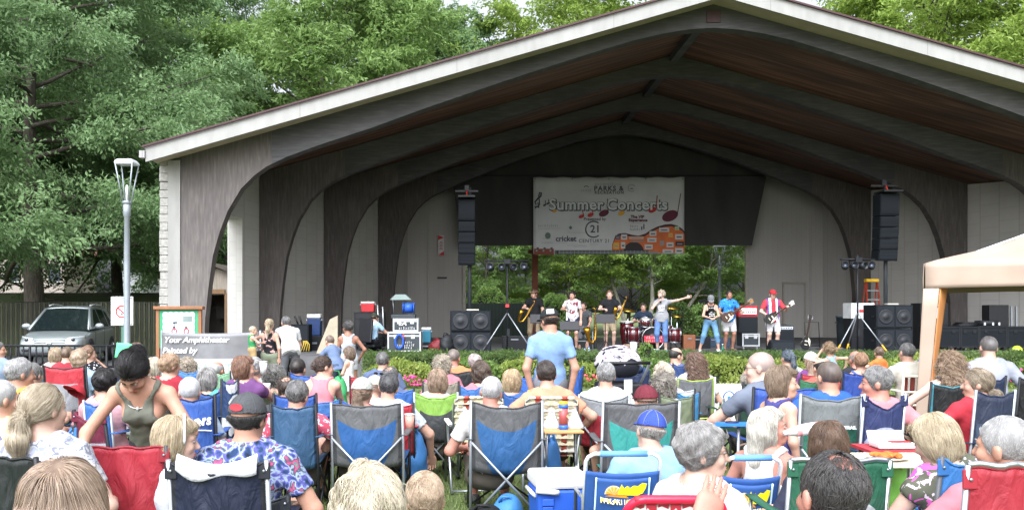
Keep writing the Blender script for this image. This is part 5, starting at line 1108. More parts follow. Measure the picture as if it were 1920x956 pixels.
bars(t, .08, -.03, zw(641, d)-t.location.z, .2, .06, WHT, 3); bars(t, .02, -.03, zw(646.5, d)-t.location.z, .5, .06, WHT, 4); bars(t, .1, -.03, zw(651, d)-t.location.z, .2, .06, WHT, 5)
def coil(t, x, y, z, r, m, n=5):
    b = MB()
    for k in range(n): b.tube([(x+(r*.55+.008*k)*math.cos(a), y-.02-.012*(k % 3), z+(r+.01*k)*math.sin(a)) for a in np.linspace(0, 2*PI, 15)[:-1]], .012, 0, 5, closed=True)
    return b.build('cable_coil', m, t)
BLUE = mat('1f4fa8', .5, .1); coil(t, -.12, -.03, zw(640, d)-t.location.z, .15, BLUE); MB().tube([(-.02, -.03, zw(625, d)-t.location.z), (.0, -.05, zw(636, d)-t.location.z)], .014, 0, 6).build('red_tie', mat('b02a35', .6), t)
t2 = road_case('smaller rack case on top of the grey case with white lettering', 737, 784, 597, 621, 23.2, .5, casters=False, zb=zw(621.6, 23.0)); z2 = lambda py: zw(py, 23.2)-t2.location.z
text('EA', .17, WHT, t2, (-.08, -.03, z2(606)), (PI/2, 0, 0), .001, bold=.005, shear=.3); bars(t2, .02, -.03, z2(614.5), .4, .07, WHT, 6)
d = 23.5; t = thing('mixing_gear', 'small mixer and reel gear piled on the rack case under a clear cover', 'sound gear', (xw(757, d), d, zw(597, 23.2)-.0)); 
b = MB(); b.box((0, 0, .05), (.62, .4, .1)); b.build('mixer', CASE, t, bevel=.01); b = MB(); b.cyl((.14, -.1, .27), .13, .2, 0, 'x', 18); b.cyl((.0, -.1, .27), .15, .02, 0, 'x', 18); b.cyl((.27, -.1, .27), .15, .02, 0, 'x', 18); b.build('cable_reel', [BLUE], t); MB().tube([(-.25, 0, .1), (-.28, -.05, .5)], .012, 0, 6).build('gooseneck_lamp', STEEL, t); b = MB(); b.prism([(-.34, .48), (.2, .48), (.05, .62), (-.2, .62)], -.2, .2); b.build('clear_cover', mat('8fa09c', .3, .1, alpha=.55), t, fix=True)
t = road_case('black equipment trunk behind the sound engineer', 664, 718, 585, 655, 25.2, .8, BLK, BLKM); 
for i, (x, h) in enumerate(((.28, .55), (.42, .5))): MB().tube([(x, 0, zw(585, 25.2)-t.location.z-.5), (x-.03, 0, zw(585, 25.2)-t.location.z+h-.35)], .018, 0, 6).build('rack_rail', EDGE, t)
def cooler(label, px, d, zb, w, h, body, lid, dep=.35, name='cooler', group=None, rz=0):
    t = thing(name, label, 'cooler', (xw(px, d), d+dep/2, zb), rz, group); b = MB(); b.add([(-w*.46, -dep*.46, 0), (w*.46, -dep*.46, 0), (w*.46, dep*.46, 0), (-w*.46, dep*.46, 0), (-w/2, -dep/2, h*.78), (w/2, -dep/2, h*.78), (w/2, dep/2, h*.78), (-w/2, dep/2, h*.78)], [(3, 2, 1, 0), (4, 5, 6, 7), (0, 1, 5, 4), (1, 2, 6, 5), (2, 3, 7, 6), (3, 0, 4, 7)]); b.build('body', body, t, bevel=.02)
    b = MB(); b.box((0, 0, h*.88), (w*1.03, dep*1.04, h*.19)); b.build('lid', lid, t, bevel=.025)
    for sx in (-1, 1): b = MB(); b.tube([(sx*w*.49, -dep*.3, h*.66), (sx*w*.56, -dep*.28, h*.72), (sx*w*.56, dep*.28, h*.72), (sx*w*.49, dep*.3, h*.66)], .014, 0, 6); b.build('handle', lid, t)
    return t
RC = mat('b02a30', .5, .05); cooler('red cooler with a white lid on top of the black trunk', 689, 25.3, zw(585, 25.2)+.003, .38, .3, RC, WHT); cooler('navy blue cooler with a white lid on the stage beside the speaker stands', 588, 25.4, .95, .38, .62, mat('1d3560', .5), WHT, .35, 'drink_cooler')
b = thing('cooler_pedestal', 'black box under the navy cooler on the stage', 'box', (xw(588, 25.4), 25.6, SZ)); MB().box((0, 0, .205), (.5, .45, .41)).build('shell', BLKM, b, bevel=.01); MB().box((0, -.235, .2), (.2, .02, .05)).build('handle', STEEL, b)
cooler('teal cooler on the stage floor beside the sound desk', 799, 24.2, SZ+.25, .26, .42, mat('2b6f86', .5), WHT, .3, 'picnic_cooler'); b = thing('amp_box', 'low black box under the teal cooler', 'box', (xw(799, 24.2), 24.35, SZ)); MB().box((0, 0, .124), (.4, .4, .247)).build('shell', BLKM, b, bevel=.01); MB().box((0, -.21, .16), (.2, .02, .04)).build('handle', STEEL, b)
def bag(label, px, d, zb, w, h, m, name='gear_bag', cat='bag', group=None, dep=.35):
    t = thing(name, label, cat, (xw(px, d), d, zb), 0, group); V, F = fin([el((0, 0, h*.42), (w/2, dep/2, h*.5), None, 0), el((w*.12, 0, h*.62), (w*.3, dep*.4, h*.38), None, .06)], max(.012, w/40), lambda P, D: np.maximum(D+.012*nz(P, 14, px), -P[..., 2])); mkobj('pouch', np_mesh('pouch', V, F), m, t); MB().tube([(-w*.2, -dep*.2, h*.85), (-w*.12, -dep*.25, h*1.05), (w*.12, -dep*.25, h*1.05), (w*.2, -dep*.2, h*.85)], .012, 0, 6).build('strap', m, t); return t
bag('black duffel with a red flap beside the subwoofer stack', 818, 23.8, SZ, .42, .36, nylon('8e2229')); bag('slumped black bag leaning on the subwoofer stack', 836, 23.4, SZ, .34, .5, nylon('26292c'), 'slumped_bag')
def amp(label, px, py0, py1, wpx, d, col, zb=None, name='guitar_amplifier'):
    z0 = zb if zb is not None else SZ; t = thing(name, label, 'amplifier', (xw(px, d), d, z0)); W = wpx*d/FPX; H = zw(py0, d)-z0; m = mat(col, .6, .1); b = MB(); b.box((0, .2, H/2), (W, .4, H)); cb = b.build('cabinet', m, t, bevel=.015); g = MB(); g.box((0, -.008, H*.42), (W*.9, .02, H*.7)); g.build('grille', GRILL, cb, bevel=.004); p = MB(); p.box((0, -.008, H*.89), (W*.86, .02, H*.12)); cp = p.build('control_panel', mat('b8bcc0', .4), cb)
    for k in range(6): q = MB(); q.cyl((-W*.33+k*W*.13, -.028, H*.89), .014, .02, 0, 'y', 8); q.build('knob', BLK, cp)
    MB().tube([(-.1, .2, H), (-.09, .2, H+.03), (.09, .2, H+.03), (.1, .2, H)], .01, 0, 6).build('handle', BLK, t); return t
t = road_case('silver edged grey case under the red amplifier beside the bass player', 1392, 1424, 625, 655, 25.4, .6); zc = zw(625, 25.4)
t = thing('red_amplifier', 'red amplifier head with a silver panel on a black cabinet by the bass player', 'amplifier', (xw(1403, 25.5), 25.5, zc+.003)); W = 36*25.5/FPX; H = zw(594, 25.5)-zc; b = MB(); b.box((0, .2, H/2), (W, .4, H)); b.build('cabinet', mat('171416', .6), t, bevel=.015); g = MB(); g.box((0, -.008, H/2), (W*.92, .02, H*.9)); g.build('grille', GRILL, t)
b = MB(); hh = zw(573, 25.5)-zc-H; b.box((0, .2, H+hh/2), (W, .38, hh)); hd = b.build('amp_head', mat('a0202b', .5), t, bevel=.015); b = MB(); b.box((0, -.003, H+hh*.5), (W*.86, .02, hh*.55)); fp = b.build('control_panel', mat('c8cac8', .35), hd)
for k in range(7): q = MB(); q.cyl((-W*.35+k*W*.115, -.022, H+hh*.42), .014, .02, 0, 'y', 8); q.build('knob', BLK if k % 2 else RC, fp)
t = amp('small black guitar combo behind the guitarist', 1472, 610, 660, 34, 27, '222427')
t = thing('monitor_wedge', 'black stage monitor wedge in front of the guitarist', 'monitor speaker', (xw(1468, 23.2), 23.2, SZ)); b = MB(); M = Matrix(); W = 44*23.2/FPX; b.prism([(0, 0), (.42, 0), (.42, .12), (.16, .36), (0, .3)], -W/2, W/2, 0, Matrix.Rotation(PI/2, 4, 'Z')); b.build('cabinet', CAB, t, bevel=.01, fix=True); g = MB(); g.box((0, -.01, .17), (W*.9, .02, .24), 0, (.0, 0, 0)); g.build('grille', GRILL, t)
# trash bin, ladder, white cabinet, guitar rack
t = thing('trash_barrel', 'grey plastic trash barrel by the white cabinet', 'trash can', (xw(1582, 27.4), 27.4, SZ)); r = .22; MB().lathe([(r*.85, 0), (r*.98, .9), (r*1.06, .9), (r*1.06, .97), (r*.97, .97), (r*.93, .4), (.001, .38)], 0, 20).build('barrel', mat('3d474c', .6), t, fix=True)
for sx in (-1, 1): MB().box((sx*r*1.05, 0, .75), (.04, .12, .03)).build('handle', mat('2f373b', .6), t)
d = 26; t = thing('white_cabinet', 'white ribbed cabinet on black legs behind the yellow-footed light stand', 'cabinet', (xw(1618, d), d, SZ)); W = 44*d/FPX; z1 = zw(568, d)-SZ; z0 = zw(597, d)-SZ; b = MB(); b.box((0, .3, (z0+z1)/2), (W, .6, z1-z0)); cb = b.build('cabinet', mat('c9cccb', .5), t, bevel=.01)
for k in range(9): q = MB(); q.box((-W*.44+W*.11*k, -.008, (z0+z1)/2), (.02, .02, (z1-z0)*.86)); q.build('rib', mat('aeb2b2', .5), cb)
b = MB(); b.box((0, .3, z0/2), (W*.95, .55, z0-.01)); b.build('base_case', BLK, t); q = MB(); q.box((-.05, -.02, z0+(z1-z0)*.5), (.12, .02, .07)); q.build('red_label', RC, cb)
d = 28.5; t = thing('step_ladder', 'orange fibreglass step ladder with a yellow top leaning behind the speaker mast', 'ladder', (xw(1641, d), d, SZ)); H = zw(527, d)-SZ; orr = mat('9c3a22', .6)
for sx in (-1, 1): MB().tube([(sx*.24, -.1, 0), (sx*.17, .25, H)], .028, 0, 6).build('rail', orr, t); MB().tube([(sx*.24, .75, 0), (sx*.17, .3, H)], .022, 0, 6).build('rear_rail', orr, t)
for k in range(6): f = (k+1)/7; MB().box((0, -.1+.35*f, H*f), (.46-.12*f, .08, .03)).build('step', STEEL, t)
MB().box((0, .27, H+.03), (.4, .2, .1)).build('cap', mat('e2b52a', .6), t, bevel=.01)
d = 25.5; t = thing('guitar_stand', 'black folding guitar rack beside the monitor wedge', 'guitar rack', (xw(1524, d), d, SZ)); w_ = .2
MB().tube([(-w_, 0, .05), (-w_, .1, .78), (w_, .1, .78), (w_, 0, .05)], .016, 0, 8).build('frame', BLK, t); MB().tube([(-w_, -.25, .03), (-w_, .25, .03)], .014, 0, 6).build('foot', BLK, t); MB().tube([(w_, -.25, .03), (w_, .25, .03)], .014, 0, 6).build('foot', BLK, t); MB().tube([(-w_, 0, .12), (w_, 0, .12)], .018, 0, 8).build('padded_bar', BLK, t)
# road cases at the tent side
for i, (a, b_, c, lab) in enumerate(((1748, 1800, 612, 'matt black road case next to the tent leg'), (1801, 1835, 612, 'narrow black road case in the middle of the row'), (1836, 1888, 611, 'wide black road case below the laid out cables'), (1889, 1950, 612, 'black road case at the far end of the row'))):
    road_case(lab, a, b_, c, 652, 25.2, .8, CAB, BLKM, SZ, 'black_road_case', True, 'black road cases along the stage wall')
t = thing('upright_case', 'tall black flight case with a pale label behind the tent leg', 'road case', (xw(1752, 26.2), 26.2, SZ)); W = 52*26.2/FPX; H = zw(568, 26.2)-SZ; b = MB(); b.box((0, .3, H/2), (W, .6, H)); sh_ = b.build('shell', BLK, t, bevel=.012); q = MB(); q.box((.03, -.008, H*.78), (.16, .02, .3)); q.build('paper_label', mat('b9c3cc', .6), sh_); MB().box((0, -.01, H*.96), (.2, .03, .04)).build('handle', STEEL, sh_)
for i, (px, w, h, lab) in enumerate(((1812, .9, .1, 'coiled black cables lying on the road cases'), (1850, .62, .14, 'shallow black drum case on the road cases'))):
    t = thing('cable_pile' if i == 0 else 'drum_case', lab, 'cables' if i == 0 else 'case', (xw(px, 25.6), 25.6, zw(612, 25.2)+.003))
    if i == 0:
        b = MB()
        for k in range(7): b.tube([(w*.4*math.cos(a)*(1-.05*k)+.05*(k % 3-1), .25*math.sin(a), .02+.014*k) for a in np.linspace(0, 2*PI, 17)[:-1]], .014, 0, 5, closed=True)
        b.build('cable', BLK, t)
    else:
        MB().lathe([(w/2, 0), (w/2, h), (w/2-.02, h+.02), (.001, h+.03)], 0, 24).build('shell', BLKM, t)
        for k in range(3): q = MB(); q.box((-.2+.2*k, -w/2+.05*abs(k-1), h*.5), (.05, .03, .08)); q.build('latch', EDGE, t)
t = thing('equipment_rack', 'black equipment rack with pale side rails on the road cases', 'rack', (xw(1880, 25.7), 25.7, zw(612, 25.2)+.003)); MB().box((-.1, .2, .3), (.55, .4, .6)).build('shell', BLK, t, bevel=.01)
for x in (.24, .38): MB().box((x, 0, .28), (.04, .06, .56)).build('rail', STEEL, t)
t = thing('tennis_ball', 'yellow green ball at the stage edge near the tent', 'ball', (xw(1907, 22.4), 22.4, SZ)); MB().lathe([(.001, 0)]+[(.12*math.sin(a), .12-.12*math.cos(a)) for a in np.linspace(.3, 2.9, 10)]+[(.001, .24)], 0, 16).build('ball_shell', mat('b8cc2a', .8), t); MB().tube([(.121*math.cos(a), .121*math.sin(a), .12+.05*math.sin(2*a)) for a in np.linspace(0, 2*PI, 17)[:-1]], .004, 0, 5, closed=True).build('seam', WHT, t)
# music stands
def music_stand(label, px, py, d, wpx=28):
    t = thing('music_stand', label, 'music stand', (xw(px, d), d, SZ), 0, 'music stands'); z = zw(py, d)-SZ; W = wpx*d/FPX; b = MB(); b.box((0, 0, z), (W, .02, .24), 0, (-.25, 0, 0)); b.box((0, -.04, z-.12), (W, .07, .012)); b.build('desk', BLK, t, bevel=.004); MB().tube([(0, .02, .2), (0, .02, z)], .014, 0, 6).build('shaft', BLKM, t)
    for k in range(3): a = PI/2+k*2*PI/3; MB().tube([(0, .02, .3), (.25*math.cos(a), .02+.25*math.sin(a), .01)], .01, 0, 5).build('leg', BLKM, t)
music_stand('black music stand below the floral shirted trumpet player', 1068, 610, 24.6, 37); music_stand('black music stand in front of the saxophone player', 1135, 597, 24.4, 36); music_stand('small black music stand by the hat wearing musician', 1004, 597, 25.0, 20)
def mic_stand(label, px, ptop, d, boom=0):
    t = thing('microphone_stand', label, 'microphone stand', (xw(px, d), d, SZ), 0, 'microphone stands'); z = zw(ptop, d)-SZ; MB().lathe([(.13, 0), (.13, .02), (.02, .035)], 0, 16).build('base', BLKM, t); MB().tube([(0, 0, .02), (0, 0, z), (boom, 0, z+.05)], .011, 0, 6).build('shaft', BLKM, t); MB().tube([(boom, 0, z+.05), (boom*1.25, -.05, z+.09)], [.012, .026], 0, 8).build('microphone', BLK, t)
for px, pt, d, bm, lab in ((1114, 585, 24.2, .05, 'chrome microphone stand beside the big saxophone'), (1258, 575, 24.8, -.1, 'microphone stand behind the singer raised arm'), (1437, 590, 24.0, .2, 'microphone stand in front of the guitarist'), (1279, 590, 26, 0, 'microphone stand among the cases behind the singer')): mic_stand(lab, px, pt, d, bm)
# drum kit
d = 26.0; t = thing('drum_kit', 'dark red drum kit with chrome hardware behind the singer', 'drum kit', (xw(1222, d), d, SZ)); RD = mat('4c0d12', .25, .2, 5, coat=.6); CH_ = mat('c5cacd', .15, .05, metal=.95); HEADM = mat('d9d5c8', .6); DBK = mat('191b1d', .4)
def drum(c, r, h, rot, hd=HEADM, nm='tom'):
    M = Matrix.Translation(c) @ Euler(rot).to_matrix().to_4x4(); o = MB().lathe([(r, -h/2), (r, h/2)], 0, 24, M).build(nm, RD, t); b = MB()
    for s_ in (-1, 1): b.tube([tuple(M @ Vector((r*1.02*math.cos(a), r*1.02*math.sin(a), s_*h*.49))) for a in np.linspace(0, 2*PI, 21)[:-1]], .012, 0, 5, closed=True)
    for k in range(8): a = k*PI/4; b.tube([tuple(M @ Vector((r*1.03*math.cos(a), r*1.03*math.sin(a), s_*h*.48))) for s_ in (-1, 1)], .006, 0, 5)
    b.build('hoop', CH_, o); MB().lathe([(r*.97, h*.5+.002), (.001, h*.5+.004)], 0, 20, M).build('drum_head', hd, o); return o
bd = drum((0, 0, .32), .31, .4, (PI/2, 0, 0), DBK, 'bass_drum'); drum((-.55, -.05, .42), .2, .42, (0, 0, 0), HEADM, 'floor_tom'); drum((-.17, .05, .78), .15, .2, (.35, 0, 0)); drum((.2, .05, .78), .16, .22, (.35, 0, 0)); drum((.5, .25, .6), .17, .14, (0, 0, 0), HEADM, 'snare_drum'); drum((.62, -.1, .4), .2, .4, (0, 0, 0), HEADM, 'floor_tom')
b = MB(); b.box((0.02, -.215, .3), (.56, .008, .2)); bn = b.build('drum_banner', mat('b0253a', .6), bd); bars(bn, .02, -.222, .345, .46, .07, WHT, 7); bars(bn, .02, -.222, .255, .46, .07, mat('d9a0a8', .6, 0), 8)
for x, y, z, r in ((-.65, .2, 1.12, .22), (.62, .25, 1.2, .24), (.75, .1, .95, .17)): M = Matrix.Translation((x, y, z)) @ Euler((.25, .1, 0)).to_matrix().to_4x4(); MB().lathe([(r, 0), (r*.3, .012), (.04, .03), (.001, .034)], 0, 22, M).build('cymbal', mat('b8953e', .25, .1, metal=.9), t); MB().tube([(x, y, z), (x, y+.03, .3), (x+.2, y+.05, .01)], .012, 0, 6).build('cymbal_stand', CH_, t)
# conga / small gear behind the singer
for i, (px, d, lab) in enumerate(((1175, 26.2, 'deep red conga drum between the sax player and the singer'),)):
    t = thing('conga_drum', lab, 'drum', (xw(px, d), d, SZ)); r = .2; MB().lathe([(.12, 0), (.17, .3), (.2, .55), (.19, .78)], 0, 20).build('shell', RD, t); MB().lathe([(.2, .77), (.205, .8), (.001, .81)], 0, 20).build('drum_head', HEADM, t); b = MB(); b.tube([(.205*math.cos(a), .205*math.sin(a), .75) for a in np.linspace(0, 2*PI, 19)[:-1]], .012, 0, 5, closed=True)
    b.build('rim', CH_, t)
for px, d, w, h, m, lab in ((1293, 25.8, .34, .42, mat('7a4a30', .7), 'brown wooden box drum behind the woman in the tank top'), (1310, 26.6, .7, .35, BLKM, 'low black case behind the woman in the tank top'), (1342, 27.5, .9, .3, mat('2a3b4d', .6), 'dark blue case behind the bass player'), (1090, 26.4, .9, .3, mat('1b211f', .6), 'low dark case behind the saxophone player'), (1030, 26.8, .8, .34, mat('191c1f', .6), 'black trunk behind the trumpet player'), (965, 25.4, .7, .4, BLKM, 'black crate at the foot of the light stand')):
    t = thing('stage_box', lab, 'box', (xw(px, d), d, SZ), 0, 'boxes standing on the stage'); b = MB(); b.box((0, .2, h/2), (w, .4, h)); sh_ = b.build('shell', m, t, bevel=.012); q = MB(); q.box((0, -.012, h*.75), (w*.3, .02, .03)); q.build('handle', STEEL, sh_)
t = thing('green_bottle', 'green water bottle on the stage edge near the bass player', 'bottle', (xw(1355, 23.4), 23.4, SZ)); MB().lathe([(.035, 0), (.036, .14), (.014, .19), (.014, .22)], 0, 12).build('bottle_body', mat('1f7a5c', .2, 0, trans=.4), t); MB().lathe([(.016, .222), (.016, .245)], 0, 10).build('cap', WHT, t)
for i, px in enumerate((1096, 1104)): t = thing('water_bottle', ('clear' if i else 'short clear')+' water bottle on the stage edge below the music stands', 'bottle', (xw(px, 22.8), 22.8, SZ)); MB().lathe([(.035, 0), (.036, .13-.03*(1-i)), (.014, .18-.03*(1-i))], 0, 12).build('bottle_body', mat('b5cfdc', .15, 0, trans=.5), t); MB().lathe([(.016, .182-.03*(1-i)), (.016, .2-.03*(1-i))], 0, 10).build('cap', BLUE, t)
# speaker stand pile with yellow cords at the walkway end of the stage
d = 24.4; t = thing('monitor_cabinet', 'tall black cabinet with two microphones on top beside the man in the white shirt', 'speaker', (xw(562, d), d, SZ-.0)); W = 34*d/FPX; H = zw(608, d)-SZ; b = MB(); b.box((0, .25, H/2), (W, .5, H)); cb = b.build('cabinet', CAB, t, bevel=.01); g_ = MB(); g_.box((0, -.008, H*.5), (W*.88, .02, H*.9)); g_.build('grille', GRILL, cb)
for x, a in ((-.06, -.2), (.04, -.15)): MB().tube([(x, .1, H), (x+a*.5, .1, H+.22)], [.02, .03], 0, 8).build('microphone', BLK, t)
for k in range(4): MB().tube([(.1+.03*k, -.03, H*.4), (.12+.05*k, -.06, .2), (.05+.07*k, -.08, .02)], .012, 0, 5).build('yellow_cord', mat('c9a93a', .6), t)
t = thing('stair_handrail', 'sloping beige board rail at the stage steps', 'rail', (xw(612, 23.6), 23.6, 0)); b = MB(); b.prism([(-.35, .3), (.1, 1.42), (.3, 1.52), (.3, .5), (.1, .3)], -.06, .06); b.build('board', mat('9c927e', .7), t, fix=True); MB().box((.2, .1, .5), (.12, .12, 1.0)).build('post', mat('9c927e', .7), t)
d = 35.0; t = thing('caution_sign', 'white notice with red corner marks on the rear wall', 'sign', (xw(827, 37.9), 37.9, 0)); w_, z0, z1 = 11*37.9/FPX, zw(479, 37.9), zw(441, 37.9); MB().box((0, 0, (z0+z1)/2), (w_, .02, z1-z0)).build('plate', WHT, t); b = MB(); b.prism([(-w_/2, z1), (w_/2, z1-.1), (-w_/2, z1-.2)], -.016, -.012); b.prism([(w_/2, z0), (-w_/2, z0+.03), (w_/2, z0+.18)], -.016, -.012); b.build('red_corner', RED, t, fix=True)
b = MB()
for k in range(6): b.box((0, -.014, z1-.28-.06*k), (w_*(.6 if k % 2 else .45), .004, .026))
b.build('lettering', mat('a8595c', .7, 0), t)
t = thing('wall_vent', 'small dark slot in the rear wall siding', 'vent', (xw(829, 37.95), 37.93, zw(521, 37.95))); MB().box((0, 0, 0), (.4, .04, .06)).build('slot', BLK, t); MB().box((0, -.0, .04), (.44, .06, .02)).build('frame', mat('8a877e', .6), t)
# summer concerts banner
d = 36.7; x0, x1, z0, z1 = xw(1000, d), xw(1283, d), zw(476, d), zw(333, d); W, H = x1-x0, z1-z0; t = thing('concert_banner', 'large pale stage banner with music notes and sponsor marks hanging from the panel', 'banner', (x0, d, z0))
bs = lambda u, v: (u*W, .005*math.sin(u*21)*math.sin(v*5)+.006*math.sin(u*7+3), v*H+.02*math.sin(u*40)*(v > .99)); bo = sheet(bs, 40, 12, .004, 'vinyl_sheet', mat(fn=lambda b: b.ramp(b.noise(.8, 4), [(.3, (.52, .54, .545)), (.7, (.64, .65, .65))]), rough=.6, bump=.2, bscale=5), t)
Bx = lambda px: (px-1000)/283*W; Bz = lambda py: (476-py)/143*H
GD = mat('4a5156', .6, 0); MAR = mat('5d1b33', .6, 0); RDD = mat('b5302c', .6, 0); YEL = mat('e0a838', .6, 0); ORG = mat('d06a32', .6, .15, 3); GRY = mat('8c9698', .6, 0)
def bt(s, size, px, py, m=GD, **k): return text(s, size, m, bo, (Bx(px), -.032-k.pop('o', 0), Bz(py)), (PI/2, 0, 0), .001, **k)
for o_, m, bo_ in ((0, GD, .045), (.006, mat('d5dada', .6, 0), .014)): bt('Summer', .62, 1080-(0 if o_ else -.8), 384.5+(.8 if not o_ else 0), m, o=o_, bold=bo_, sp=1.06); bt('Concerts', .62, 1194-(0 if o_ else -.8), 384.5+(.8 if not o_ else 0), m, o=o_, bold=bo_, sp=1.06)
bt('PARKS &', .27, 1141, 354, bold=.008, sp=1.2); bt('RECREATION', .16, 1142, 361.5, bold=.004, sp=1.3); bt('BROWNSBURG', .13, 1140, 346, GRY, sp=1.3); bt('Presented by', .17, 1115, 411, bold=.003); bt('CENTURY 21', .2, 1114, 452, bold=.002, sp=1.12); bt('21', .42, 1116, 430, bold=.008); bt('cricket', .3, 1061, 448, bold=.009); bars(bo, Bx(1053), -.034, Bz(454.5), .4, .05, GRY, 9); bt('The VIP', .17, 1195, 407, MAR, bold=.006); bt('Experience', .17, 1196, 413, MAR, bold=.006); 
for k_, (a_, b_, w_, h_, m_) in enumerate(((1188, 424, .3, .09, GD), (1190, 430, .4, .09, GD), (1196, 418.5, .55, .04, GRY), (1028, 423, .85, .1, GRY), (1030, 428.5, .9, .04, GRY), (1099, 357, .42, .1, GRY), (1080, 436, .7, .045, GRY), (1026, 447, .34, .05, GRY), (1026, 455, .45, .06, GRY), (1082, 460, .8, .05, GRY), (1114, 458, .36, .045, GRY), (1087, 462, .5, .05, GRY))): bars(bo, Bx(a_), -.034, Bz(b_), w_, h_, m_, 20+k_)
q = MB(); q.tube([(Bx(1113)+.32*math.cos(a), -.035, Bz(430)+.32*math.sin(a)) for a in np.linspace(.9, 2*PI-.9, 18)], .024, 0, 5); q.build('ring_mark', GD, bo)
q = MB(); cl = [(1005, 391), (1003, 388), (1007, 387.5), (1010, 390), (1008.5, 380), (1004.5, 383.5), (1003, 379), (1008, 373), (1014, 368), (1015, 362), (1012, 361), (1010, 367), (1012, 385)]; q.tube([(Bx(a), -.035, Bz(b_)) for a, b_ in cl], [.03, .03, .03, .03, .025, .03, .035, .035, .035, .03, .025, .025, .02], 0, 6); q.build('treble_clef', GD, bo)
def note(px, py, r, m, stem=None, flag=False, nm='music_note'):
    q = MB(); q.add([(Bx(px)+r*1.25*math.cos(a), -.036, Bz(py)+r*.85*math.sin(a)+r*.3*math.cos(a)) for a in np.linspace(0, 2*PI, 17)[:-1]], [list(range(16))])
    if stem: q.tube([(Bx(px)+r*1.1, -.036, Bz(py)), (Bx(stem[0]), -.036, Bz(stem[1]))], .016, 0, 5)
    q.build(nm, m, bo)
for a in ((1090, 406, .09, RDD, (1092, 395)), (1107, 403, .1, RDD, (1110, 393)), (1132, 400, .16, MAR, (1139, 373)), (1165, 400, .11, YEL, None), (1223, 394, .13, RDD, (1232, 367)), (1256, 405, .26, MAR, (1276, 363)), (1040, 396, .07, YEL, None), (1021, 385, .05, GD, (1022, 376)), (1027, 382, .05, GD, (1028, 374))): note(*a)
gu = [(1147, 474), (1148, 458), (1153, 443), (1160, 438), (1172, 437), (1184, 440), (1197, 442), (1210, 438), (1220, 431), (1232, 425), (1246, 421), (1258, 420), (1270, 423), (1279, 429), (1283, 434), (1283, 474)]
q = MB(); q.add([(Bx(a), -.022, Bz(b_)) for a, b_ in gu], [list(range(len(gu)))]); q.build('guitar_body', ORG, bo); q = MB(); q.add([(Bx(a), -.024, Bz(b_)) for a, b_ in gu[1:-1]]+[(Bx(a), -.024, Bz(b_+4.5)) for a, b_ in gu[1:-1][::-1]], [(i, i+1, 26-i, 27-i) for i in range(13)]); q.build('guitar_edge', mat('43222c', .6, 0), bo)
q = MB(); q.add([(Bx(1188)+.42*math.cos(a), -.025, Bz(473)+.42*math.sin(a)) for a in np.linspace(0, PI, 14)], [list(range(14))]); q.build('sound_hole', mat('2b2327', .6, 0), bo)
q = MB(); q.box((Bx(1128), -.03, Bz(473)), (W*.62, .006, .16)); q.build('fretboard', mat('2f2b2d', .6, 0), bo); q = MB(); q.box((Bx(1020), -.031, Bz(472)), (W*.13, .006, .24)); q.build('guitar_head', mat('7d3a28', .6, 0), bo)
q = MB()
for k in range(3): q.box((Bx(1008+13*k), -.036, Bz(465.5)), (.09, .004, .07), 0); q.box((Bx(1006+13*k), -.037, Bz(470)), (.07, .006, .07), 1)
for z in (471.5, 473.5, 475): q.box((Bx(1140), -.035, Bz(z)), (W*.66, .004, .02), 1)
for k in range(26): q.box((Bx(1042+7*k), -.0345, Bz(473)), (.02, .004, .14), 1)
q.build('tuning_peg', [GD, GRY], bo)
LG = [(1170, 439.5+5, 11, 10, WHT), (1193, 443+3, 27, 5, mat('caa58c', .6, 0)), (1224, 438, 13, 9, WHT), (1222, 450, 17, 8, WHT), (1245, 431, 19, 8, WHT), (1273, 444, 15, 10, WHT), (1216, 463, 15, 9, WHT), (1256, 459, 13, 9, WHT), (1274, 457, 16, 8, mat('33292c', .6, 0)), (1252, 471, 20, 7, WHT), (1273, 470, 15, 10, WHT), (1155, 461, 11, 12, YEL), (1168, 460, 8, 12, WHT), (1241, 456, 8, 9, mat('9a8f86', .6, 0)), (1257, 441, 8, 8, YEL), (1158, 445, 9, 8, mat('5d5560', .6, 0)), (1269, 428, 8, 7, mat('a8c890', .6, 0)), (1195, 452, 26, 5, mat('b0755a', .6, 0))]
for px, py, w_, h_, m in LG:
    q = MB(); q.box((Bx(px), -.034, Bz(py)), (w_/283*W, .006, h_/143*H)); lo_ = q.build('sponsor_card', m, bo); q = MB(); q.box((Bx(px), -.04, Bz(py+.6)), (w_*.62/283*W, .004, h_*.22/143*H)); q.build('sponsor_mark', GRY if m is not WHT else GD, lo_)
q = MB(); q.tube([(Bx(1184)+.14*math.cos(a), -.035, Bz(353)+.14*math.sin(a)) for a in np.linspace(.5, 5.5, 14)], .02, 0, 5, flat=.3); q.box((Bx(1184), -.036, Bz(354)), (.12, .004, .03)); q.tube([(Bx(1099)+.09*math.cos(a), -.035, Bz(352)+.06*math.sin(a)) for a in np.linspace(.2, 2.9, 8)], .012, 0, 4); q.box((Bx(1207), -.036, Bz(425)), (.05, .004, .2)); q.box((Bx(1203), -.036, Bz(428)), (.05, .004, .14)); q.build('partner_mark', GD, bo)
q = MB(); q.add([(Bx(a), -.035, Bz(b_)) for a, b_ in ((1070, 423), (1073, 427), (1070, 431), (1066, 427))], [(0, 1, 2, 3)]); q.add([(Bx(1027)+.12*math.cos(a), -.035, Bz(442)+.14*math.sin(a)) for a in np.linspace(0, 2*PI, 9)[:-1]], [list(range(8))]); q.build('partner_emblem', mat('5d7468', .6, 0), bo)
for k in range(5): MB().cyl((W*(k+.02)/4.1+.05, -.01, H-.06), .03, .03, 0, 'y', 10).build('grommet', STEEL, t)
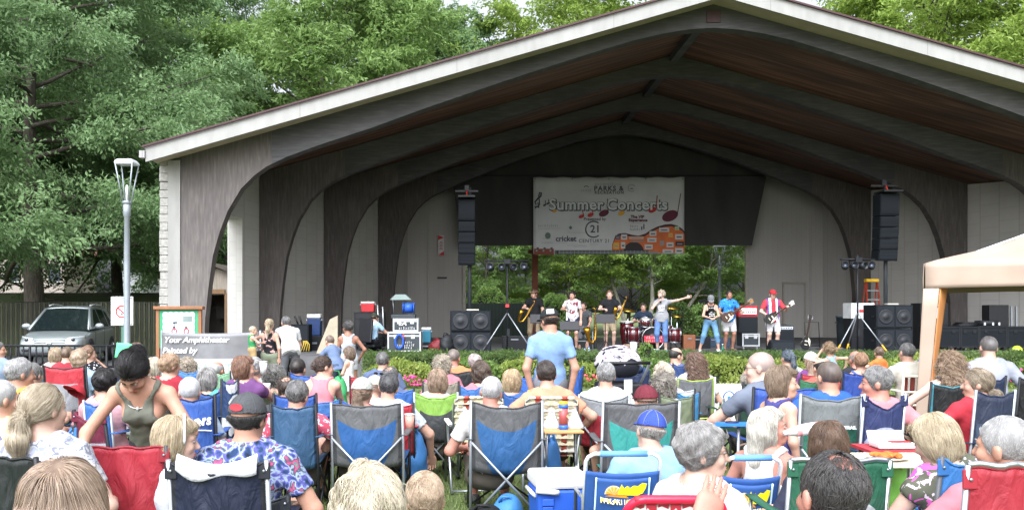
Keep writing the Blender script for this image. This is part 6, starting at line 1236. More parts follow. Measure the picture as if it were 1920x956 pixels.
# ---------------------------------------------------------------- instruments carried by the band (placed after the people)
def guitar(label, c, ang, body, neck='6b4a30', solid=True, L=1.0, cut=True, rz=0, name='electric_guitar', headc=None):
    t = thing(name, label, 'guitar', c, rz); t.rotation_euler = (0, -ang, rz)
    a = np.linspace(0, 2*PI, 37)[:-1]; pr = [(-.2*math.cos(q)-.02, (.155 if math.cos(q) > 0 else .125)*math.sin(q)*(1-.18*math.exp(-((math.cos(q)+.1)/.25)**2))) for q in a]
    b = MB(); b.prism(pr, -.022, .022); bo = b.build('body', mat(body, .2, .12, 5, coat=.7), t, bevel=.008, fix=True)
    p = MB(); p.prism([(-.12, -.12), (.05, -.11), (.13, -.04), (.02, -.05)], -.028, -.024); p.box((-.08, -.028, 0), (.02, .012, .08)); p.box((.02, -.028, 0), (.03, .012, .08)); p.build('pickguard', mat('d9d2bd', .3), bo, fix=True)
    n = MB(); n.box((.15+.24*L, -.012, 0), (.5*L+.1, .022, .045)); nk = n.build('neck', mat(neck, .4, .1), t); f = MB(); f.box((.15+.24*L, -.026, 0), (.5*L+.06, .005, .04)); f.build('fretboard', mat('2a1a12', .4), nk)
    h = MB(); h.prism([(.43*L+.2, -.03), (.43*L+.34, -.05), (.43*L+.36, .05), (.43*L+.2, .03)], -.02, .0); h.build('headstock', mat(headc or neck, .4), nk, fix=True)
    for k in range(3):
        for s_ in (-1, 1): q = MB(); q.cyl((.43*L+.235+.04*k, -.01, s_*(.055+.003*k)), .01, .02, 0, 'z', 6); q.build('tuning_peg', EDGE, nk)
    return t
def sax(label, c, k=1.0, rz=0, tilt=.25, name='saxophone'):
    t = thing(name, label, 'saxophone', c, rz); t.rotation_euler = (0, tilt, rz); BR = mat('b8862e', .22, .15, 8, metal=.95); P = [(-.03, 0, .62), (.03, -.02, .64), (.06, 0, .58), (.07, 0, .1), (.05, 0, -.12), (-.02, -.02, -.2), (-.1, -.04, -.16), (-.14, -.06, .02), (-.17, -.1, .16)]
    P = [Vector(p)*k for p in P]; MB().tube(P, [.008*k, .01*k, .012*k, .02*k, .027*k, .033*k, .038*k, .05*k, .085*k], 0, 12, cap=False).build('horn', BR, t, solid=.003)
    b = MB()
    for j in range(9): b.cyl((.07*k-.03*k, -.012*k, (.5-.07*j)*k), .018*k, .012*k, 0, 'y', 10)
    b.tube([(.03*k, -.03*k, .5*k), (.03*k, -.03*k, -.05*k)], .005*k, 0, 5); b.build('keywork', mat('d8b868', .2, 0, metal=.9), t); MB().tube([(-.03*k, 0, .62*k), (-.09*k, -.01, .6*k)], [.011*k, .008*k], 0, 8).build('mouthpiece', BLK, t); return t
# ---------------------------------------------------------------- the band
BG = 'musicians on the stage'
def print_cloth(base, spots, scale=14, thr=.32, base2=None, scale2=30, dots=False):
    def fn(b):
        c = b.mix((b.vor(scale) < thr) if dots else (b.noise(scale*1.1, 2, dist=.8) > .58), base, spots)
        if base2: c = b.mix((b.noise(scale2, 2, dist=.8) > .6), c, base2)
        return b.mix(.8, c, b.ramp(b.noise(9), [(.3, (.42, .42, .42)), (.7, (.78, .78, .78))]), 'MULTIPLY')
    return mat(fn=fn, rough=.85, bump=.25, bscale=35, spec=.2)
def stripes(cols, axis=2, freq=14):
    cols = [fade(c) for c in cols]
    def fn(b):
        f = (b.xyz()[axis]*freq).frac(); n = len(cols);  c = b.mix(f < 1/n, cols[-1], cols[0])
        for i in range(1, n-1): c = b.mix((f > i/n)*(f < (i+1)/n), c, cols[i])
        return c
    return mat(fn=fn, rough=.85, spec=.2, bump=.25, bscale=35)
DENIM = mat('4d6790', .85, .22, 7, .3, 60, spec=.2); DENIMD = mat('41587c', .85, .2, 7, .3, 60, spec=.2); KHAKI = 'b3a07c'
def front_print(root, J, rows, y=.14, m=None, w=.16, z0=.32, hgt=.028):
    b = MB(); HIP = J['hip']; o = random.Random(5)
    for k in range(rows):
        z = HIP[2]+z0-k*hgt*1.5; q = -w/2
        while q < w/2: l = o.uniform(.012, .035); b.box((HIP[0]+q, HIP[1]+y, z), (l, .006, hgt*o.choice([.7, 1, 1]))); q += l+.012
    b.build('shirt_print', m or WHT, root)
ST = dict(pose='stand', s=None, gz=SZ, face=True, group=BG, strands=260)
P1 = person('musician in a straw hat and black shirt holding a saxophone at the bass bin side', 1001, 541, 26, ('short', '6b4a35'), ('tee', '1c1d20', 'collar'), ('long', '9a8566'), yaw=170, lean=0, hy=-18, hp=0, cap=('hat', 'b08a5c'), aL='down', aR='fwd', **ST)
P2 = person('trumpet player in a white shirt with dark red flowers', 1073, 544, 25.6, ('short', '2c2019'), ('tee', print_cloth((.74, .72, .72), (.22, .03, .06), 8, .3), 'collar'), ('shorts', '2a3350'), yaw=172, lean=2, hy=-12, hp=6, aR='fwd', aL='side', hand=('relax', 'grip'), **ST)
P3 = person('red haired musician in a black shirt and khaki shorts at the music stand', 1143, 543, 25.4, ('crew', 'a5623a'), ('tee', '1f2126', 'collar'), ('shorts', KHAKI), yaw=178, lean=0, hy=-8, aR='fwd', aL='fwd', g=1.15, hand=('grip', 'grip'), skin=4, **ST)
P4 = person('singer in a grey tee and cropped jeans with one arm flung out', 1240, 542, 24.2, ('pixie', 'd9bf94'), ('cut', '9b9c9f'), ('capri', DENIM), yaw=160, lean=-3, hy=-35, hp=-6, sex='f', aR='mouth', aL=((.56, .12, .13), (.2, -.2, -1)), hand=('open', 'grip'), skin=4, shoes='5a8f96', extra=lambda r, J: front_print(r, J, 4, .135, mat('d6d6d8', .8, 0)), **ST)
P5 = person('woman in a black tank top, jeans and grey cap looking down on stage', 1333, 552, 24.0, ('tail', '2a1f1a'), ('tank', '16171a'), ('long', mat('5a7f9d', .85, .25, 5, .3, 60, spec=.2)), yaw=175, lean=8, hy=-5, hp=28, sex='f', cap=('fwd', '7d8083'), aR='lap', aL='lap', hand=('grip', 'grip'), shoes='e6e6e6', feet=((-.2, .08), (.26, -.1)), extra=lambda r, J: front_print(r, J, 5, .145, WHT, .15, .34, .034), **ST)
P6 = person('bass player in a bright blue print shirt and white shorts', 1367, 543, 24.8, ('short', '3a2a20'), ('tee', print_cloth('2f86d0', '0f4f9c', 9, .36, '66b4e8')), ('shorts', 'e0dfe2'), yaw=185, lean=0, hy=8, aR=((-.02, .24, -.36), (.7, -.6, -.1)), aL=((.06, .34, -.26), (.6, -.2, -.8)), hand=('grip', 'relax'), skin=3, g=1.05, shoes='55463c', **ST)
P7 = person('guitarist in a red cap and red, white and blue jersey', 1449, 542, 24.4, ('short', '8a7a6a'), ('jersey', mat(fn=lambda b: b.mix((b.xyz()[0].abs() > .06)*(b.xyz()[0].abs() < .15), b.mix((b.xyz()[0].abs() > .165), (.5, .03, .045), (.55, .04, .05)), b.mix((b.xyz()[0].abs() > .115), (.72, .72, .76), (.03, .07, .33))), rough=.85, spec=.2)), ('shorts', 'dcdcdf'), yaw=178, lean=0, hy=4, hp=4, cap=('fwd', 'c0202c'), aR=((.0, .22, -.36), (.7, -.6, -.1)), aL=((.12, .32, -.14), (.5, -.2, -.8)), hand=('grip', 'relax'), skin=4, g=1.08, shoes='4a4a4a', **ST)
P8 = person('drummer in a dark blue shirt seated behind the kit', 1206, 568, 26.9, ('short', '5a4433'), ('tee', '28384f'), ('shorts', '23262c'), yaw=175, lean=8, face=True, aR=((.04, .36, -.2), (.6, -.4, -.6)), aL=((.1, .36, -.24), (.6, -.4, -.6)), hand=('grip', 'grip'), group=BG, strands=200)
P9 = person('percussionist in grey shorts seated behind the trumpet player', 1094, 566, 26.6, ('crew', '6a5340'), ('tee', '55595c'), ('shorts', '85888c'), yaw=172, lean=5, face=True, aR='knee', aL='knee', group=BG, strands=200)
for nm, px, d, zt in (('drummer', 1206, 26.9, .98), ('percussionist', 1094, 26.6, .98)):
    P_ = P8 if nm == 'drummer' else P9; J = BODY[P_.name]; z = J['hip'][2]-.1; c = wpt(P_, J['hip']); t = thing('round_stool', 'black round stool under the '+nm, 'stool', (c.x, c.y, SZ), 0, 'stools on the stage'); MB().lathe([(.16, z-SZ-.08), (.17, z-SZ-.02), (.15, z-SZ), (.001, z-SZ)], 0, 18).build('seat', BLK, t, fix=True)
    for k in range(3): a = k*2*PI/3; MB().tube([(0, 0, max(.1, z-SZ-.1)), (.24*math.cos(a), .24*math.sin(a), .01)], .014, 0, 6).build('leg', STEEL, t)
def handpos(P, nm): J = BODY[P.name]; return wpt(P, J['wr'+nm]+(J['wr'+nm]-J['el'+nm])/np.linalg.norm(J['wr'+nm]-J['el'+nm])*.08)
c = (handpos(P6, 'R')+Vector((0, -.03, .02))); guitar('dark sunburst bass guitar held by the bass player', c, R(33), '3b2118', '8a6238', L=1.0, rz=0, name='bass_guitar')
c = (handpos(P7, 'R')+Vector((.03, -.03, -.02))); guitar('black electric guitar with a pale headstock held by the guitarist', c, R(35), '131316', '6b4a30', L=.85, headc='d8d4c8')
for P_, lab in ((P6, 'dark strap of the bass player'), (P7, 'strap of the guitarist')): pass
t = guitar('black guitar hanging in the folding rack', Vector((xw(1511, 25.3), 25.3, SZ+.24)), R(80), '17181a', '2c2320', L=.95, name='rack_guitar')
c = handpos(P1, 'R'); sax('brass saxophone held low by the hat wearing musician', c+Vector((-.1, -.06, -.25)), .85, 0, .55)
sax('large brass baritone saxophone on its stand beside the red haired musician', Vector((xw(1112, 24.6), 24.6, 1.0)), 1.12, 0, .0, 'baritone_saxophone'); MB().tube([(0, .05, -.5), (0, .05, .1)], .014, 0, 6).build('peg_stand', STEEL, bpy.data.objects['baritone_saxophone'])
sax('brass saxophone hanging on the red haired musician', handpos(P3, 'L')+Vector((.02, -.05, -.12)), .8, 0, .4)
c = handpos(P2, 'R'); t = thing('trumpet', 'silver trumpet held upright by the floral shirted player', 'trumpet', c+Vector((0, -.02, .0))); SV = mat('d5d9dc', .15, 0, metal=.95); MB().lathe([(.06, -.3), (.035, -.27), (.015, -.2), (.008, .2), (.012, .22)], 0, 14).build('bell_tube', SV, t)
MB().tube([(.0, 0, -.1), (.05, 0, -.1), (.06, 0, 0), (.05, 0, .1), (0, 0, .1)], .008, 0, 6).build('tuning_slide', SV, t)
for k in range(3): MB().cyl((.03, -.02, -.04+.035*k), .011, .09, 0, 'y', 10).build('valve', SV, t)
c = handpos(P4, 'R'); t = thing('microphone', 'wireless microphone in the singer hand', 'microphone', c); MB().tube([(0, 0, -.1), (-.01, -.0, .06)], [.014, .017], 0, 8).build('grip', BLK, t); MB().lathe([(.001, .05), (.024, .07), (.026, .09), (.015, .11), (.001, .115)], 0, 12).build('grille', STEEL, t)
# drumsticks
for nm in 'LR': c = handpos(P8, nm); t = thing('drumstick', 'pale drumstick in the drummer '+('lower' if nm == 'L' else 'upper')+' hand', 'drumstick', c); MB().tube([(0, .05, 0), (0, -.33, .06)], [.009, .006], 0, 6).build('shaft', mat('d8bf92', .5), t); MB().lathe([(.001, -.008), (.008, 0), (.001, .008)], 0, 8, Matrix.Translation((0, -.335, .06))).build('tip', WHT, t)
# sound engineer in an office chair
SE = person('sound engineer in a tie dye tee bent over the desk on stage', 703, 587, 24.6, ('short', '3d3328'), ('tee', mat(fn=lambda b: b.ramp(b.noise(3, 3, dist=1.5), [(.35, (.5, .52, .58)), (.5, (.28, .5, .68)), (.62, (.56, .56, .6))]), rough=.85)), ('shorts', '22252b'), yaw=-35, lean=10, cap=('fwd', '3d4a38'), aR='fwd', aL='fwd', group=None)
J = BODY[SE.name]; c = wpt(SE, J['hip']); t = thing('office_chair', 'black high backed office chair holding the sound engineer', 'office chair', (c.x, c.y, SZ), R(-35)); z = J['hip'][2]-.12-SZ
p = MB(); p.box((0, .03, z), (.5, .48, .07)); p.build('seat', BLK, t, bevel=.025); p = MB(); p.box((0, -.26, z+.4), (.46, .06, .62), 0, (-.12, 0, 0)); p.build('backrest', BLK, t, bevel=.025)
for sx in (-1, 1): MB().tube([(sx*.26, -.2, z+.05), (sx*.29, -.18, z+.22), (sx*.29, .16, z+.22), (sx*.26, .16, z+.02)], .018, 0, 6).build('armrest', BLK, t)
MB().tube([(0, 0, .08), (0, 0, z)], .03, 0, 8).build('column', BLK, t)
for k in range(5): a = k*2*PI/5; MB().tube([(0, 0, .1), (.28*math.cos(a), .28*math.sin(a), .05)], .018, 0, 6).build('leg', BLK, t)
# ---------------------------------------------------------------- the audience
GREY = ('a3a19d', '4e4c4a'); WHITE = ('d6d4d0', '8f8d8a'); SALT = ('8a8886', '38373a'); DKGREY = ('5f5d5c', '26262a'); BLOND = ('d2b483', '8a683c'); PALE = ('ddcfae', '9c8558'); PLAT = ('d8d0ba', '9b917c'); BROWN = ('7a5b40', '38271a'); LBROWN = ('9c7a55', '553a24'); DKBR = ('4a382c', '1e1611'); BLACKH = ('1f1b1c', '0b0a0b'); STRAW = ('b98252', '6d4525'); AUB = ('a1683f', '5a3219')
def w2(px0, px1, d): return (px1-px0)*d/FPX
def chair(label, px0, px1, py, d, style, **k): return camp_chair(label, (px0+px1)/2, py, d, w2(px0, px1, d), style, **k)
def seat_for(P, label, col, style='plain', h=.8, rz=None, frame=None, w=.54, c2=None):
    J = BODY[P.name]; c = wpt(P, J['hip']); z = max(.2, J['hip'][2]-.1); rz = P.rotation_euler[2]*.6 if rz is None else rz
    d = c.y; t = camp_chair(label, CX+c.x*FPX/d, CY-(h-CAMZ)*FPX/d, d, w, (style, col, c2) if c2 else (style, col), rz=rz, h=max(h, z+.4), seat=z, frame=frame); t.location = (c.x, c.y, 0); return t
def sunder(k): return SHIRTS[k]
FLORAL_W = print_cloth((.58, .58, .61), (.38, .41, .52), 22, .3, (.25, .26, .32), 30); FLORAL_R = print_cloth((.68, .1, .16), (.8, .72, .74), 22, .34); FLORAL_B = print_cloth((.68, .74, .8), (.4, .55, .7), 24, .3); BLKFLOR = print_cloth((.02, .02, .025), (.6, .36, .33), 12, .25); DOTS = print_cloth((.015, .015, .02), (.7, .7, .7), 30, .3, dots=True)
ALOHA = mat(fn=lambda b: b.ramp(b.noise(15, 4, dist=1.4)*.7+b.vor(19)*.35, [(.3, (.01, .012, .025)), (.42, (.02, .05, .12)), (.5, (.10, .09, .32)), (.56, (.3, .38, .5)), (.62, (.02, .05, .07)), (.7, (.42, .06, .16)), (.78, (.03, .2, .2)), (.9, (.35, .25, .05))]), rough=.8, spec=.2)
PINKFLOR = print_cloth((.115, .12, .085), (.72, .13, .5), 9, .36, (.75, .6, .7), 26); ARGYLE = mat(fn=lambda b: b.mix(((b.xyz()[0]*5.5+b.xyz()[2]*3.2).frac() > .5)*((b.xyz()[0]*5.5-b.xyz()[2]*3.2).frac() > .5), b.mix((b.xyz()[2]*3.2).frac() > .6, (.8, .66, .2), (.72, .6, .25)), (.13, .13, .2)), rough=.85)
# --- far rows, walkway side
person('grey haired man in a pale blue shirt at the end of the back row', -4, 640, 13, ('crew', GREY), ('tee', '93a8c8'), hy=-75, skin=1)
P = person('child with blond hair beside the boy in the red chair', 104, 652, 12.4, ('bob', BLOND), ('tee', 'c9a9a0'), sex='k', s=.86); seat_for(P, 'striped lawn chair holding the blond child', '3b76b8', 'sides', .78, c2='8f4a86')
P = person('boy with short brown hair sitting in the red camp chair', 127, 650, 11.9, ('crew', LBROWN), ('tee', 'b03040'), sex='k', s=.9); chair('red camp chair with a grey mesh window and a red cap hung on it', 80, 161, 685, 10.2, ('window', 'c81f33', 'a9abb0', '222325'), marks=None)
person('woman with wavy sandy hair and a light blue shirt next to the red chair boy', 150, 657, 11.5, ('puff', ('c9a87c', '8a6a44')), ('tee', '9fbfdc'), sex='f', aR='lap')
P = person('woman with a strawberry blond bun in a black dotted top, hand at her face', 166, 648, 12.8, ('lowtail', STRAW), ('cut', DOTS), sex='f', hy=-55, aR='phone', face=True); seat_for(P, 'grey camp chair under the woman in the dotted top', '5d6268')
P = person('brunette in glasses holding up a green paper', 255, 643, 12.4, ('long', ('8d6d50', '503826')), ('tee', '6a6f7d'), sex='f', hy=40, aL='phone', glasses='g', face=True, hand=('grip', 'relax')); seat_for(P, 'dark blue camp chair under the brunette with the green paper', '28426e')
c = at(229, 656, 12.1); t = thing('green_paper', 'bright green sheet of paper held up by the brunette', 'paper', c); sheet(lambda u, v: ((u-.5)*.2+.03*v, .015*math.sin(u*3), (v-.5)*.2-.02*u), 6, 6, .002, 'page', mat('5fd98c', .7, .05), t); MB().box((.0, .02, -.08), (.03, .01, .05)).build('clip', mat('e08030', .6), t)
P = person('woman with straight pale blond hair behind the dark haired standing woman', 287, 671, 10.8, ('bob', PALE), ('tee', 'c9c4ba'), sex='f'); seat_for(P, 'white camp chair under the pale blond woman', 'b9bec4')
P = person('person with cropped strawberry blond hair in a red top', 319, 664, 9.2, ('fluffy', ('c79a63', '8b5f36')), ('tee', 'b52238'), sex='f', hy=-42, face=True); seat_for(P, 'red camp chair under the strawberry blond in red', 'a81f30')
P = person('woman with curled sandy grey hair above the bright blue chair back', 352, 673, 11.0, ('curly', ('b9a584', '6f5c44')), ('tee', '8f9fb5'), sex='f', strands=500); chair('bright blue camp chair in front of the painters banner', 333, 376, 694, 10.6, ('plain', '3d86d4'), rz=.2)
P = person('bald pink headed man with a grey fringe and green towel', 408, 677, 11.8, ('bald', WHITE), ('tee', '5f9f6c'), skin=5, glasses='g', hy=-20); chair('pale green camp chair holding the bald pink headed man', 396, 432, 697, 11.5, ('plain', '8cc79a'))
P = person('woman with straight grey hair in a turquoise top', 388, 690, 8.9, ('bob', ('aeaaa4', '57524e')), ('tee', '4fc6c4'), sex='f', g=1.1); chair('blue camp chair with a dark hem holding the grey haired woman in turquoise', 372, 416, 733, 8.6, ('plain', '2e5fae', None, '1c2440'), rz=.25)
P = person('white haired man in the blue chair with white lettering', 356, 707, 7.5, ('crew', ('e4e4e4', 'a9a9ad')), ('tee', '9fb4cc'), skin=1)
def galyan(t, bo, back, h, seat):
    for i, ch in enumerate("GALYAN'S"): text(ch, .075, WHT, bo, on_back(back, .26+.085*i, .66, .02), (PI/2-.15, -.06, 0), .001, bold=.004, shear=.1)
    MB().box(on_back(back, .56, .56, .02), (.26, .003, .008), 0, (0, .05, 0)).build('underline', WHT, bo)
chair('bright blue camp chair lettered in white, holding the white haired man', 322, 402, 742, 7.2, ('plain', '2f62bd', None, '1d2f5c'), marks=galyan, rz=.12)
P = person('woman with a copper bob in a purple top, hand raised to her mouth', 458, 668, 8.8, ('bob', AUB), ('cut', '7a4a86'), sex='f', hy=-62, aR='phone', face=True, hand=('relax', 'grip'))
chair('navy and white patterned camp chair behind the copper haired woman', 416, 446, 712, 8.5, ('print', '22406e', 'd6dade'), rz=.3)
P = person('grey haired woman in white holding a white cup behind the copper bob', 476, 671, 9.8, ('fluffy', ('b9b7b4', '6b6967')), ('tee', 'd9d9dc'), sex='f', hy=-40, aR='fwd', hand=('relax', 'grip')); seat_for(P, 'pale grey camp chair under the woman holding a white cup', '9aa2ab')
def cup(label, px, py, d, r=.04, h=.12, m=None, name='cup', lid=None):
    c = at(px, py, d); t = thing(name, label, 'cup', c); MB().lathe([(r*.75, -h/2), (r, h/2), (r*.93, h/2), (r*.7, -h/2+.01), (.001, -h/2+.01)], 0, 16).build('cup_wall', m or WHT, t, fix=True); MB().lathe([(r*1.05, h/2), (r*1.05, h/2+.012), (.001, h/2+.016)], 0, 16).build('lid', lid or WHT, t); return t
cup('white paper cup in front of the grey haired woman in white', 494, 690, 9.35)
P = person('woman with short curly grey hair in an olive green shirt', 513, 687, 9.6, ('curly', ('8b8a80', '3f3e39')), ('tee', '7b8a68'), sex='f', strands=900); seat_for(P, 'olive camp chair under the woman in the olive shirt', '6d7557')
c = at(493, 730, 9.2); t = thing('white_card', 'folded white card standing by the woman in the olive shirt', 'card', c); sheet(lambda u, v: ((u-.5)*.11+.02*v, .03*abs(u-.5), (v-.5)*.13), 4, 4, .002, 'page', WHT, t); MB().box((0, -.012, .02), (.05, .002, .01)).build('print_line', GREYP, t)
def meijer(t, bo, back, h, seat): text('meijer', .12, WHT, bo, on_back(back, .6, .83, .03), (PI/2-.12, 0, 0), .001, bold=.005)
P = person('young man with short dark hair in the tall blue chair', 559, 672, 10.2, ('crew', ('4b4038', '221c18')), ('tee', '3d6fc0'), hy=-12, skin=1); chair('tall royal blue camp chair with a white store name', 542, 608, 699, 9.9, ('plain', '2b6ac8', None, '204f9e'), marks=meijer)
P = person('balding brown haired man in front of the tall blue chair', 537, 706, 8.5, ('balding', ('5d4636', '2c1f17')), ('tee', '44464c'), skin=0); chair('plain blue camp chair holding the balding brown haired man', 513, 593, 739, 8.2, ('plain', '2a60bd', None, '1b2f66'))
P = person('grey haired man in a red floral shirt in a navy chair', 558, 713, 7.4, ('short', ('85827f', '3b3a3a')), ('tee', FLORAL_R, 'collar'), g=1.1, aR=((.12, .22, -.3), (.9, -.3, -.4))); chair('slate blue camp chair with black legs holding the man in the red floral shirt', 508, 592, 759, 7.1, ('plain', '35618a', None, '20405f'), sag=.03)
P = person('woman with a brown bun and a pink tank top leaning forward', 608, 668, 9.8, ('bun', ('6b5040', '33241b')), ('tank', 'e0808c'), sex='f', hy=-58, lean=18, aR='knee', aL='knee', face=True); seat_for(P, 'low blue camp chair under the woman in the pink tank top', '3a78c2', h=.62)
P = person('man with a grey crew cut in a dusty blue polo by the hedge', 718, 660, 12.2, ('short', ('83807c', '4a4744')), ('polo', '5c6d92'), g=1.1); chair('red camp chair partly hidden behind the capped couple', 656, 716, 706, 11.0, ('plain', 'c02338'))
P = person('grey templed man just ahead of the man in the blue polo', 733, 687, 10.4, ('balding', ('77736f', '3a3836')), ('tee', '5c6b90'), hy=-30); chair('light blue camp chair between the blue polo and the lime chair', 730, 776, 729, 9.6, ('plain', '2f74cc'))
P = person('dark grey haired man in a white and blue print shirt holding a drink', 729, 700, 8.2, ('short', ('5f5e60', '2a2a2d')), ('tee', FLORAL_B), g=1.08, aR=((.2, .2, -.42), (1, -.2, -.2)), hand=('relax', 'grip')); chair('bright red camp chair holding the man in the white and blue print shirt', 690, 775, 757, 7.95, ('plain', 'd02038', None, 'b81a30'))
cup('clear cup of red drink in the hand of the man in the print shirt', 768, 792, 7.75, .042, .13, mat('d89a8a', .2, .1, alpha=.8), 'drink_cup')
P = person('woman in a pale cap with sunglasses pushed up, behind the ponytail', 703, 705, 9.2, ('cap', ('9a8d7a', '5d5244')), ('tee', '8a8290'), sex='f', cap=('fwd', 'bdb6a6'), glasses='top'); chair('blue camp chair under the woman with sunglasses on her cap', 640, 700, 752, 8.7, ('plain', '2e66c4'))
CAMO = print_cloth((.5, .51, .46), (.33, .35, .3), 40, .3, (.62, .62, .57), 60)
P = person('woman in a camouflage cap with a long brown ponytail', 680, 709, 7.5, ('tail', ('a07c58', '6a4a30')), ('tee', 'a5a0a0'), sex='f', cap=('fwd', CAMO, None, 'b5b5a8'), hy=-12, strands=2600); chair('big grey camp chair with a blue centre holding the woman with the ponytail', 621, 754, 757, 7.2, ('bowl', '6a6b6d', '1f63a8', '4f5052'), post=STEEL, sag=.02)
P = person('bald man in a bright orange shirt by the hedge', 851, 654, 12.2, ('buzz', ('a08a7a', '6b5a50')), ('tee', 'f0884e'), g=1.12, skin=5); seat_for(P, 'black camp chair holding the bald man in orange', '2b2d30', h=.85)
P = person('woman with tousled ash blond hair beside the man in orange', 830, 668, 11.2, ('curly', ('c5b391', '6e5f48')), ('tee', 'd07f8e'), sex='f', strands=700); chair('beige camp chair behind the ash blond woman', 793, 860, 716, 10.4, ('plain', '9d9582'))
person('lady with pinkish grey hair next to the man in orange', 890, 664, 12.4, ('fluffy', ('cdb8b2', '8f7a76')), ('tee', 'e8e2e0'), sex='f')
P = person('woman with full dark brown hair in a pink top', 902, 680, 9.7, ('puff', ('6e543f', '35261b')), ('tee', 'd87a86'), sex='f', strands=1800); chair('blue camp chair behind the woman with full dark brown hair', 862, 905, 724, 9.4, ('plain', '3a7fd0'))
P = person('woman with a smooth light brown bob in the lime chair', 820, 693, 8.9, ('bob', ('b08a62', '6d4c30')), ('tee', 'cfcac6'), sex='f', strands=2400); chair('lime green camp chair with a grey panel', 777, 858, 737, 8.65, ('apron', '8ec43e', '4d5153'), frame=STEEL, sag=.05)
P = person('woman with a blunt honey blond bob', 960, 693, 9.4, ('bob', ('d7b06c', '98702f')), ('tee', '3c6fb5'), sex='f', strands=2000); chair('blue camp chair behind the honey blond bob', 942, 992, 737, 9.1, ('plain', '2460ac'))
chair('empty blue camp chair beside the walking man', 975, 1003, 705, 11.0, ('plain', '2d6cd0'), frame=BLK); chair('empty blue camp chair with its back turned beyond the walking man', 1067, 1097, 688, 11.6, ('plain', '2d6cd0'), rz=.5)
P = person('man with a white crew cut in the big grey and blue chair', 921, 706, 7.2, ('crew', ('d2d0cf', '8f8b8a')), ('tee', 'd8d4d0'), skin=5, strands=2600); chair('large grey camp chair with a blue seat panel and crossed silver legs', 883, 1017, 753, 6.95, ('bowl', '626365', '22639f', '4a4b4d'), post=STEEL, sag=.05)
P = person('young man with dark hair in a peach tee, arms on his lawn chair', 1025, 677, 8.2, ('short', ('4b3b31', '1f1713')), ('tee', 'ee9872'), aR=((.14, .22, -.34), (1, -.3, -.2)), aL=((.14, .2, -.34), (1, -.3, -.2)), skin=0, strands=2600)
lawn_chair('aluminium lawn chair with cream, brown and orange webbing behind the peach shirt', 1034, 746, 7.8, w2(985, 1083, 7.8), rz=-.05)
lawn_chair('aluminium lawn chair with cream and rust webbing, mostly behind the grey and blue chair', 898, 745, 8.0, w2(852, 944, 8.0), rz=.12)
P = person('man with thick grey hair in a white tee', 1136, 680, 8.6, ('short', ('9b9a97', '565552')), ('tee', 'd9d9da'), g=1.12, hy=-6, strands=2400); chair('light grey camp chair with a red lower panel holding the man in the white tee', 1086, 1180, 741, 8.3, ('topmesh', '8f9497', 'b01c30', '7d8285'), sag=.06, post=STEEL)
P = person('person in a maroon cap in the grey and teal chair', 1211, 724, 7.1, ('cap', ('6b5a4c', '3a2f28')), ('tee', 'c83a6a'), cap=('fwd', '7a2a38', None, '6a2030'), skin=1, aL=((.2, .2, -.36), (1, 0, -.3)), aR=((.2, .2, -.36), (1, 0, -.3))); chair('wide grey camp chair with a teal panel under the maroon cap', 1131, 1274, 754, 6.85, ('bowl', '616264', '1fa096', '4b4c4e'), post=STEEL, sag=.015)
P = person('woman with swept pale blond hair behind the olive chair', 1243, 683, 9.8, ('puff', ('d8c6a6', '9f8763')), ('tee', 'e4e4e6'), sex='f', hy=25, strands=1200); seat_for(P, 'white camp chair hidden behind the pale blond woman', 'c4c8cc')
P = person('person with short ash brown curls in the olive chair', 1246, 703, 8.7, ('curly', ('9b8f7e', '544a3e')), ('tee', 'd5d7db'), sex='f', hy=-25, strands=1500); chair('olive green camp chair with a black strap', 1237, 1300, 741, 8.1, ('plain', '7e8a68', None, '6f7a5b'), rz=-.15)
chair('turquoise camp chair edge beyond the olive chair', 1268, 1312, 736, 8.9, ('plain', '2f8fc8'))
P = person('woman tipping a white cup beside the stroller', 1177, 646, 12.6, ('bob', ('a5855c', '5f452b')), ('tee', '31496e'), sex='f', hy=-40, aR='mouth', face=True, hand=('relax', 'grip')); seat_for(P, 'navy camp chair under the woman tipping a white cup', '24355c'); cup('white cup tipped to the lips of the woman by the stroller', 1188, 653, 12.4, .05, .14)
P = person('balding man with dark sides in a white and navy shirt looking aside', 1268, 651, 13, ('bald', ('4b4540', '28231f')), ('tee', stripes([(.75, .75, .78), (.1, .14, .28)], 2, 9)), hy=-65, skin=0, face=True); chair('navy camp chair behind the balding man in stripes', 1262, 1286, 682, 12.6, ('plain', '2b4a86'))
P = person('woman with long wavy auburn brown hair in the grey and lime chair', 1303, 663, 11.0, ('curlylong', ('94694a', '523522')), ('tee', 'e6e8ec'), sex='f', strands=1600); chair('grey camp chair with a lime side panel', 1268, 1341, 708, 10.7, ('plain', '707276', None, 'b2d63c'), frame=STEEL)
P = person('large bald man with glasses in a slate polo reaching sideways', 1424, 660, 7.2, ('buzz', ('c9a998', 'a5887a')), ('polo', '727b8c'), g=1.18, hy=62, lean=14, roll=-9, skin=4, glasses='g', face=True, aL=((.36, .34, -.3), (.5, -.5, -1)), aR='rest', hand=('grip', 'relax'), hsz=1.05); chair('royal blue camp chair behind the large bald man', 1413, 1530, 728, 6.9, ('plain', '2c58b4', None, '24489a'), sag=.02)
J = BODY[P.name]; t = thing('wrist_watch', 'white wrist watch on the reaching bald man', 'watch', wpt(P, J['wrL'])); dv = Vector(J['wrL']-J['elL']).normalized(); M = dv.to_track_quat('Z', 'Y').to_matrix().to_4x4(); MB().lathe([(.034, -.014), (.037, 0), (.034, .014), (.031, 0), (.034, -.014)], 0, 16, M).build('band', WHT, t); MB().cyl((0, .0, .038), .018, .01, 0, 'z', 14).build('dial', mat('d8d2b8', .2), t)
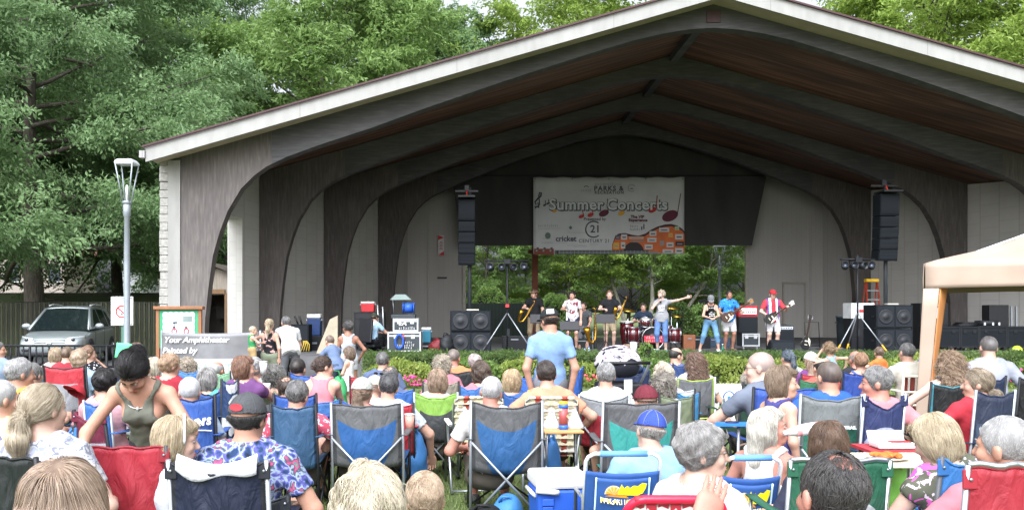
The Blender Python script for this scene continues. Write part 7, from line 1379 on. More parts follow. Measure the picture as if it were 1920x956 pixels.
P = person('woman with ash grey hair tucked beside the dark green chair', 1405, 697, 9.6, ('fluffy', ('b0a38d', '6e6351')), ('tee', 'b9b3b3'), sex='f', strands=900, aL=((.28, .3, -.36), (1, -.2, -.4))); chair('dark green camp chair beside the royal blue chair', 1391, 1424, 718, 9.0, ('plain', '1f4434'), rz=.35)
P = person('little girl with a brown bob in a purple top facing sideways', 1468, 706, 6.0, ('bob', ('9a7a56', '5a4129')), ('tank', '4a4a90'), ('skirt', '3a3a78'), sex='k', s=.72, yaw=-62, hy=-44, face=True, lean=0, pose='stand', gz=0.0, aL='side', aR='side', strands=3500)
P = person('woman with a blue streaked ponytail at the hedge', 1476, 656, 13, ('hightail', ('6a8298', '2a2a30')), ('tee', 'c8d4d4'), sex='f', strands=700); chair('red camp chair behind the blue streaked ponytail', 1462, 1508, 698, 12.4, ('plain', 'b81f34'))
P = person('woman in a white knitted cap at the hedge', 1521, 661, 12.2, ('long', ('c59a74', '8a6343')), ('tee', '7c3f86'), sex='f', cap=('back', 'ece6da')); seat_for(P, 'red camp chair under the woman in the white cap', 'b52030')
P = person('man with a bald crown and dark sides below the white cap', 1538, 672, 11.2, ('bald', ('403a36', '201c1a')), ('tee', 'd05a4a'), hy=12, skin=0); chair('green camp chair behind the man with a bald crown', 1499, 1546, 711, 10.8, ('plain', '2f7a52'))
def ozark(t, bo, back, h, seat):
    b = MB(); c = on_back(back, .36, .66, .02); b.add([tuple(c+Vector(q)) for q in ((-.045, 0, -.022), (.045, 0, -.03), (.01, 0, .03), (-.01, 0, .03))], [(0, 1, 2, 3)]); b.build('mountain_mark', WHT, bo); text('OZARK TRAIL', .032, WHT, bo, on_back(back, .66, .66, .022), (PI/2-.12, -.03, 0), .001, bold=.002)
P = person('broad man with a shaved head in a royal blue tee', 1553, 677, 6.9, ('buzz', ('8a7464', '5a4a40')), ('tee', '1f62c8'), g=1.22, skin=1, hy=12, aR=((.2, .12, -.4), (1, -.4, -.2)), aL=((.22, .2, -.36), (1, -.2, -.2)), strands=2600); chair('grey and green camp chair with a white mountain mark', 1503, 1614, 741, 6.6, ('topmesh', '7f8484', '2b7a62', '6d7373'), marks=ozark, post=STEEL, rz=-.1)
P = person('older man with a thin pink scalp beside the ginger bun', 1604, 657, 12.2, ('bald', ('b8a9a0', '7d6f68')), ('tee', '32343a'), skin=5); seat_for(P, 'black camp chair under the older man with a thin scalp', '1f2124')
P = person('woman with a curly ginger bun in the royal blue chair', 1614, 661, 11.6, ('bun', ('c98f55', '85552a')), ('tank', '4a6ac0'), sex='f', strands=700, hy=-12); chair('royal blue camp chair behind the ginger bun', 1580, 1650, 697, 11.0, ('plain', '2a4fae', None, '1c3576'))
P = person('man with wavy grey hair in a pink shirt turned aside', 1643, 687, 6.7, ('short', ('8f8d8a', '4f4d4b')), ('tee', 'e88a92'), hy=68, skin=5, face=True, strands=3600, aR=((.16, .1, -.38), (1, -.5, -.2))); chair('camp chair with a navy top and pale lilac pattern', 1618, 1700, 740, 6.4, ('archmesh', '2f3a6e', 'a8a9c4', '262f5c'), rz=.12, sag=.1, post=STEEL)
P = person('man with grey hair and a cream shirt in the slatted chair', 1700, 643, 11.4, ('short', ('8d8a88', '55524f')), ('tee', 'ded7c6', 'collar'), g=1.1)
d = 10.9; t = thing('slatted_chair', 'cream framed garden chair with maroon slats behind the cream shirt', 'garden chair', (xw(1730, d), d, 0)); W = w2(1689, 1768, d); h = zw(700, d); fr = mat('cfc7b4', .5); sl_ = mat('6d2c26', .6, .15)
for sx in (-1, 1): MB().tube([(sx*W/2, .06, .02), (sx*W/2, .0, .45), (sx*W/2, -.06, h)], .016, 0, 8).build('back_post', fr, t); MB().tube([(sx*W/2, .55, .02), (sx*W/2, .5, .66), (sx*W/2, .0, .66)], .016, 0, 8).build('arm_frame', fr, t)
for z in (.5, h-.22, h-.03): MB().tube([(-W/2, -.01-.06*(z/h), z), (W/2, -.01-.06*(z/h), z)], .014, 0, 8).build('cross_rail', fr, t)
for k in range(6): MB().box((-W*.42+W*.168*k, .0, (h+.42)/2), (W*.1, .016, h-.5), 0, (.1, 0, 0)).build('back_slat', sl_, t)
for k in range(5): MB().box((0, .08+.1*k, .45), (W*.95, .075, .016)).build('seat_slat', sl_, t)
P = person('woman with long curly golden brown hair in the black chair', 1782, 662, 8.6, ('curlylong', ('b08a5c', '6a4726')), ('tank', '55555c'), sex='f', g=1.15, strands=2600, aL=((.16, .16, -.36), (1, -.3, -.2)), skin=4); chair('black camp chair with a turquoise hem', 1746, 1822, 718, 8.3, ('plain', '17181b', None, '2f8ea0'), arms='2f8ea0')
P = person('broad man with a grey buzz cut in a grey long sleeved top', 1853, 630, 9.6, ('buzz', ('8f8a88', '68625f')), ('long', 'aeb2c4'), g=1.2, skin=4, lean=2, aR='hip', aL='knee'); chair('small navy camp chair behind the man in the grey top', 1846, 1886, 706, 9.2, ('plain', '22304f'))
P = person('woman with an ash blond ponytail in a red tee looking aside', 1832, 691, 7.0, ('lowtail', ('b09872', '6d563a')), ('tee', 'cf2338'), sex='f', hy=62, face=True, strands=3600, g=1.08, aL=((.16, .16, -.4), (1, -.3, -.1))); chair('navy camp chair holding the woman in the red tee', 1828, 1905, 733, 6.75, ('topmesh', '28324c', '3d4d68', '2a3550'), post=STEEL, rz=.08)
chair('black camp chair at the frame edge with a lime bag', 1912, 1975, 709, 8.6, ('plain', '1a1b1e')); 
# --- nearer walkway side
P = person('grey haired man in a golden yellow shirt', 38, 672, 7.3, ('short', ('b4b2ae', '6c6a68')), ('tee', 'f0a81c'), hy=-45, skin=1, face=True, strands=2600, g=1.1); chair('bright blue camp chair beside the golden yellow shirt', 18, 42, 738, 6.7, ('plain', '2c7fd0'), rz=-.4)
P = person('person with a grey head just past the golden yellow shirt', 62, 681, 9.4, ('short', ('8b8a86', '54524f')), ('tee', '4d5a68')); seat_for(P, 'blue camp chair under the grey head past the yellow shirt', '3c73b4')
P = person('white haired man in a yellow and navy diamond shirt', 4, 713, 5.9, ('crew', ('d8d6d2', '97948f')), ('tee', ARGYLE), hy=-40, skin=1, face=True); seat_for(P, 'dark blue camp chair under the diamond patterned shirt', '28447c', h=.82)
P = person('woman with dark short hair in a pink top before the blue chair', 196, 692, 7.6, ('fluffy', ('2c2627', '121012')), ('tee', 'd8a0a8'), sex='f', strands=2000); chair('bright blue camp chair holding the dark haired woman in pink', 157, 206, 752, 7.3, ('plain', '2f76c8', None, '2c5fa8'), frame=STEEL)
chair('maroon camp chair with a pale mesh back beside the bending woman', 132, 202, 772, 6.2, ('topmesh', '7d1c3c', 'b9bcc2'), rz=-.35, sag=.06); chair('low blue camp chair between the ponytailed blond and the maroon chair', 104, 142, 802, 5.9, ('plain', '2f7fd2'), rz=-.3)
P = person('woman with a big pale blond ponytail in a white print tee', 84, 721, 4.3, ('tail', ('d6bf94', '9a7c50')), ('tee', FLORAL_W), sex='f', hy=-28, g=1.12, skin=4, hr=-3, strands=6500); seat_for(P, 'black camp chair under the blond ponytail', '2b2e33', h=.75)
c = at(139, 742, 10.05); t = thing('baseball_hat', 'red ball cap hanging on the back of the red camp chair', 'cap', c, R(160)); fc = face_parts(); co = mkobj('crown', fc['cap_crown'], cloth('c01f30'), t, Matrix.Rotation(R(40), 4, 'X')); mkobj('visor', fc['cap_brim'], cloth('b01a2a'), t, Matrix.Rotation(R(40), 4, 'X'))
P = person('dark haired woman in an olive camisole bending forward', 250, 669, 5.1, ('bun', BLACKH), ('cami', mat('63645a', .85, .16, 10, .3, 45, spec=.2)), ('long', '3b3d42'), pose='stand', s=.92, yaw=176, lean=42, hp=48, hy=0, sex='f', skin=1, aL=((.14, .16, -.46), (1, -.3, 0)), aR=((.16, .2, -.46), (1, -.3, 0)), face=True, g=1.1, group=None, strands=6000)
J = BODY[P.name]; t = thing('necklace', 'thin silver necklace with a pendant on the bending woman', 'necklace', (0, 0, 0)); nk = J['nk']; MT = rotm(42, 0); pts = []
for a in np.linspace(-1.9, 1.9, 19): q = nk+MT @ v3(.085*math.sin(a), .062*math.cos(a)+.035, -.03-.055*max(0, math.cos(a))); pts.append(wpt(P, q))
t.location = pts[9]; MB().tube([p-pts[9] for p in pts], .0022, 0, 5).build('chain', EDGE, t); MB().lathe([(.001, -.014), (.011, 0), (.001, .014)], 0, 10).build('pendant', EDGE, t)
chair('red camp chair with black corner posts in front of the bending woman', 160, 312, 838, 4.5, ('plain', 'c01c34', None, '9a1528'), frame=BLK, post=mat('2a2c2f', .5), sag=.0)
P = person('blond woman with a white headband looking sideways', 332, 781, 4.6, ('bob', ('d9bd85', '94743f')), ('tee', 'd8dce6'), sex='f', yaw=-28, hy=-44, hp=6, skin=4, face=True, s=.92, strands=6000, aR='lap', aL='lap')
J = BODY[P.name]; hbn = MB(); hbn.tube([(.096*math.cos(a), .035-.01*math.sin(a), .025+.116*math.sin(a)) for a in np.linspace(-.25, PI+.25, 21)], .007, 0, 6, flat=.5, cap=True); o = hbn.build('headband', WHT, P, M=J['HM'])
chair('navy camp chair with a white towel over its top edge', 316, 500, 866, 4.05, ('plain', '18223e', None, '24282f'), frame=BLK, post=STEEL, sag=.05)
c = at(408, 866, 4.05); o = sheet(lambda u, v: ((u-.5)*.36, -.022*math.cos(PI*v), .02*math.sin(PI*v)**.5-.048*math.sin(PI*u)-.045*abs(v-.5)*2*(1+.45*math.sin(u*8))), 20, 10, .01, 'towel', mat('b4b6bc', .9, .06, 9, .5, 40), None); o.location = (c.x, 4.045, c.z+.016); tag(o, 'white towel draped along the top of the navy camp chair', 'towel')
CAPG = '55575a'
P = person('man in a grey cap and a bright printed shirt in the front rows', 466, 740, 4.75, ('short', ('4f4b48', '2a2725')), ('tee', ALOHA, 'collar'), g=1.14, hy=-15, cap=('fwd', CAPG, None, '6d6f72'), skin=1, s=1.04, strands=5200)
J = BODY[P.name]; e = MB(); 
e.add([(.036*math.cos(a), -.1235-.002+.0*math.sin(a)+.18*(.036*math.cos(a))**2*10*.5, .075+.019*math.sin(a)) for a in np.linspace(0, 2*PI, 17)[:-1]], [list(range(16))]); e.build('cap_emblem', mat('a8323a', .7, .1), P, M=J['HM'])
chair('sky blue camp chair between the headband woman and the printed shirt', 344, 434, 832, 5.4, ('plain', '2f6fd0'), h=.78)
seat_for(P, 'dark camp chair under the man in the printed shirt', '262a30', h=.7)
chair('dark green camp chair in the corner in front of the ponytail', -50, 68, 862, 3.9, ('plain', '1a2420', None, '141a18'), frame=BLK, sag=-.01)
person('person with smooth sandy brown hair in the nearest row', 122, 868, 2.4, ('long', ('b08d68', '74543a')), ('tee', '7a6a62'), sex='f', strands=9000, hsz=1.1)
person('person with tousled pale blond hair in the nearest row', 692, 884, 2.6, ('puff', ('d6c59c', '8f7a52')), ('tee', 'd0cabb'), sex='f', strands=9000, hsz=.98)
person('blond boy in a white tee on the lawn in the nearest row', 796, 886, 3.5, ('short', ('c9a777', '8a6840')), ('tee', 'e8e8e8'), sex='k', s=.86, roll=6, hy=6, strands=6000, hsz=.86)
P = person('man in a blue ball cap and pale blue shirt in the beach chair', 1219, 772, 5.9, ('short', ('b9b2a6', '7c756a')), ('tee', '8cbfe6'), g=1.15, cap=('fwd', '3552b8', None, 'b8c4ea'), skin=4, hr=3, s=1.02); beach_chair('low blue beach chair with a sunset emblem holding the man in the blue cap', 1170, 851, 5.55, w2(1100, 1240, 5.55))
P = person('woman with short silver hair and glasses in a white tee', 1318, 796, 4.0, ('fluffy', ('a5a19c', '5f5b57')), ('tee', 'dadadf'), sex='f', yaw=-48, hy=-46, glasses='g', face=True, g=1.08, skin=4, strands=8000, hsz=1.0)
lawn_chair('red webbed lawn chair with a thick red tube back in the nearest row', 1268, 936, 3.7, w2(1178, 1362, 3.7), straps=('c41a34', 'dfd9d2', 'c41a34'), frame=mat('d01f3c', .35, .05), frc=ALU, red=True)
P = person('woman with long platinum hair drinking from a pink bottle', 1443, 766, 5.5, ('long', PLAT), ('tank', print_cloth((.78, .78, .78), (.7, .66, .66), 60, .3)), sex='f', yaw=-48, hy=-54, hp=-6, face=True, skin=5, g=1.1, aR=((.12, .36, .0), (.8, -.1, -1)), hand=('relax', 'grip'), strands=6500); beach_chair('low blue beach chair with a sunset emblem under the platinum haired woman', 1412, 858, 5.2, w2(1352, 1462, 5.2))
c = at(1508, 805, 5.15); t = thing('drink_bottle', 'clear bottle of pink drink at the lips of the platinum haired woman', 'bottle', c); t.rotation_euler = (0, R(-100), 0); BP = mat('e8a0a0', .2, .1, alpha=.75); MB().lathe([(.03, -.13), (.033, -.12), (.033, .03), (.03, .05)], 0, 14).build('bottle_body', BP, t); MB().lathe([(.03, .05), (.016, .1), (.014, .12), (.001, .12)], 0, 14).build('bottle_neck', WHT, t); MB().lathe([(.0335, -.06), (.0335, .02)], 0, 14).build('bottle_wrap', mat('d8d4e0', .5), t)
P = person('person with glossy chestnut hair in the green topped chair', 1553, 791, 4.7, ('bob', ('7d5836', '43291a')), ('tee', '3c3f55'), sex='f', hy=-20, strands=6500); chair('camp chair with a green top and white mesh back', 1482, 1668, 866, 4.35, ('archmesh', '1f6a4c', 'c4c8ca'), post=ALU, sag=.0, solidtop=ALU, frame=ALU)
P = person('dark haired man with a thinning crown in the nearest row', 1559, 848, 2.55, ('balding', ('4b4643', '231f1e')), ('tee', 'd8c0e0'), skin=5, strands=9000, vox=.007, aL=((.1, .3, .06), (1, -.1, -1)), hand=(('flat', (0, 1, .1)), 'relax'), g=1.08)
P = person('woman with a blond bob in a grey and pink floral top leaning over', 1752, 780, 4.4, ('bob', ('d9c08a', '98793f')), ('sleeveless', PINKFLOR), sex='f', lean=6, roll=-16, hy=32, hp=16, g=1.2, skin=4, aL=((.3, .2, -.46), (1, -.4, -.1)), strands=7500)
chair('sky blue camp chair behind the pink floral top', 1760, 1862, 858, 4.1, ('plain', '2a86d6', None, '2a7cc8'), rz=.18, post=mat('4a4c50', .5))
P = person('man with thick silver white hair in a faded pink shirt', 1882, 781, 3.75, ('crew', ('c4c2be', '7f7d7a')), ('long', 'd07f8c'), hy=38, face=True, skin=1, g=1.12, strands=8000, aL=((.16, .14, -.4), (1, -.3, -.1)), hsz=1.06)
chair('camp chair with a red top and pale grey mesh in the nearest row', 1814, 1985, 876, 3.4, ('archmesh', 'b51a30', 'b4b6ba'), post=ALU, frame=ALU, solidtop=ALU, sag=0)
# --- people on their feet
P = person('man in a black cap and pale blue tee walking through the rows', 1030, 575, 9.2, ('short', DKBR), ('tee', mat('718cb0', .85, .07, 20, .25, 45, spec=.2)), ('shorts', '7c7f86'), pose='stand', s=None, g=.88, hy=28, hp=8, cap=('fwd', '2a2d30', '55585c', '4a4d50'), aL=((.03, .03, -.52), (1, -.6, 0)), aR=((.05, .04, -.52), (1, -.6, 0)), skin=1, feet=((-.1, .1), (.14, -.05)), strands=1500, group='people on their feet')
J = BODY[P.name]; e = MB(); e.box((-.0, -.113, .085), (.075, .006, .045), 0, (-.25, 0, 0)); e.build('cap_emblem', WHT, P, M=J['HM'] @ Matrix.Rotation(R(-25), 4, 'Z')); b = MB(); b.lathe([(.036, -.012), (.038, 0), (.036, .012)], 0, 14); b.build('wristband', mat('e8b830', .6), P, M=Matrix.Translation(J['wrL']))
G2 = 'people on their feet'
P = person('blond mother in a black floral top seen from behind', 505, 598, 17.2, ('hightail', ('d6bb8c', '97753f')), ('tank', BLKFLOR), ('short', '8f9a80'), pose='stand', s=None, sex='f', aL=((.12, .2, -.26), (1, 0, -.6)), aR='side', skin=0, strands=500, group=G2)
M_ = person('baby in a green top riding on the mother arm', 475, 611, 17.0, ('buzz', ('d9c8a0', 'a8905f')), ('tank', '2f9a58'), ('shorts', 'c0a068'), s=.5, sex='k', hsz=.72, yaw=-60, face=True, lean=0, aR='fwd', aL='lap', shoes=None, legs=(.06, .1), strands=150, group=G2)
P = person('grey haired man in a white shirt bending over a table', 536, 601, 17.6, ('short', SALT), ('tee', 'e2e2e4'), ('long', '6a6d73'), pose='stand', s=.98, lean=40, yaw=25, hp=-5, aL=((.0, .3, -.42), (1, -.2, 0)), aR='down', strands=500, group=G2)
t = thing('folding_table', 'small table under a black cloth in front of the man in the white shirt', 'table', (xw(520, 18.0), 18.0, .008)); b = MB(); b.box((0, .1, .82), (.75, .5, .04)); b.build('tabletop', BLK, t); sheet(lambda u, v: ((u-.5)*.78, -.17-.02*math.sin(u*14), .3+.53*v), 14, 6, .006, 'black_cloth', cloth('141518'), t)
for sx in (-1, 1):
    for y in (-.1, .3): MB().tube([(sx*.34, y, 0), (sx*.34, y, .8)], .014, 0, 6).build('leg', STEEL, t)
P = person('tanned woman with a grey bun and sunglasses in a swirl print tank', 652, 602, 16.0, ('bun', ('5f5a58', '2f2c2b')), ('tank', print_cloth((.6, .62, .72), (.3, .45, .55), 14, .32, (.5, .5, .62), 20)), ('short', 'b8bcc4'), pose='stand', s=None, sex='f', hy=40, glasses='s', face=True, skin=3, aL='lap', aR=((.06, .16, -.42), (1, -.4, 0)), strands=500, group=G2, feet=((-.1, .16), (.1, -.1)), g=1.06)
P = person('small brown haired girl in a white romper rubbing her ear', 654, 653, 14.6, ('bob', LBROWN), ('dress', print_cloth((.78, .78, .78), (.6, .6, .6), 40, .2)), None, pose='stand', s=None, sex='k', yaw=60, hp=22, aR=((-.06, .12, .02), (1, 0, -.4)), aL='lap', strands=400, group=G2, shoes='d8b8b8')
P = person('boy in a denim blue shirt leaning over the stage steps', 618, 640, 15.4, ('buzz', ('a5866a', '6b5040')), ('tee', '6a7fa5'), ('shorts', '4a5a78'), pose='stand', s=.74, lean=30, yaw=40, sex='k', aL='fwd', aR='fwd', strands=200, group=G2)
t = thing('green_bag', 'bright green cloth bag slumped beside the romper girl', 'bag', (xw(628, 12.6), 12.6, 0)); V, F = fin([el((0, 0, .3), (.16, .13, .32), None, 0), el((.05, 0, .55), (.11, .09, .16), None, .06)], .016, lambda P, D: np.maximum(D+.014*nz(P, 15, 2), -P[..., 2])); mkobj('pouch', np_mesh('pouch', V, F), nylon('2fae62'), t); MB().tube([(-.06, -.04, .6), (-.02, -.05, .8), (.06, -.05, .8), (.1, -.04, .62)], .012, 0, 6).build('strap', nylon('1f8a4c'), t)
P = person('small girl in pale blue with flying hair and one arm up', 1555, 646, 15.6, ('fly', ('c9a06a', '8a6438')), ('tank', '9cc8ee'), ('skirt', '7fb0dc'), pose='stand', s=None, sex='k', roll=-12, aL=((.12, .1, .26), (1, .2, -.2)), aR=((.3, .06, -.3), (1, 0, -.3)), strands=900, group=G2, hand=('open', 'relax'))
P = person('toddler boy in an orange tee with a raised hand at the hedge', 1648, 655, 15.8, ('short', ('8a6a4c', '553c28')), ('tee', 'f07818'), ('shorts', '4a5568'), pose='stand', s=None, sex='k', aL=((.1, .22, -.05), (1, 0, -.6)), strands=400, group=G2)
P = person('small blond boy in a blue tee behind the tent leg', 1735, 650, 15.0, ('crew', ('d0b584', '967a4c')), ('tee', '2a64b8'), ('shorts', '3a3f4c'), pose='stand', s=None, sex='k', strands=400, group=G2)
# auxiliary figures half hidden
person('man in a navy shirt at the hedge behind the stroller', 1186, 655, 13.4, ('short', BROWN), ('tee', '2c4470'), hy=15, aR='lap')
# ---------------------------------------------------------------- things on the lawn
c0 = cooler('large blue cooler with a white lid and a side handle on the grass', 1051, 6.3, .0, w2(1003, 1104, 6.3), .49, mat('2450ac', .45, .05), WHT, .38, 'ice_chest', rz=.12)
W = w2(1003, 1104, 6.3); b = MB(); b.box((-W*.3, -.196, .3), (W*.22, .02, .05)); b.box((-W*.3, -.194, .2), (W*.2, .012, .14)); b.build('recessed_handle', mat('2450b4', .5), c0, bevel=.006)
b = MB(); b.tube([(-W*.53, -.2, .385), (-W*.2, -.225, .375), (-W*.12, -.215, .37)], .02, 0, 8); b.build('swing_handle', WHT, c0)
d = 7.4; t = thing('tray_table', 'small folding table with a chip bag and napkin behind the peach shirt', 'table', (xw(1052, d), d, 0), .1); zt = zw(806, d); b = MB(); b.box((0, 0, zt), (.32, .3, .02)); b.build('tabletop', mat('b98a58', .6, .15), t, bevel=.006)
for sx in (-1, 1): MB().tube([(sx*.13, -.1, zt), (sx*.12, .12, .02)], .01, 0, 6).build('leg', ALU, t); MB().tube([(sx*.13, .1, zt), (sx*.12, -.12, .02)], .01, 0, 6).build('leg', ALU, t)
t = thing('snack_bottle', 'tall plastic snack canister with blue base and yellow cap on the little table', 'canister', (xw(1056, d), d-.02, zt+.011)); r = .038; MB().lathe([(r, 0), (r, .035)], 0, 18).build('base', mat('2a62c8', .4), t); MB().lathe([(r*.96, .036), (r*.96, .17)], 0, 18).build('wrapper', mat(fn=lambda b: b.mix((b.vor(30) < .35), (.32, .07, .07), (.75, .5, .2)), rough=.4), t); MB().lathe([(r, .171), (r, .2)], 0, 18).build('shoulder', mat('2a62c8', .4), t); MB().lathe([(r*.95, .201), (r*.9, .225), (.001, .226)], 0, 18).build('cap', mat('f0b82a', .4), t)
for sx, lab in ((-.09, 'crumpled white napkin leaning on the canister'), (.1, 'white paper bag beside the canister')): t = thing('napkin', lab, 'napkin', (xw(1056, d)+sx, d+.02, zt+.011)); sheet(lambda u, v: ((u-.5)*.16*(1-.75*v), .02*math.sin(u*7)+.03*v, .13*v+.01*math.sin(u*9)*v), 8, 6, .003, 'paper_sheet', WHT, t); MB().tube([(-.06, 0, .004), (.06, 0, .004)], .004, 0, 5).build('folded_edge', WHT, t)
bag('blue drawstring bag on the grass under the big grey and blue chair', 948, 6.9, 0, .24, .22, nylon('2f86d0'), 'drawstring_bag'); bag('black bag beside the front leg of the big grey and blue chair', 905, 6.6, 0, .3, .22, nylon('1c1e20'), 'black_bag'); bag('blue cooler bag hanging low beside the red chair', 776, 8.2, 0, .24, .55, nylon('2f80c8'), 'cooler_bag'); bag('blue pouch hanging by the peach shirted man', 1032, 7.75, 0, .16, .56, nylon('2a84d4'), 'blue_pouch'); bag('lime green tote bag in front of the wooden pole', 1700, 5.9, 0, .36, .72, nylon('7cc83c'), 'lime_tote'); bag('lime bag on the lawn at the frame edge', 1905, 7.8, 0, .3, .5, nylon('7ec23a'), 'lime_bag')
# stroller
d = 11.0; t = thing('stroller', 'black stroller with a white trimmed canopy and a pink blanket', 'stroller', (xw(1157, d), d, 0), R(12)); W = .5
V, F = fin([el((0, 0, .98), (.27, .3, .22), None, 0)], .014, lambda P, D: np.maximum(np.maximum(D, -el((0, .03, .96), (.255, .29, .21))['f'](P)), .9-P[..., 2]+.35*P[..., 1])); mkobj('canopy', np_mesh('canopy', V, F), mat('1b1d28', .8), t)
MB().tube([(.275*math.cos(a), -.12, .93+.255*math.sin(a)) for a in np.linspace(.05, PI-.05, 17)], .008, 0, 6).build('canopy_trim', WHT, t)
V, F = fin([el((0, 0, .98), (.283, .313, .233), None, 0), rc((.12, -.24, 1.02), (.27, -.2, .84), .05, .03, .03)], .012, lambda P, D: np.maximum(np.maximum(D+.006*nz(P, 30, 3), -el((0, 0, .98), (.272, .302, .222))['f'](P)), np.maximum(.98-P[..., 2]+.03*nz(P, 16, 1), .04*(nz(P, 8.5, 2)-.35)))); mkobj('blanket', np_mesh('blanket', V, F), print_cloth((.62, .58, .64), (.42, .26, .38), 13, .3), t)
b = MB(); b.box((0, -.05, .62), (.46, .5, .3)); b.build('seat_shell', BLK, t, bevel=.03); b = MB(); b.box((0, -.1, .3), (.44, .5, .2)); b.build('basket', mat('26282c', .8), t, bevel=.02); MB().box((.02, -.31, .74), (.1, .01, .16)).build('label_strip', WHT, t)
for sx in (-1, 1):
    MB().tube([(sx*.26, .42, .12), (sx*.26, -.1, .75), (sx*.25, -.42, 1.02)], .016, 0, 8).build('frame_tube', STEEL, t); MB().tube([(sx*.25, -.35, .12), (sx*.26, .05, .6)], .014, 0, 8).build('frame_leg', STEEL, t)
    for y in (-.36, .42): w_ = MB(); w_.cyl((sx*.27, y, .115), .115, .04, 0, 'x', 20); wo = w_.build('wheel', BLK, t); MB().cyl((sx*.275, y, .115), .07, .045, 0, 'x', 16).build('rim', GREYP, wo)
MB().tube([(-.25, -.42, 1.02), (.25, -.42, 1.02)], .02, 0, 8).build('handle_bar', BLK, t)
# cornhole board
d = 12.2; x = xw(1368, d); t = thing('game_board', 'cream game board with a blue ring emblem leaning before the hedge', 'game board', (x, d, 0)); zt = zw(719, d); W = w2(1337, 1400, d); p = MB(); p.box((0, 0, zt/2+.05), (W, .04, zt-.1), 0, (-.12, 0, 0)); po = p.build('panel', mat('d0cbbf', .6, .05), t, bevel=.01)
MB().tube([(-W*.05+.075*math.cos(a), -.06, zt*.72+.085*math.sin(a)) for a in np.linspace(0, 2*PI, 21)[:-1]], .009, 0, 5, closed=True).build('ring', BLUE, po); b = MB(); b.box((-W*.05, -.055, zt*.68), (.035, .012, .09)); b.build('pin_mark', mat('2f7fe0', .5), po); b = MB(); b.box((W*.36, -.04, zt*.6), (.08, .02, .03)); b.build('handle_slot', BLK, po)
for sx in (-1, 1): MB().tube([(sx*W*.4, .05, zt*.8), (sx*W*.4, .3, 0)], .02, 0, 6).build('prop_leg', mat('b9a888', .7), t)
camp_chair('lime yellow camp chair turned sideways before the game board', 1352, 752, 9.6, .5, ('plain', 'bfe03a', None, '4a5a50'), rz=1.2, frame=STEEL)
# armrest tray
d = 6.8; t = thing('serving_tray', 'blue plastic tray with cup holes by the reaching bald man', 'tray', (xw(1385, d), d, zw(797, d))); b = MB(); b.prism([(-.17, 0), (.17, .0), (.15, .02), (-.15, .02)], -.06, .06); b.build('tray_body', mat('2f6fc8', .4), t, fix=True); MB().tube([(-.05+.045*math.cos(a), .035*math.sin(a), .023) for a in np.linspace(0, 2*PI, 15)[:-1]], .007, 0, 5, closed=True).build('cup_hole', mat('16203c', .5), t)
MB().tube([(0, 0, 0), (0, .05, -t.location.z)], .012, 0, 6).build('leg', STEEL, t)
# snack table right
d = 5.3; t = thing('picnic_table', 'folding table with a plate of fried food beside the floral top', 'table', (xw(1668, d), d, 0)); zt = zw(862, d); b = MB(); b.box((0, 0, zt), (.5, .42, .025)); b.build('tabletop', mat('cfc4ac', .6, .06), t, bevel=.006)
for sx in (-1, 1):
    for y in (-.18, .18): MB().tube([(sx*.2, y, 0), (sx*.2, y, zt)], .012, 0, 6).build('leg', ALU, t)
t = thing('food_plate', 'paper plate of orange fried food on the folding table', 'plate', (xw(1655, d), d-.06, zt+.014)); MB().lathe([(.001, 0), (.08, .002), (.12, .018), (.115, .02), (.07, .008), (.001, .008)], 0, 24).build('dish', WHT, t); V, F = fin([el((.05*math.cos(k*1.3), .05*math.sin(k*2.1), .025), (.04, .02, .015), rotm(0, 0, k*50), .008) for k in range(9)], .006); mkobj('fried_food', np_mesh('fried_food', V, F), mat('c8682a', .6, .3, 40), t)
t = thing('takeout_box', 'open white takeout box with a red lining behind the fried food', 'box', (xw(1672, 5.7), 5.7, zt+.014)); b = MB(); b.box((0, 0, .02), (.23, .16, .04)); b.build('tray_body', WHT, t, bevel=.012); b = MB(); b.box((.0, .09, .06), (.23, .015, .08), 0, (-.5, 0, 0)); b.build('lid', WHT, t, bevel=.008); MB().box((.03, -.03, .042), (.12, .08, .004)).build('red_lining', RED, t)
t = thing('support_table', 'low folding stand under the takeout box', 'table', (xw(1672, 5.75), 5.75, 0)); b = MB(); b.box((0, 0, zt), (.4, .3, .02)); b.build('tabletop', mat('a33038', .6), t)
for sx in (-1, 1): MB().tube([(sx*.16, -.1, 0), (sx*.16, .1, zt)], .012, 0, 6).build('leg', ALU, t)
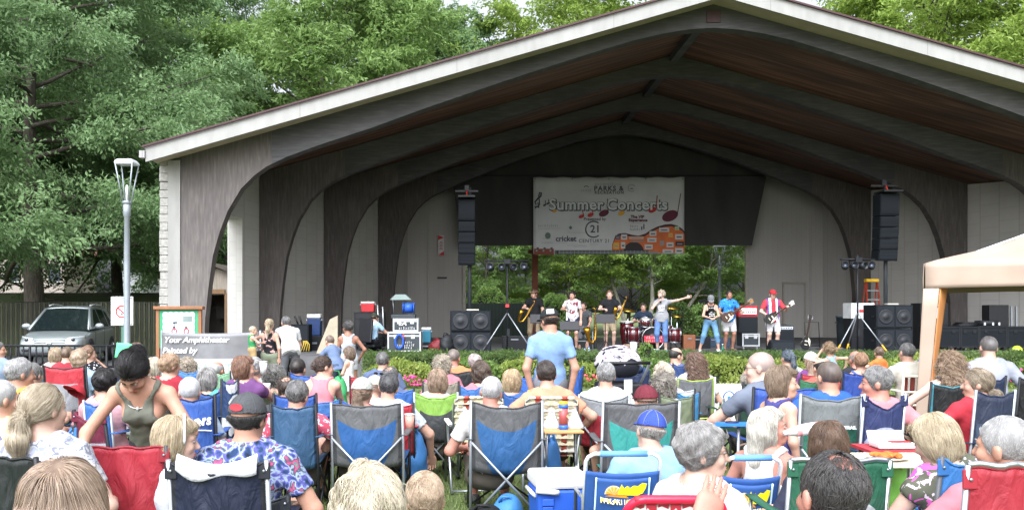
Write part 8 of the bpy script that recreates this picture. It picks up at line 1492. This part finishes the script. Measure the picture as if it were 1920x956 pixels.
# tent
d = 9.5; TN = mat(fn=lambda b: b.ramp(b.noise(2, 4), [(.3, (.29, .215, .165)), (.7, (.36, .275, .215))]), rough=.8, bump=.2, bscale=6); TN_SHADE = mat('c07f4a', .8, .1)  # darker tent fabric: shade of the leg's inner flap put into the colour
t = thing('canopy_tent', 'beige pop up canopy tent with a fabric wrapped leg', 'tent', (xw(1735, d), d, 0), R(-27)); L = 3.0; ze = zw(541, d); zt = zw(494, d); pk = zt+.62
b = MB(); N = 10
def roofp(u, v):   # four slopes meeting at the peak
    x, y = u*L, v*L; m = max(abs(u-.5), abs(v-.5))*2; return (x, y, pk-(pk-zt)*m**.86-.05*math.sin(PI*m)*abs(math.sin(2*PI*(u if abs(v-.5) > abs(u-.5) else v))))
sheet(roofp, 24, 24, .01, 'roof', TN, t)
for k in range(4):
    M = Matrix.Translation((L/2, L/2, 0)) @ Matrix.Rotation(k*PI/2, 4, 'Z') @ Matrix.Translation((-L/2, -L/2, 0))
    o = sheet(lambda u, v: (u*L, -.012-.02*math.sin(u*15)*(1-v)*math.sin(PI*v*.7+.4), ze+(zt-ze)*v+.02*math.sin(PI*u)*(1-v)-.03*math.sin(u*6)*(v > .5)*(1-v)), 24, 6, .006, 'valance', TN, t); o.matrix_local = M
    p = Vector((0, 0, 0)); MB().tube([tuple(M @ Vector((.05, .05, 0))), tuple(M @ Vector((.05, .05, zt-.05)))], .022, 0, 8).build('leg_pole', WHT, t)
    MB().tube([tuple(M @ Vector((.05, .05, zt-.2))), tuple(M @ Vector((L*.5, .05, zt+.02))), tuple(M @ Vector((L-.05, .05, zt-.2)))], .012, 0, 6).build('truss_bar', WHT, t)
    MB().tube([tuple(M @ Vector((.05, .05, zt-.05))), (L/2, L/2, pk-.06)], .014, 0, 6).build('ridge_bar', WHT, t)
sheet(lambda u, v: (-.02-.1*(1-v)+(.09+.06*(v))*u, -.02, .0+ze*v), 6, 10, .006, 'leg_curtain', TN, t); sheet(lambda u, v: (.07+.06*v-.1*(1-v)+.01+.07*u*v, -.01+.22*u, .02+ze*v), 6, 10, .006, 'leg_curtain', TN_SHADE, t)
# ---------------------------------------------------------------- silver SUV
PAINT = mat('8c9496', .28, .04, 2, metal=.5, coat=.6, spec=.5); GLASS = mat('10161a', .06, 0, spec=.6); LGT = mat('cfd6da', .1, .1, 20, metal=.6); TYRE = mat('141414', .8, .1)
d = 25.0; t = thing('parked_car', 'silver compact SUV parked in front of the slatted fence', 'car', (xw(92, d), d, .1), R(10)); st = [(0, .38, .66, .66, .56), (.1, .28, .78, .80, .66), (.35, .24, .87, .87, .76), (.8, .22, .94, .9, .80), (1.15, .22, 1.0, .905, .83), (1.9, .22, 1.03, .91, .85), (3.1, .22, 1.07, .91, .86), (3.9, .24, 1.1, .89, .84), (4.3, .3, 1.06, .84, .78), (4.45, .42, .95, .76, .7)]
vs = []; NS = 11
for y, zb, zt_, w_, wt in st:
    zm = zb+(zt_-zb)*.55; h = [(-w_*.88, zb), (-w_*.99, zb+.1), (-w_, zm), (-w_*.975, zt_-.1), (-wt, zt_-.01), (0, zt_+.03), (wt, zt_-.01), (w_*.975, zt_-.1), (w_, zm), (w_*.99, zb+.1), (w_*.88, zb)]; vs += [(x, y, z) for x, z in h]
fs = [(i*NS+k, i*NS+k+1, (i+1)*NS+k+1, (i+1)*NS+k) for i in range(len(st)-1) for k in range(NS-1)]+[list(range(NS))[::-1], [(len(st)-1)*NS+k for k in range(NS)]]+[(i*NS+NS-1, i*NS, (i+1)*NS, (i+1)*NS+NS-1) for i in range(len(st)-1)]
b = MB(); b.add(vs, fs, 0, True); bo = b.build('body', PAINT, t, fix=True); m_ = bo.modifiers.new('s', 'SUBSURF'); m_.levels = m_.render_levels = 2
base = [(1.02, .995, .80), (4.22, 1.06, .78)]; ro = [(1.92, 1.60, .60), (2.5, 1.655, .625), (3.4, 1.64, .62), (3.95, 1.56, .58)]
g0 = [(.8, 1.0, 1.0), (.62, 1.92, 1.585)]
b = MB(); b.grid(lambda u, v: ((2*u-1)*(.80-.2*v), .99+.92*v-.12*(1-abs(2*u-1)**2)*(1-v*.4), .99+.6*v), 8, 4); b.build('windshield', GLASS, t)
b = MB(); b.grid(lambda u, v: ((2*u-1)*np.interp(v, [0, .3, .75, 1], [.6, .625, .62, .57]), 1.9+2.1*v, np.interp(v, [0, .3, .75, 1], [1.595, 1.66, 1.645, 1.57])+.035*(1-(2*u-1)**2)), 8, 8); b.build('roof', PAINT, t, solid=.02)
for sx in (-1, 1):
    A = lambda y, f: (sx*(.845-.235*f), y)
    for nm, poly in (('front_window', [(1.42, .06), (2.42, .04), (2.42, .93), (2.12, .9)]), ('rear_window', [(2.5, .04), (3.35, .04), (3.3, .9), (2.5, .94)]), ('quarter_window', [(3.43, .05), (4.0, .1), (3.62, .8), (3.38, .88)])):
        b = MB(); b.add([(sx*(.853-.235*f), y, 1.04+.6*f-.02*(y-2.4)*f*.3) for y, f in poly], [(0, 1, 2, 3)]); b.build(nm, GLASS, t)
    b = MB(); b.add([(sx*(.846-.235*f), y, 1.03+.6*f) for y, f in [(1.0, -.03), (4.25, -.0), (3.98, .9), (3.4, 1.03), (2.3, 1.05), (1.9, .97)]], [list(range(6))]); b.build('side_frame', PAINT, t, solid=.015)
    MB().tube([(sx*.57, 2.15, 1.7), (sx*.58, 2.6, 1.735), (sx*.58, 3.4, 1.72), (sx*.56, 3.8, 1.66)], .018, 0, 6).build('roof_rail', EDGE, t)
    MB().tube([(sx*.80, .99, 1.0), (sx*.6, 1.93, 1.6)], .032, 0, 6).build('pillar', PAINT, t)
    V, F = fin([el((sx*1.0, 1.42, 1.1), (.13, .07, .085), None, 0), rc((sx*.86, 1.46, 1.04), (sx*.95, 1.43, 1.08), .03, .035, .03)], .016); mkobj('mirror', np_mesh('mirror', V, F), PAINT, t)
    for y in (.86, 3.48):
        b = MB(); b.cyl((sx*.86, y, .36), .39, .11, 0, 'x', 28); b.build('wheel_well', BLK, t); b = MB(); b.cyl((sx*.83, y, .34), .34, .2, 0, 'x', 28); wo = b.build('wheel', TYRE, t, bevel=.02); b = MB(); M = Matrix.Translation((sx*.935, y, .34)) @ Matrix.Rotation(PI/2, 4, 'Y')
        b.lathe([(.23, -.01), (.24, .005), (.2, .0), (.05, .01), (.001, .012)], 0, 24, M); b.build('rim', GREYP, wo); b = MB()
        for k in range(5): a = k*2*PI/5; b.box((sx*.952, y+.11*math.cos(a), .34+.11*math.sin(a)), (.012, .19, .05), 0, (a, 0, 0))
        b.build('spoke', EDGE, wo)
    b = MB(); b.grid(lambda u, v: (sx*(.44+.40*u), .05+.42*u**1.8+.05*v-.02, .66+.13*v*(1-.25*u)+.09*u), 8, 4); hl = b.build('headlight', LGT, t, solid=.02); b = MB(); b.lathe([(.055, 0), (.04, .015), (.001, .02)], 0, 14, Matrix.Translation((sx*.6, .075, .74)) @ Matrix.Rotation(PI/2, 4, 'X')); b.build('lamp_lens', GLASS, hl)
    b = MB(); b.box((sx*.62, .03, .46), (.2, .06, .08)); b.build('fog_lamp', BLK, t, bevel=.02)
    b = MB(); b.box((sx*.917, 2.35, .93), (.012, .14, .025)); b.box((sx*.917, 3.25, .95), (.012, .14, .025)); b.build('door_handle', PAINT, t, bevel=.004); b = MB(); b.box((sx*.912, 2.46, .72), (.006, .012, .66)); b.box((sx*.908, 1.36, .68), (.006, .012, .6)); b.build('door_seam', BLK, t)
b = MB()
for k in range(3): b.box((0, .015+.02*k, .6+.06*k), (.82, .04, .022))
b.build('grille', BLK, t); b = MB(); b.box((0, -.005, .685), (.84, .03, .016)); b.box((0, -.005, .60), (.8, .03, .014)); b.build('grille_bar', EDGE, t)
b = MB(); b.tube([(-.06, -.02, .7), (-.045, -.02, .6)], .011, 0, 6); b.tube([(.06, -.02, .7), (.045, -.02, .6)], .011, 0, 6); b.box((0, -.02, .65), (.1, .014, .02)); b.build('emblem', EDGE, t); b = MB(); b.box((0, .0, .36), (1.1, .08, .1)); b.build('lower_intake', BLK, t, bevel=.02)
